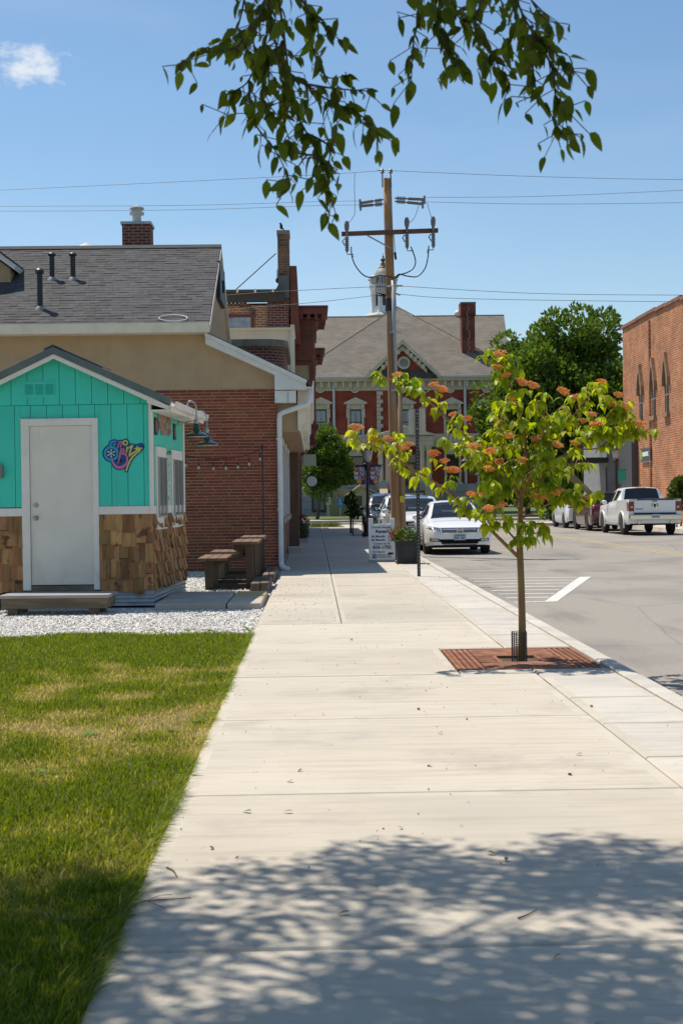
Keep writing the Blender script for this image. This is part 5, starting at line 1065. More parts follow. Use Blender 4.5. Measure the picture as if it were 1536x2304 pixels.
for lst in ([(798,388),(797,420),(798,475),(793,490),(783,503)], [(943,455),(936,480),(928,495),(919,502)], [(960,455),(967,480),(971,495),(972,510)]):
    MB().tube(pp(lst, PBY-.3), .008, 5).build('jumper_wire', metal, **Z, smooth=True)
p = pole_at(545); MB().tube([Vector((p.x+.12,p.y-.16,PY(885,530,PBY).z)), Vector((p.x+.15,p.y-.16,PY(889,570,PBY).z))], .02, 6).build('ground_moulding', white, **Z); MB().cone(PY(888,568,PBY-.2), PY(890,584,PBY-.2), .035, .03, 8).build('bracket_box', black, **Z)
# dead-end insulator strings
for ya, yb2, px1, px2 in ((449,455,862,810),(459,462,862,811),(446,447,888,955),(453,457,888,951)):
    s_ = PY(px1, ya, PBY-.1); e_ = PY(px2, yb2, PBY-.1); e_.y = PBY+ (.0); pr = MB(); n = 9
    pr.tube([s_, e_], .022, 6); 
    for i in range(4): q = s_.lerp(e_, .10+.075*i); pr.cone(q-(e_-s_).normalized()*.015, q+(e_-s_).normalized()*.015, .06, .05, 10)
    pr.cone(s_.lerp(e_,.45), e_, .04, .04, 8); g = pr.build('dead_end_insulator', pore, **Z)
    MB().cone(e_+Vector((0,0,.10)), e_-Vector((0,0,.12)), .03, .03, 8).build('clamp', metal, g, world=True)
for px, base in ((859.5,-.13),(878,.10)):
    q = PY(px, 384, PBY-.05); MB().tube([Vector((top.x+base,PBY-.1,top.z-.25)), Vector((q.x,PBY-.08,q.z-.05))], .022, 6).lathe([(.03,-.08),(.07,-.05),(.04,-.02),(.06,.0),(.03,.04),(.01,.05)], q.x, PBY-.08, 10, q.z).build('pin_insulator', metal, **Z)
q = PY(858,660,PBY-.2); 
for k in range(6): MB().tube(spl([(q.x-.10+.04*k,PBY-.2,q.z+.45),(q.x-.14+.05*k,PBY-.22,q.z+.15),(q.x-.12+.06*k,PBY-.22,q.z-.05),(q.x+.12-.05*k,PBY-.22,q.z-.08+.02*k)],5), .012, 5).build('coiled_wire', black, **Z)
MB().tube([PY(845,645,PBY-.2), PY(905,643,PBY-.2)], .025, 6).build('spool_bracket', galv, **Z); MB().tube([PY(888,660,PBY-.2), PY(900,664,PBY-.2)], .025, 6).build('spool_bracket', galv, **Z)
wire = mat('line_wire', (.16,.16,.17), .5, metal=.2)
def line(name, lst, r, label):
    Ps = spl([PY(a_, b_, PBY+dy_) for a_, b_, dy_ in lst], 10); o = MB().tube(Ps, r, 5).build(name, wire, smooth=True); tag(o, label, 'wire', 'overhead wires at the pole')
line('power_line', [(-500,452,0),(0,428,0),(400,409,0),(700,394,0),(860,384,-.08)], .0062, 'highest overhead wire running left from the pole top')
line('power_line', [(860,384,-.08),(878,384,-.08),(1200,397,0),(1536,404,0),(2100,404,0)], .0062, 'highest overhead wire running right from the pole top')
line('power_line', [(-500,463,0),(0,464,0),(420,462,0),(700,454,0),(810,452,0)], .0058, 'upper of two wires from the left insulators')
line('power_line', [(-500,472,0),(0,475,0),(420,472,0),(700,463,0),(811,461,0)], .0058, 'lower of two wires from the left insulators')
line('power_line', [(955,444,0),(1200,442,0),(1536,428,0),(2100,400,0)], .0058, 'upper of two wires from the right insulators')
line('power_line', [(951,454,0),(1200,459,0),(1536,456,0),(2100,445,0)], .0058, 'lower of two wires from the right insulators')
line('service_line', [(300,690,-.1),(512,664,-.1),(700,652,-.15),(848,645,-.2)], .0072, 'service wire crossing in front of the old brick chimney')
line('service_line', [(300,720,-.1),(512,697,-.1),(700,681,-.15),(850,664,-.2)], .0072, 'lower service wire crossing in front of the bay window cornice')
line('service_line', [(905,644,-.2),(1200,660,0),(1536,664,0),(2100,664,0)], .0072, 'upper service wire passing over the courthouse roof')
line('service_line', [(898,662,-.2),(1050,672,0),(1536,679,0),(2100,680,0)], .0072, 'lower service wire passing over the courthouse roof')
# ------------------------------------------------------------------ sign post (seen from behind)
g0 = G(942,1297); spz = PY(934,920,g0.y).z
ps = thing('sign_post', 'black perforated sign post carrying a blank sign back', 'sign', (g0.x,g0.y,0)); lean = PY(935,920,g0.y).x-g0.x
prf = MB().bx(-.028,.028,-.026,.026,-.03,spz).build('post', iron, ps)
hole = mat('post_hole', (.30,.30,.30), .7)
hm = MB(); 
for i in range(int(spz/.06)): hm.cone((0,-.0262,.05+i*.06),(0,-.0275,.05+i*.06),.010,.010,8)
hm.build('perforations', hole, prf)
sbk = mat('sign_back', (.47,.43,.35), .5, (.42,.385,.32), 4); z0, z1 = PY(934,976,g0.y).z, PY(934,920,g0.y).z
MB().prism([(-.15,z0+.03),(-.12,z0),(.12,z0),(.15,z0+.03),(.15,z1-.03),(.12,z1),(-.12,z1),(-.15,z1-.03)], 'Y', .03, .036).build('sign_plate', sbk, ps)
for z in (z0+.09,z1-.09): MB().ball((0,-.03,z),.014).build('bolt', galv, ps)
# ------------------------------------------------------------------ A-frame sign
g0, g1 = G(828,1262), G(889,1264); ax = (g0.x+g1.x)/2; ay = 31.6; wA = (g1.x-g0.x)/2
af = thing('sandwich_board', 'white A-frame pavement sign with blue annuity rates lettering', 'sign', (ax,ay,0), R(-1))
H1 = PY(858,1165,ay).z; wpl = mat('white_plastic', (.86,.86,.86), .5, (.80,.80,.80), 3); tl = math.atan2(.16, H1)
def leaf(sgn):
    Mx = Matrix.Translation((0,sgn*.20,0)) @ Matrix.Rotation(sgn*tl, 4, 'X')
    hz = PY(858,1178,ay).z
    p_ = MB().bx(-wA,wA,-.018,.018,.045,hz).bx(-wA,-wA+.10,-.018,.018,hz,H1).bx(wA-.10,wA,-.018,.018,hz,H1).bx(-.07,-.035,-.018,.018,hz,H1).bx(.035,.07,-.018,.018,hz,H1).bx(-.035,.035,-.018,.018,H1-.035,H1).xf(Mx).build('panel', wpl, af, bevel=.006)
    MB().bx(-wA-.004,wA+.004,-.024,.024,.0,.045).xf(Mx).build('foot_rail', mat('rail_grey', (.42,.42,.43), .6), p_)
    return Mx, p_
Mf, pf = leaf(-1); Mb, pb = leaf(1)
navy = mat('sign_navy', (.012,.03,.13), .6); inkb = mat('sign_ink', (.02,.025,.05), .6)
kA = ay/3200
def sgt(txt, px, py, size, m_, **k):
    o_ = text('lettering', txt, size, m_, pf, (0,0,0), **k); loc = Vector(((px-858.5)*kA, -.0195, (1262-py)*kA)); M_ = Mf @ Matrix.Translation(loc) @ Matrix.Rotation(PI/2,4,'X'); o_.location = M_.to_translation(); o_.rotation_euler = M_.to_euler(); return o_
sgt('Current Annuity', 857.5, 1185.5, .058, inkb, bold=.0017, sx=1.12)
sgt('Rates', 857.5, 1196, .092, navy, bold=.0035, sx=1.25)
sgt('36 Month', 850, 1206.5, .066, inkb, bold=.0024, sx=1.18); sgt('5.20', 877.5, 1206, .056, inkb, bold=.0018, sx=1.05)
sgt('60 Month', 850, 1214.5, .066, inkb, bold=.0024, sx=1.18); sgt('5.45', 877.5, 1214, .056, inkb, bold=.0018, sx=1.05)
sgt('Contact Us At', 858, 1222.5, .056, inkb, bold=.0017, sx=1.15); sgt('833-1755', 858.5, 1232, .096, navy, bold=.004, sx=1.1)
sgt('Or Stop In', 851, 1241, .058, inkb, bold=.0018, sx=1.05)
sgt('PURDUM  GRAY', 863.5, 1247.5, .036, inkb, bold=.0015, sx=1.2); sgt('INGLEDUE  BECK', 863.5, 1252, .036, inkb, bold=.0015, sx=1.15)
def sbox(x0, x1, y0, y1, m_, nm): MB().bx((x0-858.5)*kA,(x1-858.5)*kA,-.0215,-.0185,(1262-y1)*kA,(1262-y0)*kA).xf(Mf).build(nm, m_, pf)
sbox(872,883,1207.3,1208,inkb,'underline'); sbox(872,883,1215.3,1216,inkb,'underline')
for a_, b_, c_, d_ in ((837,841.2,1244,1248.6),(841.8,846,1244,1248.6),(837,841.2,1249.2,1254),(841.8,846,1249.2,1254)): sbox(a_, b_, c_, d_, navy, 'logo_square')
for i_, a_ in enumerate('PGIB'): o_ = sgt(a_, 839.1+4.8*(i_ % 2), 1248+5.2*(i_//2), .04, wpl, bold=.001); o_.location.y -= .003
MB().prism([(.13,.175),(.16,.15),(.16,.165),(.245,.165),(.245,.21),(.16,.21),(.16,.225),(.13,.1875)], 'Y', -.0215, -.0185).xf(Mf).build('arrow', inkb, pf)
# ------------------------------------------------------------------ planters
plm = mat('planter_charcoal', (.028,.028,.031), .55, (.022,.022,.024), 6)
def planter(loc, w, h_, label):
    t = thing('planter_box', label, 'planter', loc, 0, 'charcoal planters')
    m = MB(); a, b = w*.46, w*.5; m.add([(-a,-a,.03),(a,-a,.03),(a,a,.03),(-a,a,.03),(-b,-b,h_-.05),(b,-b,h_-.05),(b,b,h_-.05),(-b,b,h_-.05)], [(0,1,5,4),(1,2,6,5),(2,3,7,6),(3,0,4,7),(0,3,2,1)]); m.build('tub', plm, t)
    MB().bx(-b-.02,b+.02,-b-.02,b+.02,h_-.05,h_).build('rim', plm, t, bevel=.006); MB().bx(-a-.02,a+.02,-a-.02,a+.02,0,.035).build('plinth', plm, t)
    MB().bx(-a*.72,a*.72,-b+.002,-b+.02,h_*.2,h_*.23).bx(-a*.72,a*.72,-b-.008,-b+.02,h_*.80,h_*.83).bx(-a*.72,-a*.66,-b-.004,-b+.02,h_*.23,h_*.8).bx(a*.66,a*.72,-b-.004,-b+.02,h_*.23,h_*.8).build('panel_moulding', plm, t)
    MB().bx(-b+.03,b-.03,-b+.03,b-.03,h_-.06,h_+.004).build('potting_soil', soil, t); return t
h_ = PY(918,1217,30.35).z; pl1 = planter((2.0,30.62,0), .50, h_, 'square charcoal planter of leafy flowers behind the sign post'); pl2 = planter((1.76,32.6,0), .50, h_, 'square charcoal planter half hidden behind the white pavement sign')
pot = thing('flower_pot', 'dark pot of red flowers on the step by the shop fronts', 'flower pot', (-.42,46.6,.14)); MB().lathe([(.16,0),(.24,.05),(.26,.42),(.29,.43),(.29,.48),(.2,.48)], 0, 0, 16).build('pot', black, pot, auto=40)
# ------------------------------------------------------------------ bike rack
g0 = G(782,1192); rk = thing('bike_rack', 'black steel hoop bicycle rack on the pavement beyond the lamp', 'bike rack', (g0.x+.25,57.5,0))
MB().tube(spl([(-.27,0,0),(-.27,0,.55),(-.2,0,.74),(0,0,.82),(.2,0,.74),(.27,0,.55),(.27,0,0)],6), .045, 10).build('hoop', iron, rk, smooth=True); MB().lathe([(.10,0),(.10,.012)], -.27, 0, 12).lathe([(.10,0),(.10,.012)], .27, 0, 12).build('foot_plate', iron, rk)
tgd = thing('sidewalk_grate', 'flat dark iron tree grate around the thin sapling by the bicycle rack', 'tree grate', (g0.x+.45,54.4,0)); MB().bx(-.6,.6,-.6,.6,.001,.012).build('plate', iron, tgd)
for x_ in (-.12,.16): MB().cone((x_,-.3,0),(x_,-.3,1.0),.02,.02,6).build('stake', iron, tgd)
# ------------------------------------------------------------------ picnic benches
comp = mat('composite_brown', (.20,.115,.07), .75, (.16,.09,.055), 7, stretch=(2,.2,2), rnd=.1); comp2 = mat('composite_dark', (.10,.068,.05), .8, (.085,.058,.042), 6)
def bench(y0, y1, label):
    L = y1-y0; t = thing('picnic_bench', label, 'picnic table', (-1.35,y0,0), 0, 'brown picnic tables by the brick wall')
    for i in range(3): MB().bx(-.50+i*.157,-.50+.15+i*.157,0,L,.455,.50).build('seat_board', comp, t, bevel=.006)
    for i in range(3): MB().bx(.04+i*.142,.04+.135+i*.142,.02,L,.71,.755).build('table_board', comp, t, bevel=.006)
    for yy in (.18,L-.3):
        MB().bx(-.40,-.26,yy,yy+.09,.02,.454).build('leg', comp2, t, bevel=.006); MB().prism([(.26,.06),(.38,.06),(.36,.709),(.24,.709)], 'Y', yy, yy+.09).build('leg', comp2, t, bevel=.006)
        MB().bx(-.40,.40,yy+.092,yy+.18,-.02,.075).build('ground_beam', comp2, t, bevel=.006); MB().prism([(.05,.62),(.30,.50),(.30,.57),(.10,.70),(.05,.70)], 'Y', yy+.092, yy+.17).build('brace', comp2, t); MB().prism([(-.28,.36),(.26,.50),(.26,.57),(-.28,.43)], 'Y', yy+.092, yy+.17).build('cross_brace', comp2, t)
bench(22.5,24.1,'brown composite picnic table with side bench nearer the concrete pad'); bench(25.3,27.1,'brown composite picnic table with side bench nearer the brick wall')
# ------------------------------------------------------------------ string lights
lp0 = PY(594,1286,28.0); lpz = PY(594,1006,28.0).z
pst = thing('light_pole', 'thin black pole holding up the string lights against the brick wall', 'pole', (lp0.x,28.0,0)); MB().cone((0,0,0),(0,0,lpz),.022,.016,10).build('shaft', iron, pst); MB().ball((0,0,lpz+.01),.035).build('cap', iron, pst); MB().lathe([(.14,-.01),(.14,.03),(.03,.05)], 0, 0, 14).build('foot', iron, pst)
bp_ = [(418,1027),(447,1032),(480,1034),(508,1033),(535,1031),(560,1024),(585,1013)]
sl_ = thing('string_lights', 'string of clear bulbs hanging in front of the brick wall', 'string lights', (lp0.x,28.0,0))
MB().tube(spl([PY(300,990,28.0)]+[PY(380,1018,28.0)]+[PY(a_,b_-2,28.0) for a_, b_ in bp_]+[Vector((lp0.x,28.0,lpz-.02))],5), .007, 5).build('cable', black, sl_, world=True)
bulb = glassmat('bulb_glass', (.9,.88,.8), .3, .1, (.60,.55,.45))
for a_, b_ in bp_:
    p = PY(a_, b_, 28.0); k = MB().cone((p.x,28.0,p.z+.01),(p.x,28.0,p.z-.08),.006,.006,6).cone((p.x,28.0,p.z-.08),(p.x,28.0,p.z-.135),.016,.018,10).build('socket', black, sl_, world=True)
    MB().lathe([(.013,-.135),(.026,-.16),(.030,-.185),(.02,-.21),(.004,-.22)], p.x, 28.0, 12, p.z).build('bulb', bulb, k, world=True, smooth=True)
# ------------------------------------------------------------------ bird on the chimney
bq = PY(631,517,44.3); bd = thing('bird', 'small dark bird perched on the old brick chimney', 'bird', (-.90,44.2,bq.z-.02))
m = MB(); m.ball((0,0,.10),.05,.05,.085,10,7); m.ball((-.02,0,.19),.035,.035,.035,10,6); m.cone((-.05,0,.19),(-.085,0,.185),.012,.002,6); m.cone((.02,0,.06),(.10,0,-.02),.03,.012,6); m.cone((0,.015,.0),(0,.015,.05),.006,.006,5); m.cone((0,-.015,.0),(0,-.015,.05),.006,.006,5); m.build('body', black, bd, smooth=True)
# ------------------------------------------------------------------ things before the courthouse
hut = thing('utility_hut', 'small beige gabled utility hut in front of the courthouse', 'hut', (PY(812,1150,112).x,112,0)); bg_ = mat('hut_beige', (.50,.42,.30), .85, (.45,.38,.27), 2)
MB().prism([(-1.0,0),(1.0,0),(1.0,1.75),(0,2.35),(-1.0,1.75)], 'Y', 0, 3).build('wall', bg_, hut); MB().prism([(-1.3,1.62),(-1.25,1.55),(0,2.32),(1.8,1.55),(1.85,1.62),(0,2.5)], 'Y', -.3, 3.2).build('roof', mat('hut_roof', (.46,.38,.27), .8), hut); MB().bx(-.62,.1,-.02,0,0,1.6).build('door', mat('hut_door', (.12,.09,.07), .7), hut)
ug = mat('cabinet_green', (.23,.235,.14), .7, (.20,.205,.12), 2)
q = thing('utility_cabinet', 'olive green metal utility cabinet beside the beige hut', 'cabinet', (PY(763,1150,113).x,113,0)); MB().bx(-1.0,1.0,0,1.2,0,2.0).build('body', ug, q, bevel=.03); MB().bx(-1.05,1.05,-.05,1.25,2.0,2.08).build('lid', ug, q); MB().bx(-.01,.01,-.012,0,.1,1.9).build('door_seam', black, q)
q = thing('meter_box', 'grey electrical meter box on a post beside the olive cabinet', 'meter', (PY(739,1150,112.5).x,112.5,0)); MB().bx(-.2,.2,-.1,.1,.9,1.5).build('box', alu, q, bevel=.02); MB().cone((0,0,0),(0,0,.9),.04,.04,8).build('post', alu, q)
for px, py, Y_, lab in ((765,1131,105,'blue accessible parking sign in front of the olive cabinet'),(846,1120,100,'blue accessible parking sign above the parked cars'),(1322,1104,88,'blue accessible parking sign behind the maroon car')):
    p = PY(px, py, Y_); q = thing('parking_sign', lab, 'sign', (p.x,Y_,0), 0, 'blue accessible parking signs'); MB().cone((0,.02,0),(0,.02,p.z+.3),.03,.03,8).build('post', galv, q); MB().bx(-.22,.22,-.01,.01,p.z-.32,p.z+.32).build('plate', mat('sign_blue', (.04,.20,.50), .5), q, bevel=.02)
    MB().ball((-.02,-.012,p.z+.17),.05,.004,.05).tube([(-.03,-.013,p.z+.1),(-.02,-.013,p.z-.02),(.08,-.013,p.z-.03),(.12,-.013,p.z-.15)], .018, 5).tube([(-.05,-.013,p.z+.02),(-.10,-.013,p.z-.08),(-.05,-.013,p.z-.17),(.04,-.013,p.z-.15)], .015, 5).build('wheelchair_symbol', white, q)
# ================================================================== cars
from mathutils.bvhtree import BVHTree
def itp(tab, y):
    if y <= tab[0][0]: return tab[0][1]
    for (a, va), (b, vb) in zip(tab, tab[1:]):
        if y <= b: t = (y-a)/(b-a); t = t*t*(3-2*t)*.5+t*.5; return va+(vb-va)*t
    return tab[-1][1]
rubber = mat('tyre_rubber', (.016,.016,.017), .85, (.03,.028,.026), 20); rimm = mat('alloy_rim', (.34,.34,.35), .35, metal=.7); chrome = mat('chrome', (.62,.62,.63), .12, metal=1.0)
under = mat('car_underside', (.012,.012,.013), .8); bplast = mat('black_trim', (.02,.02,.021), .5); inter = mat('car_interior', (.05,.048,.045), .8); seatm = mat('seat_grey', (.085,.08,.075), .8)
cglass = glassmat('car_glass', (.50,.58,.58), .62, .02, (.012,.016,.018)); tglass = glassmat('tinted_glass', (.16,.17,.19), .25, .02, (.008,.009,.011))
lampg = mat('headlight_lens', (.22,.23,.24), .15, (.035,.035,.04), 14, lo=.42, hi=.58, spec=.8, coat=.5); redl = mat('tail_lamp', (.25,.010,.012), .2, (.13,.006,.01), 10, coat=.6); grl = mat('grille_black', (.012,.012,.013), .8, spec=.1); platem = mat('plate_white', (.52,.56,.60), .5); plateb = mat('plate_blue', (.09,.30,.48), .5); foglens = mat('fog_lens', (.50,.48,.42), .2, coat=.5)
def car(name, label, loc, rz, S, group):
    t = thing(name, label, S['cat'], loc, rz, group); Lc = S['L']; W2 = S['W']/2; yc, yr0, yr1, yb = S['cowl'], S['roof0'], S['roof1'], S['back']
    wh = S['wheels']; Rt = S['R']; Ra = Rt*1.16
    ysx = set([0, .03, .08, .15, .25, .38, Lc, Lc-.03, Lc-.08, Lc-.16, Lc-.28, yc, yr0, yr1, yb]); 
    y = .5
    while y < Lc-.3: ysx.add(round(y,3)); y += .11
    for w in wh:
        for k in range(-8,9): ysx.add(round(w+Ra*math.sin(k*PI/16),3))
    pil = S['pillars']
    for a, b in pil: ysx.add(a); ysx.add(b)
    ys = sorted(v for v in ysx if 0 <= v <= Lc); ys = [v for i, v in enumerate(ys) if i == 0 or v-ys[i-1] > .008]
    if Lc not in ys: ys[-1] = Lc
    rows = []
    for y in ys:
        e = min(1, y/S['nose']); w = W2*(1-S['nosein']*(1-e)**2.2); e2 = min(1, (Lc-y)/S['tail']); w *= (1-S['tailin']*(1-e2)**2.2)
        zs = S['sill']+.05*(1-e)+.10*(1-e2)*S.get('kick',1)
        for c_ in wh:
            if abs(y-c_) < Ra: zs = max(zs, Rt+math.sqrt(Ra*Ra-(y-c_)**2))
        zb, zt, wt = itp(S['belt'], y), itp(S['top'], y), itp(S['wtop'], y)*w/W2
        wsh = w*itp(S.get('shoulder', [(0,.94)]), y); zt = max(zt, zb+.012)
        zm = max(zs+.03, .55*zb); zm = min(zm, zb-.10)
        zs = min(zs, zm-.015)
        pts = [(w*.94, zs), (w*.985, min(zs+.09, zm-.008)), (w, zm), (w*.992, (zm+zb)/2+.04), (wsh+.012, zb-.015), (wsh, zb)]
        for f in (.10, .86): pts.append((wsh+(wt-wsh)*f, zb+(zt-.05-zb)*f if zt-.05 > zb else zb+(zt-zb)*f*.6))
        pts += [(wt, max(zt-.05, zb+(zt-zb)*.7)), (wt*.86, zt-.018 if zt-.018 > zb else zt), (wt*.45, zt+.006), (0, zt+.012)]
        rows.append(pts)
    n = len(rows[0]); full = []
    for y, pts in zip(ys, rows): full += [(-p[0], y, p[1]) for p in pts[:-1]]+[(pts[-1][0], y, pts[-1][1])]+[(p[0], y, p[1]) for p in pts[-2::-1]]
    m = 2*n-1; reg = {}
    def put(k, f): reg.setdefault(k, []).append(f)
    inp = lambda y0, y1: any(a-1e-6 <= y0 and y1 <= b+1e-6 for a, b in pil)
    for i in range(len(ys)-1):
        y0, y1 = ys[i], ys[i+1]; ym = (y0+y1)/2
        for j in range(m-1):
            jj = j if j < n-1 else m-2-j; f = (i*m+j, i*m+j+1, (i+1)*m+j+1, (i+1)*m+j); k = 'body'
            if jj == 6 and S['win'][0] < ym < S['win'][1] and not inp(y0, y1): k = 'side_window' if j < n-1 else 'side_window2'
            elif jj >= 9 and yc <= y0 and y1 <= yr0+1e-6: k = 'windshield'
            elif jj >= 9 and yr1-1e-6 <= y0 and y1 <= yb+1e-6: k = 'rear_window'
            put(k, f)
    reg['body'] += [tuple(range(m)), tuple(range((len(ys)-1)*m+m-1, (len(ys)-1)*m-1, -1))]
    bvh = BVHTree.FromPolygons([Vector(p) for p in full], [f for fs in reg.values() for f in fs])
    def obj(k, nm, mt, thick=0):
        used = sorted({v for f in reg[k] for v in f}); mp_ = {v: i for i, v in enumerate(used)}; b = MB(); b.v = [full[v] for v in used]; b.f = [tuple(mp_[v] for v in f) for f in reg[k]]; b.mi = [0]*len(b.f); b.fa = [None]*len(b.f)
        o = b.build(nm, mt, t); bm = bmesh.new(); bm.from_mesh(o.data); bmesh.ops.recalc_face_normals(bm, faces=bm.faces); bm.to_mesh(o.data); bm.free(); o.data.polygons.foreach_set('use_smooth', [True]*len(o.data.polygons))
        es = o.modifiers.new('split', 'EDGE_SPLIT'); es.split_angle = R(38); return o
    body = obj('body', 'body', S['paint'])
    for k, nm in (('windshield','windshield'),('rear_window','rear_window'),('side_window','side_window'),('side_window2','side_window')):
        if k in reg: obj(k, nm, S.get('glass', tglass) if k != 'windshield' else S.get('wglass', cglass))
    def decal(nm, q, mt, d='front', off=.006, nx=6, nz=4, par=None, solid=.008):
        D = {'front': Vector((0,1,0)), 'rear': Vector((0,-1,0)), 'left': Vector((1,0,0)), 'right': Vector((-1,0,0)), 'top': Vector((0,0,-1))}[d]; b = MB(); vs = []
        for j in range(nz+1):
            for i in range(nx+1):
                u_, v_ = i/nx, j/nz; a = [q[0][k]*(1-u_)*(1-v_)+q[1][k]*u_*(1-v_)+q[2][k]*u_*v_+q[3][k]*(1-u_)*v_ for k in (0,1)]
                o = {'front': (a[0],-3,a[1]), 'rear': (a[0],Lc+3,a[1]), 'left': (-4,a[0],a[1]), 'right': (4,a[0],a[1]), 'top': (a[0],a[1],4)}[d]
                hit = bvh.ray_cast(Vector(o), D); p = hit[0] if hit[0] is not None else Vector(o)+D*(3+.2); vs.append(p-D*off)
        b.add(vs, [(j*(nx+1)+i, j*(nx+1)+i+1, (j+1)*(nx+1)+i+1, (j+1)*(nx+1)+i) for j in range(nz) for i in range(nx)])
        return b.build(nm, mt, par or t, smooth=True)
    # wheels
    for wy in wh:
        for sx in (-1,1):
            xw = sx*(W2-.02); tw = .22
            prof = [(Rt*.62,-tw/2),(Rt*.9,-tw/2),(Rt,-tw*.36),(Rt,tw*.36),(Rt*.9,tw/2),(Rt*.62,tw/2)]
            M_ = Matrix.Translation((xw-sx*tw/2, wy, Rt)) @ Matrix.Rotation(PI/2,4,'Y')
            wl = MB().lathe(prof, 0, 0, 24).xf(M_).build('wheel', rubber, t, auto=40)
            r_ = MB().lathe([(Rt*.66,tw*.30),(Rt*.66,tw*.47),(Rt*.60,tw*.47),(Rt*.58,tw*.25),(.02,tw*.25)], 0, 0, 24)
            for k in range(5): a = k*2*PI/5; r_.add([(Rt*.10*math.cos(a+PI/2)*q1+Rt*q2*math.cos(a), Rt*.10*math.sin(a+PI/2)*q1+Rt*q2*math.sin(a), tw*zz) for q1, q2, zz in ((1,.1,.42),(-1,.1,.42),(-1,.62,.46),(1,.62,.46))], [(0,1,2,3)])
            for v in range(len(r_.v)):
                if sx < 0: p = r_.v[v]; r_.v[v] = (p[0], p[1], -p[2])
            r_.xf(M_).build('rim', S.get('rim', rimm), wl, auto=40)
    MB().bx(-W2*.80,W2*.80,.25,Lc-.25,S['sill']-.03,S['sill']+.25).build('underbody', under, t)
    MB().bx(-W2*.86,W2*.86,yc-.1,min(yb,Lc)-.15,S['sill']+.2,itp(S['belt'],yc)-.22).build('cabin_floor', inter, t)
    for sx in (-1,1):
        yy = S['win'][0]+.28; zz = itp(S['belt'], yy)+.07; mm = MB().ball((sx*(W2+.10),yy,zz),.115,.07,.085,12,8).build('wing_mirror', S.get('mirror', S['paint']), t, smooth=True); MB().tube([(sx*(W2-.06),yy,zz-.05),(sx*(W2+.05),yy,zz-.03)], .025, 6).build('mirror_arm', bplast, mm)
    if S.get('seats'):
        MB().bx(-W2*.80,W2*.80,yc+.02,yc+.55,itp(S['belt'],yc)-.22,itp(S['belt'],yc)-.06).build('dashboard', inter, t, bevel=.03)
        for sx in (-1,1):
            s_ = MB().bx(sx*.38-.24,sx*.38+.24,yr0+.25,yr0+.40,.55,1.08).build('seat', seatm, t, bevel=.05); MB().bx(sx*.38-.13,sx*.38+.13,yr0+.26,yr0+.36,1.13,1.30).build('headrest', seatm, s_, bevel=.04)
        MB().tube([(.38+.17*math.cos(a*PI/8),yc+.75+.06*math.sin(a*PI/8),.98+.16*math.sin(a*PI/8)) for a in range(17)], .014, 6).build('steering_wheel', bplast, t)
        MB().bx(-.12,.12,yr0-.12,yr0-.09,1.26,1.32).build('interior_mirror', bplast, t)
    return t, decal, body
wpaint = mat('car_white', (.80,.80,.79), .3, coat=.8, spec=.5); pearl = mat('car_pearl', (.74,.74,.74), .3, coat=.8); maroon = mat('car_maroon', (.085,.010,.014), .28, coat=.8); dkblue = mat('car_dark', (.02,.025,.035), .28, coat=.8)
sedan = dict(cat='car', L=4.86, W=1.85, sill=.22, R=.33, wheels=(.98,3.755), cowl=1.28, roof0=2.12, roof1=3.35, back=4.18, nose=.62, nosein=.24, tail=.6, tailin=.16, win=(1.62,3.95), pillars=[(2.62,2.72),(3.5,3.62)],
  belt=[(0,.60),(.04,.68),(.2,.76),(.6,.83),(1.28,.93),(2.2,.95),(3.6,.98),(4.3,.99),(4.75,.96),(4.86,.80)], top=[(0,.62),(.05,.70),(.25,.80),(.7,.90),(1.28,.99),(1.6,1.17),(2.12,1.415),(2.6,1.465),(3.0,1.45),(3.35,1.385),(4.18,1.07),(4.7,1.04),(4.86,.85)], wtop=[(0,.70),(.5,.78),(1.25,.80),(1.5,.72),(2.12,.60),(3.2,.60),(3.5,.62),(4.2,.74),(4.86,.70)], paint=wpaint, seats=True, glass=cglass)
GRP = 'cars parked along the pavement'; GR2 = 'vehicles parked across the street'; ZR = -.15
ac, dec, body = car('parked_sedan', 'white sedan parked at the kerb, facing the tree, first in its row', (3.92,38.35,ZR), 0, sedan, GRP)
g_ = dec('grille', [(-.46,.605),(.46,.605),(.50,.715),(-.50,.715)], grl)
for z in (.635,.665,.695): dec('grille_bar', [(-.45,z-.006),(.45,z-.006),(.455,z+.006),(-.455,z+.006)], alu, off=.018, nz=1, par=g_)
dec('chrome_strip', [(-.50,.715),(.50,.715),(.52,.74),(-.52,.74)], chrome, off=.02, nz=1); dec('chrome_strip', [(-.42,.585),(.42,.585),(.46,.605),(-.46,.605)], chrome, off=.014, nz=1)
bt_ = MB().bx(-.09,-.062,-.06,.02,.60,.72).bx(.062,.09,-.06,.02,.60,.72).bx(-.062,.062,-.06,.02,.648,.672).build('badge', chrome, ac, bevel=.006)
for s_ in (-1,1):
    dec('headlight', [(s_*.50,.655),(s_*.86,.70),(s_*.90,.80),(s_*.52,.735)], lampg, off=.010)
    fh = dec('fog_light_housing', [(s_*.50,.355),(s_*.80,.365),(s_*.80,.455),(s_*.56,.445)], bplast); dec('fog_light', [(s_*.56,.375),(s_*.77,.38),(s_*.76,.435),(s_*.59,.43)], foglens, off=.016, par=fh)
    for z0_ in (.80,): dec('door_handle', [(2.42,z0_),(2.60,z0_),(2.60,z0_+.035),(2.42,z0_+.035)], wpaint, d='left' if s_ < 0 else 'right', off=.02, nx=2, nz=1)
    for yy in (1.62,2.66,3.55): dec('door_seam', [(yy,.30),(yy+.012,.30),(yy+.012,.93),(yy,.93)], bplast, d='left' if s_ < 0 else 'right', off=.003, nx=1, nz=5)
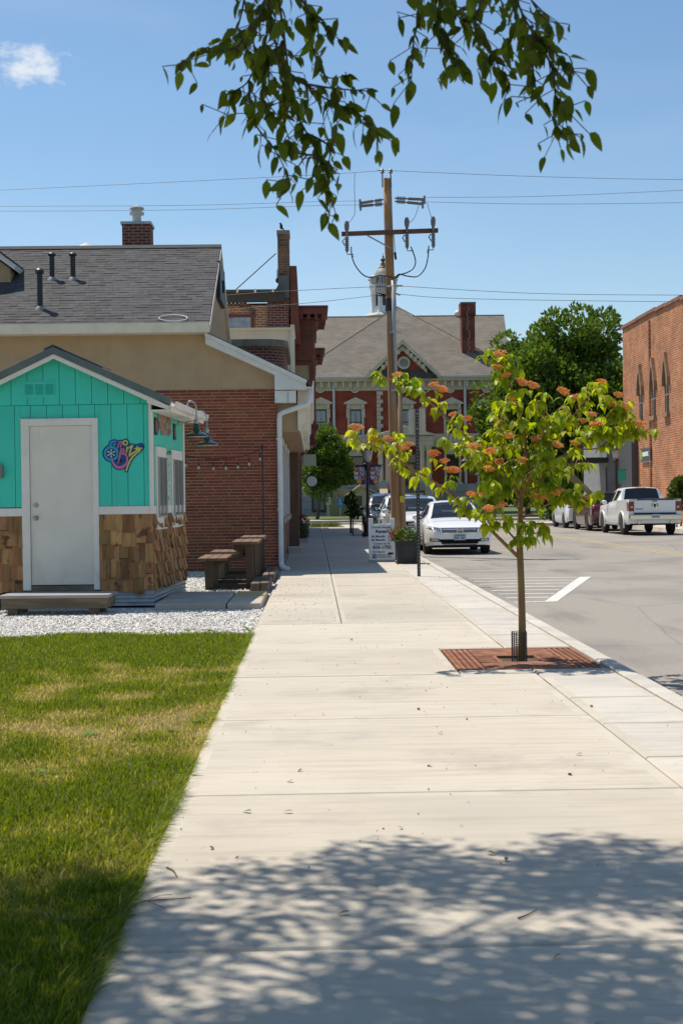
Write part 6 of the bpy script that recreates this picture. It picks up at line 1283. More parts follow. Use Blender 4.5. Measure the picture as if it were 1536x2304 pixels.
dec('lower_intake', [(-.48,.30),(.48,.30),(.56,.425),(-.56,.425)], grl); dec('lower_lip', [(-.42,.235),(.42,.235),(.46,.285),(-.46,.285)], bplast, off=.012)
pq = MB().bx(-.155,.155,-.035,-.012,.40,.55).build('licence_plate', platem, ac, bevel=.004); MB().bx(-.15,.15,-.0375,-.0355,.50,.545).build('plate_band', plateb, pq)
text('plate_number', 'Z02  497', .078, mat('plate_ink', (.05,.05,.06), .6), pq, (0,-.038,.425), bold=.002)
for s_ in (-1,1): MB().tube([(s_*.10+.1,1.28,.995),(s_*.10+.45*1,1.36,1.04)], .008, 5).build('wiper', bplast, ac)
suv = dict(cat='car', L=4.75, W=1.90, sill=.26, R=.36, wheels=(.95,3.70), cowl=1.20, roof0=1.95, roof1=4.05, back=4.52, nose=.6, nosein=.22, tail=.5, tailin=.10, win=(1.5,4.25), pillars=[(2.5,2.62),(3.45,3.6)],
  belt=[(0,.72),(.05,.82),(.2,.90),(.6,.97),(1.2,1.04),(2.2,1.06),(3.6,1.10),(4.5,1.12),(4.70,1.0),(4.75,.85)], top=[(0,.75),(.05,.85),(.25,.95),(.7,1.03),(1.2,1.10),(1.5,1.28),(1.95,1.54),(2.5,1.62),(3.6,1.60),(4.05,1.55),(4.52,1.14),(4.70,1.05),(4.75,.9)], wtop=[(0,.72),(.5,.80),(1.15,.82),(1.5,.74),(1.95,.64),(3.8,.62),(4.05,.64),(4.6,.78),(4.75,.78)], paint=pearl, seats=True, glass=cglass)
for nm, lab, loc, pt, Hh in (('parked_crossover','pearl white crossover parked behind the white sedan and the utility pole',(3.42,45.6,ZR),pearl,1.0),('parked_crossover','white crossover with roof rails parked third in the kerb row',(3.45,53.2,ZR),wpaint,1.03),('parked_crossover','dark crossover parked at the far end of the kerb row',(3.15,60.6,ZR),dkblue,1.08)):
    S = dict(suv); S['paint'] = pt; S['top'] = [(a, b*Hh if b > 1.12 else b) for a, b in suv['top']]; S['mirror'] = chrome if Hh == 1.03 else (bplast if Hh > 1.05 else pt)
    cr_, dec, body = car(nm, lab, loc, 0, S, GRP)
    g_ = dec('grille', [(-.42,.60),(.42,.60),(.50,.80),(-.50,.80)], grl)
    for z in (.64,.69,.74): dec('grille_bar', [(-.42,z-.008),(.42,z-.008),(.42,z+.008),(-.42,z+.008)], chrome, off=.016, nz=1, par=g_)
    for s_ in (-1,1): dec('headlight', [(s_*.50,.72),(s_*.86,.80),(s_*.88,.90),(s_*.52,.82)], lampg, off=.01); dec('fog_light', [(s_*.55,.42),(s_*.78,.43),(s_*.78,.50),(s_*.58,.50)], bplast)
    dec('lower_intake', [(-.5,.34),(.5,.34),(.55,.47),(-.55,.47)], grl); dec('licence_plate', [(-.15,.50),(.15,.50),(.15,.60),(-.15,.60)], platem, off=.02)
    if Hh > 1.0:
        for s_ in (-1,1): MB().tube(spl([(s_*.60,2.1,1.60*Hh),(s_*.61,2.5,1.68*Hh),(s_*.61,3.6,1.66*Hh),(s_*.60,3.95,1.57*Hh)],5), .02, 6).build('roof_rail', bplast, cr_)
    else: dec('sunroof', [(-.42,2.1),(.42,2.1),(.42,2.75),(-.42,2.75)], tglass, d='top', off=.012)
# across the street: seen from behind
truck = dict(cat='pickup truck', L=5.85, W=2.06, sill=.42, R=.415, wheels=(1.0,4.62), cowl=1.45, roof0=2.15, roof1=3.55, back=3.72, nose=.55, nosein=.15, tail=.12, tailin=.02, kick=.4, win=(1.65,3.55), pillars=[(2.62,2.76),(3.45,3.56)],
  belt=[(0,.95),(.05,1.05),(.25,1.12),(1.45,1.17),(2.2,1.22),(3.7,1.30),(3.78,1.36),(5.75,1.38),(5.85,1.37)], top=[(0,1.0),(.06,1.08),(.3,1.17),(1.45,1.24),(1.7,1.42),(2.15,1.78),(2.6,1.865),(3.3,1.86),(3.55,1.82),(3.72,1.37),(3.8,1.37),(5.85,1.385)], wtop=[(0,.80),(1.4,.86),(1.7,.82),(2.15,.72),(3.5,.70),(3.6,.74),(3.78,.90),(5.85,.92)], shoulder=[(0,.95),(3.6,.95),(3.8,.985),(5.85,.985)], paint=wpaint, seats=True, glass=tglass)
trk, dec, body = car('pickup_truck', 'white crew cab pickup truck parked across the street, tailgate toward the pavement sign', (13.0,59.95,ZR), PI, truck, GR2)
dec('bed_cover', [(-.93,3.85),(.93,3.85),(.93,5.80),(-.93,5.80)], bplast, d='top', off=.02); dec('bed_rail_cap', [(-1.0,1.345),(1.0,1.345),(1.0,1.385),(-1.0,1.385)], bplast, d='rear', off=.012, nz=1)
for s_ in (-1,1):
    tl_ = dec('tail_light', [(s_*.80,.93),(s_*1.0,.93),(s_*1.0,1.30),(s_*.80,1.30)], redl, d='rear', off=.014, nx=3); dec('tail_light_wrap', [(5.62,.95),(5.84,.95),(5.84,1.28),(5.66,1.28)], redl, d='left' if s_ < 0 else 'right', off=.012, nx=2); dec('reverse_lens', [(s_*.84,1.05),(s_*.93,1.05),(s_*.93,1.12),(s_*.84,1.12)], foglens, d='rear', off=.02, nx=2, nz=1, par=tl_)
    for w in truck['wheels']:
        m = MB(); pts = [(s_*(1.03),w+.50*math.cos(a*PI/12),.415+.50*math.sin(a*PI/12)) for a in range(-1,14)]; m.tube(pts, .035, 6); m.build('wheel_arch_flare', wpaint, trk, smooth=True)
    MB().lathe([(.055,0),(.055,.12),(.043,.12),(.043,.02)], 0, 0, 14).xf(Matrix.Translation((s_*.62,5.86,.50)) @ Matrix.Rotation(-PI/2,4,'X')).build('exhaust_tip', chrome, trk, auto=40)
    MB().bx(s_*1.0-.06,s_*1.0+.06,1.6,4.0,.38,.46).build('side_step', galv, trk)
    for yy in (2.45,3.25): MB().bx(s_*1.015-.02,s_*1.015+.02,yy,yy+.16,1.02,1.06).build('door_handle', wpaint, trk, bevel=.01)
for x_ in (-.80,.80): dec('tailgate_gap', [(x_-.006,.84),(x_+.006,.84),(x_+.006,1.34),(x_-.006,1.34)], bplast, d='rear', off=.003, nx=1, nz=3)
bm_ = MB().bx(-1.0,1.0,5.83,6.0,.60,.80).build('rear_bumper', chrome, trk, bevel=.03); MB().bx(-.80,.80,5.86,5.90,.805,.87).build('bumper_step', bplast, bm_)
pq = MB().bx(-.16,.16,6.0,6.02,.66,.81).build('licence_plate', platem, trk); 
text('plate_number', 'P654337', .075, mat('plate_ink', (.05,.05,.06), .6), pq, (0,6.022,.70), (PI/2,0,PI), bold=.002)
bz = MB(); bz.lathe([(.12,0),(.12,.01),(.09,.012),(.09,.004)], 0, 0, 18); bz.xf(Matrix.Translation((0,5.855,1.14)) @ Matrix.Rotation(-PI/2,4,'X')); em = bz.build('tailgate_emblem', chrome, trk)
MB().prism([(-.05,1.20),(.05,1.20),(.035,1.10),(0,1.05),(-.035,1.10)], 'Y', 5.856, 5.872).build('emblem_head', bplast, em)
for s_ in (-1,1): MB().tube(spl([(s_*.03,5.865,1.20),(s_*.09,5.866,1.21),(s_*.105,5.866,1.13),(s_*.065,5.866,1.12)],4), .013, 5).build('emblem_horn', bplast, em)
MB().bx(-.40,-.12+.3,5.852,5.858,1.0,1.02) ; dec('model_lettering', [(.45,1.0),(.75,1.0),(.75,1.03),(.45,1.03)], bplast, d='rear', off=.006, nz=1); MB().bx(-.09,.09,5.85,5.868,1.295,1.325).build('tailgate_handle', bplast, trk)
dec('brake_lamp', [(-.2,1.82),(.2,1.82),(.2,1.85),(-.2,1.85)], redl, d='rear', off=.03, nz=1); MB().cone((-.2,2.6,1.86),(-.2,2.72,1.99),.02,.01,6).build('aerial', bplast, trk)
big = dict(suv); big.update(cat='car', L=5.0, W=2.0, R=.38, wheels=(.97,3.85), roof1=4.55, back=4.86, tail=.35, tailin=.07, win=(1.5,4.6), pillars=[(2.55,2.68),(3.6,3.75)], paint=maroon, glass=tglass, seats=False,
  belt=[(0,.75),(.05,.88),(.2,.97),(.6,1.03),(1.2,1.10),(2.2,1.12),(3.6,1.14),(4.8,1.15),(4.95,1.05),(5.0,.85)], top=[(0,.8),(.05,.92),(.25,1.02),(.7,1.1),(1.2,1.16),(1.5,1.35),(1.95,1.62),(2.5,1.70),(4.0,1.70),(4.55,1.66),(4.86,1.17),(4.95,1.1),(5.0,.9)], wtop=[(0,.76),(.5,.84),(1.15,.86),(1.5,.78),(1.95,.68),(4.2,.67),(4.55,.68),(4.86,.86),(5.0,.86)])
ex, dec, body = car('parked_suv', 'dark maroon SUV parked between the pickup and the white crossover', (12.95,66.2,ZR), PI, big, GR2)
for s_ in (-1,1): dec('tail_light', [(s_*.62,.98),(s_*.97,.98),(s_*.95,1.12),(s_*.66,1.12)], redl, d='rear', off=.012); MB().lathe([(.06,0),(.06,.1),(.045,.1),(.045,.02)], 0, 0, 12).xf(Matrix.Translation((s_*.6,4.95,.36)) @ Matrix.Rotation(-PI/2,4,'X')).build('exhaust_tip', chrome, ex)
dec('rear_bumper', [(-.95,.38),(.95,.38),(.95,.58),(-.95,.58)], bplast, d='rear', off=.03); dec('licence_plate', [(-.16,.78),(.16,.78),(.16,.92),(-.16,.92)], platem, d='rear', off=.02); dec('chrome_strip', [(-.5,.97),(.5,.97),(.5,.99),(-.5,.99)], chrome, d='rear', off=.015, nz=1)
sm = dict(suv); sm['paint'] = wpaint; sm['glass'] = tglass; sm['seats'] = False; sm['wglass'] = tglass
wc, dec, body = car('parked_suv', 'white crossover parked across the street in front of the maroon car', (12.9,71.9,ZR), PI, sm, GR2)
for s_ in (-1,1): dec('tail_light', [(s_*.66,.98),(s_*.93,.98),(s_*.90,1.10),(s_*.70,1.10)], redl, d='rear', off=.012)
dec('rear_bumper', [(-.9,.36),(.9,.36),(.9,.54),(-.9,.54)], maroon, d='rear', off=.02); dec('licence_plate', [(-.16,.78),(.16,.78),(.16,.92),(-.16,.92)], platem, d='rear', off=.02)
# ================================================================== vegetation
def leafmat(name, c1, c2, trans=.4, rough=.45, rnd=.3, hr=.02): return mat(name, c1, rough, c2, 3, lo=.35, hi=.65, rnd=rnd, hrnd=hr, trans=trans, spec=.35)
def leafstuff(name, c1, c2, trans=.35, rough=.5, rnd=.4, hr=.02): return mat(name, c1, rough, c2, .9, lo=.35, hi=.65, rnd=rnd, hrnd=hr, trans=trans, attr='rnd', spec=.3)
bark = mat('bark_grey', (.13,.10,.075), .95, (.075,.06,.045), 9, stretch=(1,1,.25), bump=.7, bscale=20)
def cards(P, D, S, wr=.5, fold=.25):
    """leaf faces: P positions (n,3), D directions, S lengths -> verts, quad indices (two quads each)"""
    n = len(P); D = D/np.linalg.norm(D, axis=1)[:,None]; up = RNG.normal(0, 1, (n,3)); side = np.cross(D, up); side /= np.linalg.norm(side, axis=1)[:,None]; nn = np.cross(side, D)
    S = S[:,None]; b = P; m0 = P+D*S*.45+side*S*wr*.5+nn*S*fold*.3; m1 = P+D*S*.45-side*S*wr*.5+nn*S*fold*.3; t = P+D*S; mid = P+D*S*.5
    V = np.stack([b,m0,t,m1,mid],1).reshape(-1,3); base = (np.arange(n)*5)[:,None]; I = np.concatenate([base+np.array([[0,1,2,4]]), base+np.array([[0,4,2,3]])],1).ravel(); return V, I
def crown_mesh(name, centre, rad, nclump, per, size, m, hollow=.35, flat=1.0, up=.3):
    C = []; 
    while len(C) < nclump:
        v = RNG.normal(0,1,3); v /= np.linalg.norm(v); r = RNG.uniform(hollow,1)**.6*(.80+.55*mnoise.noise((v[0]*1.6+centre[0],v[1]*1.6,v[2]*1.6)))
        if v[2] < -.75 and r > .6: continue
        C.append(np.array(centre)+v*r*np.array(rad))
    P, D, A = [], [], []
    for c_ in C:
        cr = RNG.uniform(.15,.30)*min(rad)*1.15; k = int(per*RNG.uniform(.6,1.4)); v = RNG.normal(0,1,(k,3)); v /= np.linalg.norm(v,axis=1)[:,None]; rr = cr*RNG.uniform(.3,1,(k,1))**.5
        P.append(c_+v*rr*np.array([1,1,.8])); P[-1][:,2] += RNG.normal(0,.06)*rad[2]; out = (c_-np.array(centre)); out = out/ (np.linalg.norm(out)+1e-6); D.append(v+out*.5+np.array([0,0,up])+RNG.normal(0,.5,(k,3))); A.append(np.clip(RNG.normal(.5,.2,k),0,1))
    P, D, A = np.concatenate(P), np.concatenate(D), np.concatenate(A); V, I = cards(P, D, RNG.uniform(.6,1.3,len(P))*size, .62); return npmesh(name, V, 4, I, m, np.repeat(A,2)), C
def tree(name, label, base, H, centre, rad, nclump, per, size, m, tr=.2, group=None, trunkm=bark, hollow=.35, limbs=9):
    t = thing(name, label, 'tree', base, 0, group); c_ = (centre[0]-base[0], centre[1]-base[1], centre[2]-base[2])
    me, C = crown_mesh('crown', c_, rad, nclump, per, size, m, hollow); o = bpy.data.objects.new('crown', me); COL.objects.link(o); o.parent = t
    b = MB(); top = Vector((c_[0]*.9, c_[1]*.9, c_[2]+rad[2]*.3)); b.tube([(0,0,-.1),(0,0,.1),(c_[0]*.1,c_[1]*.1,(c_[2]-rad[2])*.9),tuple(top)], [tr*1.5,tr*1.1,tr*.9,tr*.3], 10)
    for k in range(limbs):
        q = Vector(C[k*len(C)//limbs]); f = random.uniform(.35,.75); s_ = Vector((0,0,(c_[2]-rad[2])*.8)).lerp(top, f*.8); b.tube(spl([s_, s_.lerp(q,.5)+Vector((0,0,-.1*rad[2])), q],4), [tr*.4*(1-i/10)+.015 for i in range(9)], 6)
    b.build('trunk', trunkm, t, smooth=True); return t
dgreen = leafstuff('maple_leaves', (.08,.145,.025), (.12,.185,.035), .36, rnd=.5); mgreen = leafstuff('linden_leaves', (.11,.175,.03), (.06,.11,.02), .38, rnd=.5); sgreen = leafstuff('shrub_leaves', (.07,.12,.02), (.05,.095,.02), .35)
p = PY(1275,1000,100); tree('shade_tree', 'large dark green shade tree beyond the parked cars, beside the courthouse', (p.x,100,0), 14, (p.x+.1,100,8.5), (5.2,4.4,5.5), 260, 210, .34, dgreen, .32, 'trees around the courthouse', hollow=.45)
p2_ = PY(1185,1000,104); tree('shade_tree', 'lower shade tree half hidden behind the flowering street tree', (p2_.x,104,0), 9, (p2_.x-.4,104,6.0), (3.4,3.2,4.6), 130, 200, .32, dgreen, .2, 'trees around the courthouse')
p3_ = PY(1375,1000,97); tree('shade_tree', 'shade tree standing close to the orange brick block', (p3_.x,97,0), 9, (p3_.x-.3,97,5.8), (2.6,3,5.0), 110, 200, .32, dgreen, .2, 'trees around the courthouse')
p4_ = PY(1330,1060,94); tree('understory_tree', 'small leafy tree behind the parked cars across the street', (p4_.x,94,0), 5, (p4_.x,94,2.6), (3.0,2,2.2), 60, 200, .26, dgreen, .12, 'trees around the courthouse')
p5_ = PY(1230,1060,99); tree('understory_tree', 'small leafy tree between the courthouse and the big shade tree', (p5_.x,99,0), 5, (p5_.x,99,2.4), (2.6,2,2.2), 50, 200, .26, dgreen, .12, 'trees around the courthouse')
q1 = PY(735,1040,98); tree('linden_tree', 'rounded green tree on the courthouse lawn near the shop fronts', (PY(714,1160,98).x,98,0), 7, (q1.x,98,PY(735,1045,98).z), (2.0,1.9,3.0), 130, 200, .21, mgreen, .12, hollow=.4)
q2 = G(797,1207); tree('sapling', 'thin dark leafy sapling beside the bicycle rack', (q2.x,54.4,0), 2.2, (q2.x,54.4,PY(797,1140,54.4).z), (.27,.27,.62), 26, 26, .13, leafstuff('sapling_leaves', (.03,.06,.015), (.045,.08,.02)), .025, limbs=4)
s1_ = PY(1528,1110,63); tree('evergreen_shrub', 'upright green shrub against the orange brick wall', (16.3,63,0), 2.2, (s1_.x,63,1.3), (.55,.55,1.25), 40, 60, .14, sgreen, .04, limbs=5)
s2_ = PY(1246,1165,73.8); tree('round_bush', 'low round green bush at the kerb corner beyond the white crossover', (s2_.x,73.8,-.01), 1.2, (s2_.x,73.8,.42), (.55,.5,.55), 26, 90, .11, sgreen, .03, limbs=4)
# distant tree line closes the view between buildings
m_, C_ = crown_mesh('tree_line', (40,190,5), (75,10,7), 240, 220, 1.3, dgreen, .2); o = bpy.data.objects.new('tree_line', m_); COL.objects.link(o); tag(o, 'far band of trees behind the courthouse', 'trees', kind='stuff')
# tufts at the far corner
def tuft(loc, h, r, n, m, label, group, name='grass_tuft', spread=.9):
    P = np.stack([RNG.normal(0,r*.4,n), RNG.normal(0,r*.4,n), np.zeros(n)],-1); D = np.stack([RNG.normal(0,spread*.5,n), RNG.normal(0,spread*.5,n), np.ones(n)],-1); V, I = cards(P, D, RNG.uniform(.5,1,n)*h, .09, .1)
    t = thing(name, label, 'plant', loc, 0, group); o = bpy.data.objects.new('blades', npmesh('blades', V, 4, I, m, np.repeat(RNG.uniform(0,1,n),2))); COL.objects.link(o); o.parent = t; return t
tg = leafstuff('ornamental_grass', (.13,.18,.05), (.17,.19,.06), .3)
for px in (705,718,732,746,756): g = G(px,1187); tuft((g.x,70.5+random.uniform(0,1.5),-.02), .35, .35, 130, tg, 'green grass tuft in the planting bed at the pavement end', 'grass tufts at the corner')
bed = MB().bx(-.4,1.5,69.6,73.0,-.3,.004).build('planting_bed', soil); tag(bed, kind='structure')
g = G(836,1205); tree('round_bush', 'small green bush behind the white pavement sign', (g.x+.1,50.5,0), .7, (g.x+.1,50.5,.35), (.22,.22,.3), 12, 40, .08, sgreen, .015, limbs=3)
# planter plants
def bushy(loc, r, h, n, m, label, name='planter_plant', size=.05):
    t = thing(name, label, 'plant', loc, 0, 'plants in the pavement pots'); v = RNG.normal(0,1,(n,3)); v /= np.linalg.norm(v,axis=1)[:,None]; v[:,2] = np.abs(v[:,2]); P = v*np.array([r,r,h])*RNG.uniform(.35,1,(n,1))**.5; V, I = cards(P, v+RNG.normal(0,.5,(n,3)), RNG.uniform(.7,1.4,n)*size, .6)
    o = bpy.data.objects.new('foliage', npmesh('foliage', V, 4, I, m, np.repeat(RNG.uniform(0,1,n),2))); COL.objects.link(o); o.parent = t
    b = MB()
    for k in range(9): a = k*2.4; b.tube([(0,0,-.03),(r*.5*math.cos(a),r*.5*math.sin(a),h*.7)], .006, 5)
    b.build('stems', bark, t); return t
pg = leafstuff('planter_leaves', (.06,.12,.02), (.09,.14,.03), .3); pp_ = bushy((2.0,30.62,h_-.01), .29, .27, 700, pg, 'bushy green flowering plant in the charcoal planter behind the sign post'); bushy((1.76,32.6,h_-.01), .28, .24, 400, pg, 'bushy green plant in the planter behind the pavement sign')
tuft((1.78,30.75,h_-.02), .42, .14, 60, leafstuff('bronze_grass', (.22,.12,.06), (.30,.19,.08), .3), 'spiky bronze grass rising from the charcoal planter', 'plants in the pavement pots', 'bronze_grass', .7)
wf = MB(); 
for k in range(38): a = RNG.uniform(0,2*PI); e = RNG.uniform(.2,1.2); wf.ball((.29*math.cos(a)*math.cos(e),.29*math.sin(a)*math.cos(e),.27*math.sin(e)+.02),.011,.011,.008,6,4)
wf.build('blossoms', white, pp_)
rp = bushy((-.42,46.6,.60), .27, .28, 260, leafstuff('red_blossom', (.28,.012,.012), (.20,.01,.012), .2), 'mass of red flowers in the dark pot', 'red_flowers', .06)
bushy((-.40,46.2,.14), .22, .42, 160, sgreen, 'green trailing plant beside the dark flower pot', 'trailing_plant', .06)
# ------------------------------------------------------------------ leaves as single pieces
def leafmesh(name, L, W_, m, droop=.3, fold=.22, n=5, tip=1.0):
    b = MB(); prof = []
    for i in range(n+1):
        t = i/n; w = W_*.5*(math.sin(PI*min(1,t*1.02)**.72)**.85 if 0 < t < 1 else 0); prof.append((t, w))
    vs = []
    for t, w in prof: z = -droop*L*t*t; vs += [(-w, L*t, z+fold*w), (0, L*t, z), (w, L*t, z+fold*w)]
    b.add(vs, [(3*i,3*i+1,3*i+4,3*i+3) for i in range(n)]+[(3*i+1,3*i+2,3*i+5,3*i+4) for i in range(n)]); return b.mesh(name, m, True)
def lmatrix(p, d, roll, s):
    d = Vector(d).normalized(); x_ = d.cross(Vector((0,0,1))); x_ = x_.normalized() if x_.length > .05 else Vector((1,0,0)); z_ = x_.cross(d); Mx = Matrix((x_, d, z_)).transposed().to_4x4(); return Matrix.Translation(p) @ Mx @ Matrix.Rotation(roll,4,'Y') @ Matrix.Scale(s,4)
def place_leaves(root, mats_, meshes, limit=300, mstuff=None, nm='leaf'):
    M0 = root.matrix_basis.inverted(); idx = list(range(len(mats_))); random.shuffle(idx)
    for i in idx[:limit]:
        o = bpy.data.objects.new(nm, random.choice(meshes)); COL.objects.link(o); o.parent = root; o.matrix_basis = M0 @ mats_[i]
    if len(idx) > limit:
        V, I, A = [], [], []; off = 0
        for i in idx[limit:]:
            me = random.choice(meshes); M_ = M0 @ mats_[i]; co = np.empty(len(me.vertices)*3); me.vertices.foreach_get('co', co); co = co.reshape(-1,3); Mn = np.array(M_); V.append(co @ Mn[:3,:3].T+Mn[:3,3]); f = np.empty(len(me.polygons)*4, dtype=np.int32); me.loops.foreach_get('vertex_index', f); I.append(f+off); off += len(co); A.append(np.full(len(me.polygons), random.random()))
        o = bpy.data.objects.new('foliage', npmesh('foliage', np.concatenate(V), 4, np.concatenate(I), mstuff, np.concatenate(A), True)); COL.objects.link(o); o.parent = root; tag(o, kind='stuff')
# ------------------------------------------------------------------ flowering street tree in the grate
TY = 12.35
dog = thing('flowering_street_tree', 'young flowering street tree with yellow-green leaves growing in the rusty grate', 'tree', (G(1172,1487).x,TY,0))
dbark = mat('dogwood_bark', (.19,.115,.05), .85, (.26,.17,.07), 9, stretch=(1,1,.3), bump=.3); twigm = mat('dogwood_twig', (.27,.15,.05), .7)
br = [ # photo pixels along each branch, depth change at the end, radii
 ([(1172,1510),(1172,1480),(1174,1420),(1172,1330),(1169,1245),(1167,1205)], 0.0, .036, .027),
 ([(1167,1205),(1170,1150),(1172,1098)], .0, .026, .021),
 ([(1164,1252),(1121,1210),(1078,1167),(1043,1137),(983,1089),(927,1055),(863,1014),(790,985)], -.25, .018, .004),
 ([(1168,1120),(1130,1062),(1090,1015),(1050,985),(1004,939),(949,894),(893,861),(850,845)], .35, .017, .004),
 ([(1172,1098),(1150,1050),(1128,1005),(1118,968)], -.4, .014, .005),
 ([(1173,1098),(1181,1012),(1177,965),(1155,887),(1129,836),(1117,806)], .1, .016, .003),
 ([(1172,1096),(1207,1042),(1250,990),(1284,943),(1323,892),(1355,866)], .45, .017, .003),
 ([(1175,1100),(1228,1059),(1293,1008),(1336,978),(1379,939),(1398,915)], -.3, .016, .003),
 ([(1293,1008),(1336,1010),(1374,990),(1413,973),(1444,966)], -.2, .008, .003),
 ([(1168,1167),(1207,1150),(1250,1124),(1290,1120),(1316,1130)], -.45, .012, .003),
 ([(1164,1220),(1138,1192),(1117,1180),(1095,1154)], -.3, .010, .003),
 ([(1170,1105),(1138,1076),(1095,1055),(1061,1029),(992,982)], -.35, .012, .003),
 ([(927,1055),(895,1020),(842,979)], -.1, .006, .003),
 ([(1172,1100),(1200,1060),(1215,1000),(1225,940),(1215,900)], -.5, .012, .003),
 ([(1172,1110),(1150,1090),(1120,1100),(1085,1110)], .5, .010, .003),
 ([(1175,1110),(1220,1090),(1270,1060),(1310,1040)], .5, .010, .003),
 ([(1173,1070),(1190,1010),(1240,960),(1262,930)], .0, .010, .003),
 ([(1176,1060),(1160,1000),(1135,950),(1140,900)], .5, .010, .003),
 ([(1168,1150),(1150,1120),(1125,1115),(1100,1125)], -.25, .007, .003), ([(1170,1160),(1195,1130),(1215,1110),(1240,1105)], .3, .007, .003), ([(1168,1205),(1180,1190),(1188,1195),(1186,1215)], -.15, .005, .003), ([(1172,1120),(1190,1075),(1210,1080),(1230,1090)], -.35, .007, .003), ([(1172,1110),(1155,1075),(1135,1080),(1115,1085)], -.4, .007, .003), ([(1176,1040),(1195,1030),(1225,1035)], -.4, .006, .003),
]
BR = []; b = MB(); b2 = MB()
for k, (lst, dy_, r0, r1) in enumerate(br):
    n = len(lst); st = 0.0
    if lst[0] == (1293,1008): st = -.3*.45
    if lst[0] == (927,1055): st = -.25*.72
    P = spl([PY(px, py, TY+st+(dy_-st)*(i/(n-1))) for i, (px, py) in enumerate(lst)], 6); 
    (b if k < 2 else b2).tube(P, [r0+(r1-r0)*i/(len(P)-1) for i in range(len(P))], 8 if k < 2 else 6); BR.append(P)
b.build('trunk', dbark, dog, world=True, smooth=True); b2.build('branches', twigm, dog, world=True, smooth=True)
lm = leafmat('dogwood_leaf', (.36,.41,.022), (.19,.29,.018), .55, .4, .42, .02); lms = leafstuff('dogwood_leaf_stuff', (.36,.41,.022), (.19,.29,.018), .55, .4, .42, .02)
LM = [leafmesh('leaf', .088, .050, lm, .35), leafmesh('leaf', .10, .058, lm, .5), leafmesh('leaf', .072, .042, lm, .2)]
mats_ = []; tw = MB(); tips = []
def whorl(p, d, k, s=1.0):
    a0 = random.uniform(0,6.28)
    for i in range(k):
        a = a0+i*2.4+random.uniform(-.3,.3); hd = Vector((math.cos(a),math.sin(a),0)); dd = hd*.75+Vector((0,0,random.uniform(-1.15,-.25)))+d*.25; mats_.append(lmatrix(p+hd*.012-d*random.uniform(0,.03), dd, random.uniform(-.5,.5), s*random.uniform(.65,1.2)))
for bi, P in enumerate(BR[2:]):
    L_ = len(P); i0 = int(L_*.30)
    step = 1
    for i in range(i0, L_, step):
        p = P[i]; d = (P[min(i+1,L_-1)]-P[i-1]).normalized()
        if bi < 2 and i < L_-2 and random.random() < .42: continue
        for s_ in range(random.choice((1,1,1,2)) if i < L_-2 else 1):
            if i >= L_-2: q = p
            else:
                dv = (d*.5+Vector((random.uniform(-1,1),random.uniform(-1,1),random.uniform(-.1,1.0)))).normalized(); ln = random.uniform(.06,.20); q = p+dv*ln; tw.tube([p, p+dv*ln*.5+Vector((0,0,-.01)), q+Vector((0,0,.01))], .0028, 5)
            whorl(q, d, random.choice((4,5,5,6,7))); tips.append(q)
            if random.random() < .22: mats_.append(lmatrix(p, d.cross(Vector((0,0,1)))*random.choice((-1,1))+Vector((0,0,-.6)), 0, random.uniform(.8,1.3)))
# long reach tips of the two left branches stay sparse
tag(tw.build('twigs', twigm, dog, world=True), kind='stuff')
place_leaves(dog, mats_, LM, 300, lms)
fm = mat('blossom_orange', (.88,.50,.16), .8, (.76,.33,.10), 30, rnd=.14, hrnd=.005, trans=.2)
def umbel():
    m = MB()
    for k in range(60):
        a = random.uniform(0,6.28); r = math.sqrt(random.random()); q = Vector((.062*r*math.cos(a),.062*r*math.sin(a),.028+.018*(1-r*r)+random.uniform(-.006,.01))); m.cone((q.x*.25,q.y*.25,.0),q,.0008,.0012,3,False); m.ball(tuple(q),.0072,.0072,.006,5,3)
    return m.mesh('flower_cluster', fm)
UM = [umbel() for _ in range(3)]
fpx = [(800,968),(838,992),(872,992),(893,846),(905,1012),(920,1003),(975,868),(990,880),(1020,935),(1050,945),(975,1025),(1000,1040),(1010,1062),(1060,1115),(1085,1112),(1120,955),(1125,800),(1117,830),(1140,848),(1170,865),(1150,900),(1195,872),(1265,885),(1270,935),(1296,895),(1310,950),(1330,935),(1352,862),(1390,892),(1380,915),(1405,918),(1437,960),(1205,992),(1215,1000),(1175,1040),(1120,1045),(1105,1020),(1080,1000),(1250,1005),(1235,1120),(1255,1112),(1210,1120),(1100,1150),(1128,1140),(1290,1000),(1020,1062),(1065,1010),(1140,985),(1340,960),(1100,1060)]
for px, py in fpx:
    c_ = min(tips, key=lambda t_: (PYi(t_.x,t_.y,t_.z)[0]-px)**2+(PYi(t_.x,t_.y,t_.z)[1]-py)**2); q = PY(px, py+2, c_.y-.10)-Vector(dog.location); e = c_-Vector(dog.location)
    o = inst('flower_cluster', random.choice(UM), dog, q, (random.uniform(-.4,.4),random.uniform(-.4,.4),random.uniform(0,6)), (random.uniform(.7,1.1),)*3); whl = []
    n0 = len(mats_); whorl(q+Vector(dog.location)-Vector((0,0,.005)), Vector((0,0,1)), 4, .9); extra = mats_[n0:]
    for M_ in extra[:2]:
        o = bpy.data.objects.new('leaf', random.choice(LM)); COL.objects.link(o); o.parent = dog; o.matrix_basis = dog.matrix_basis.inverted() @ M_
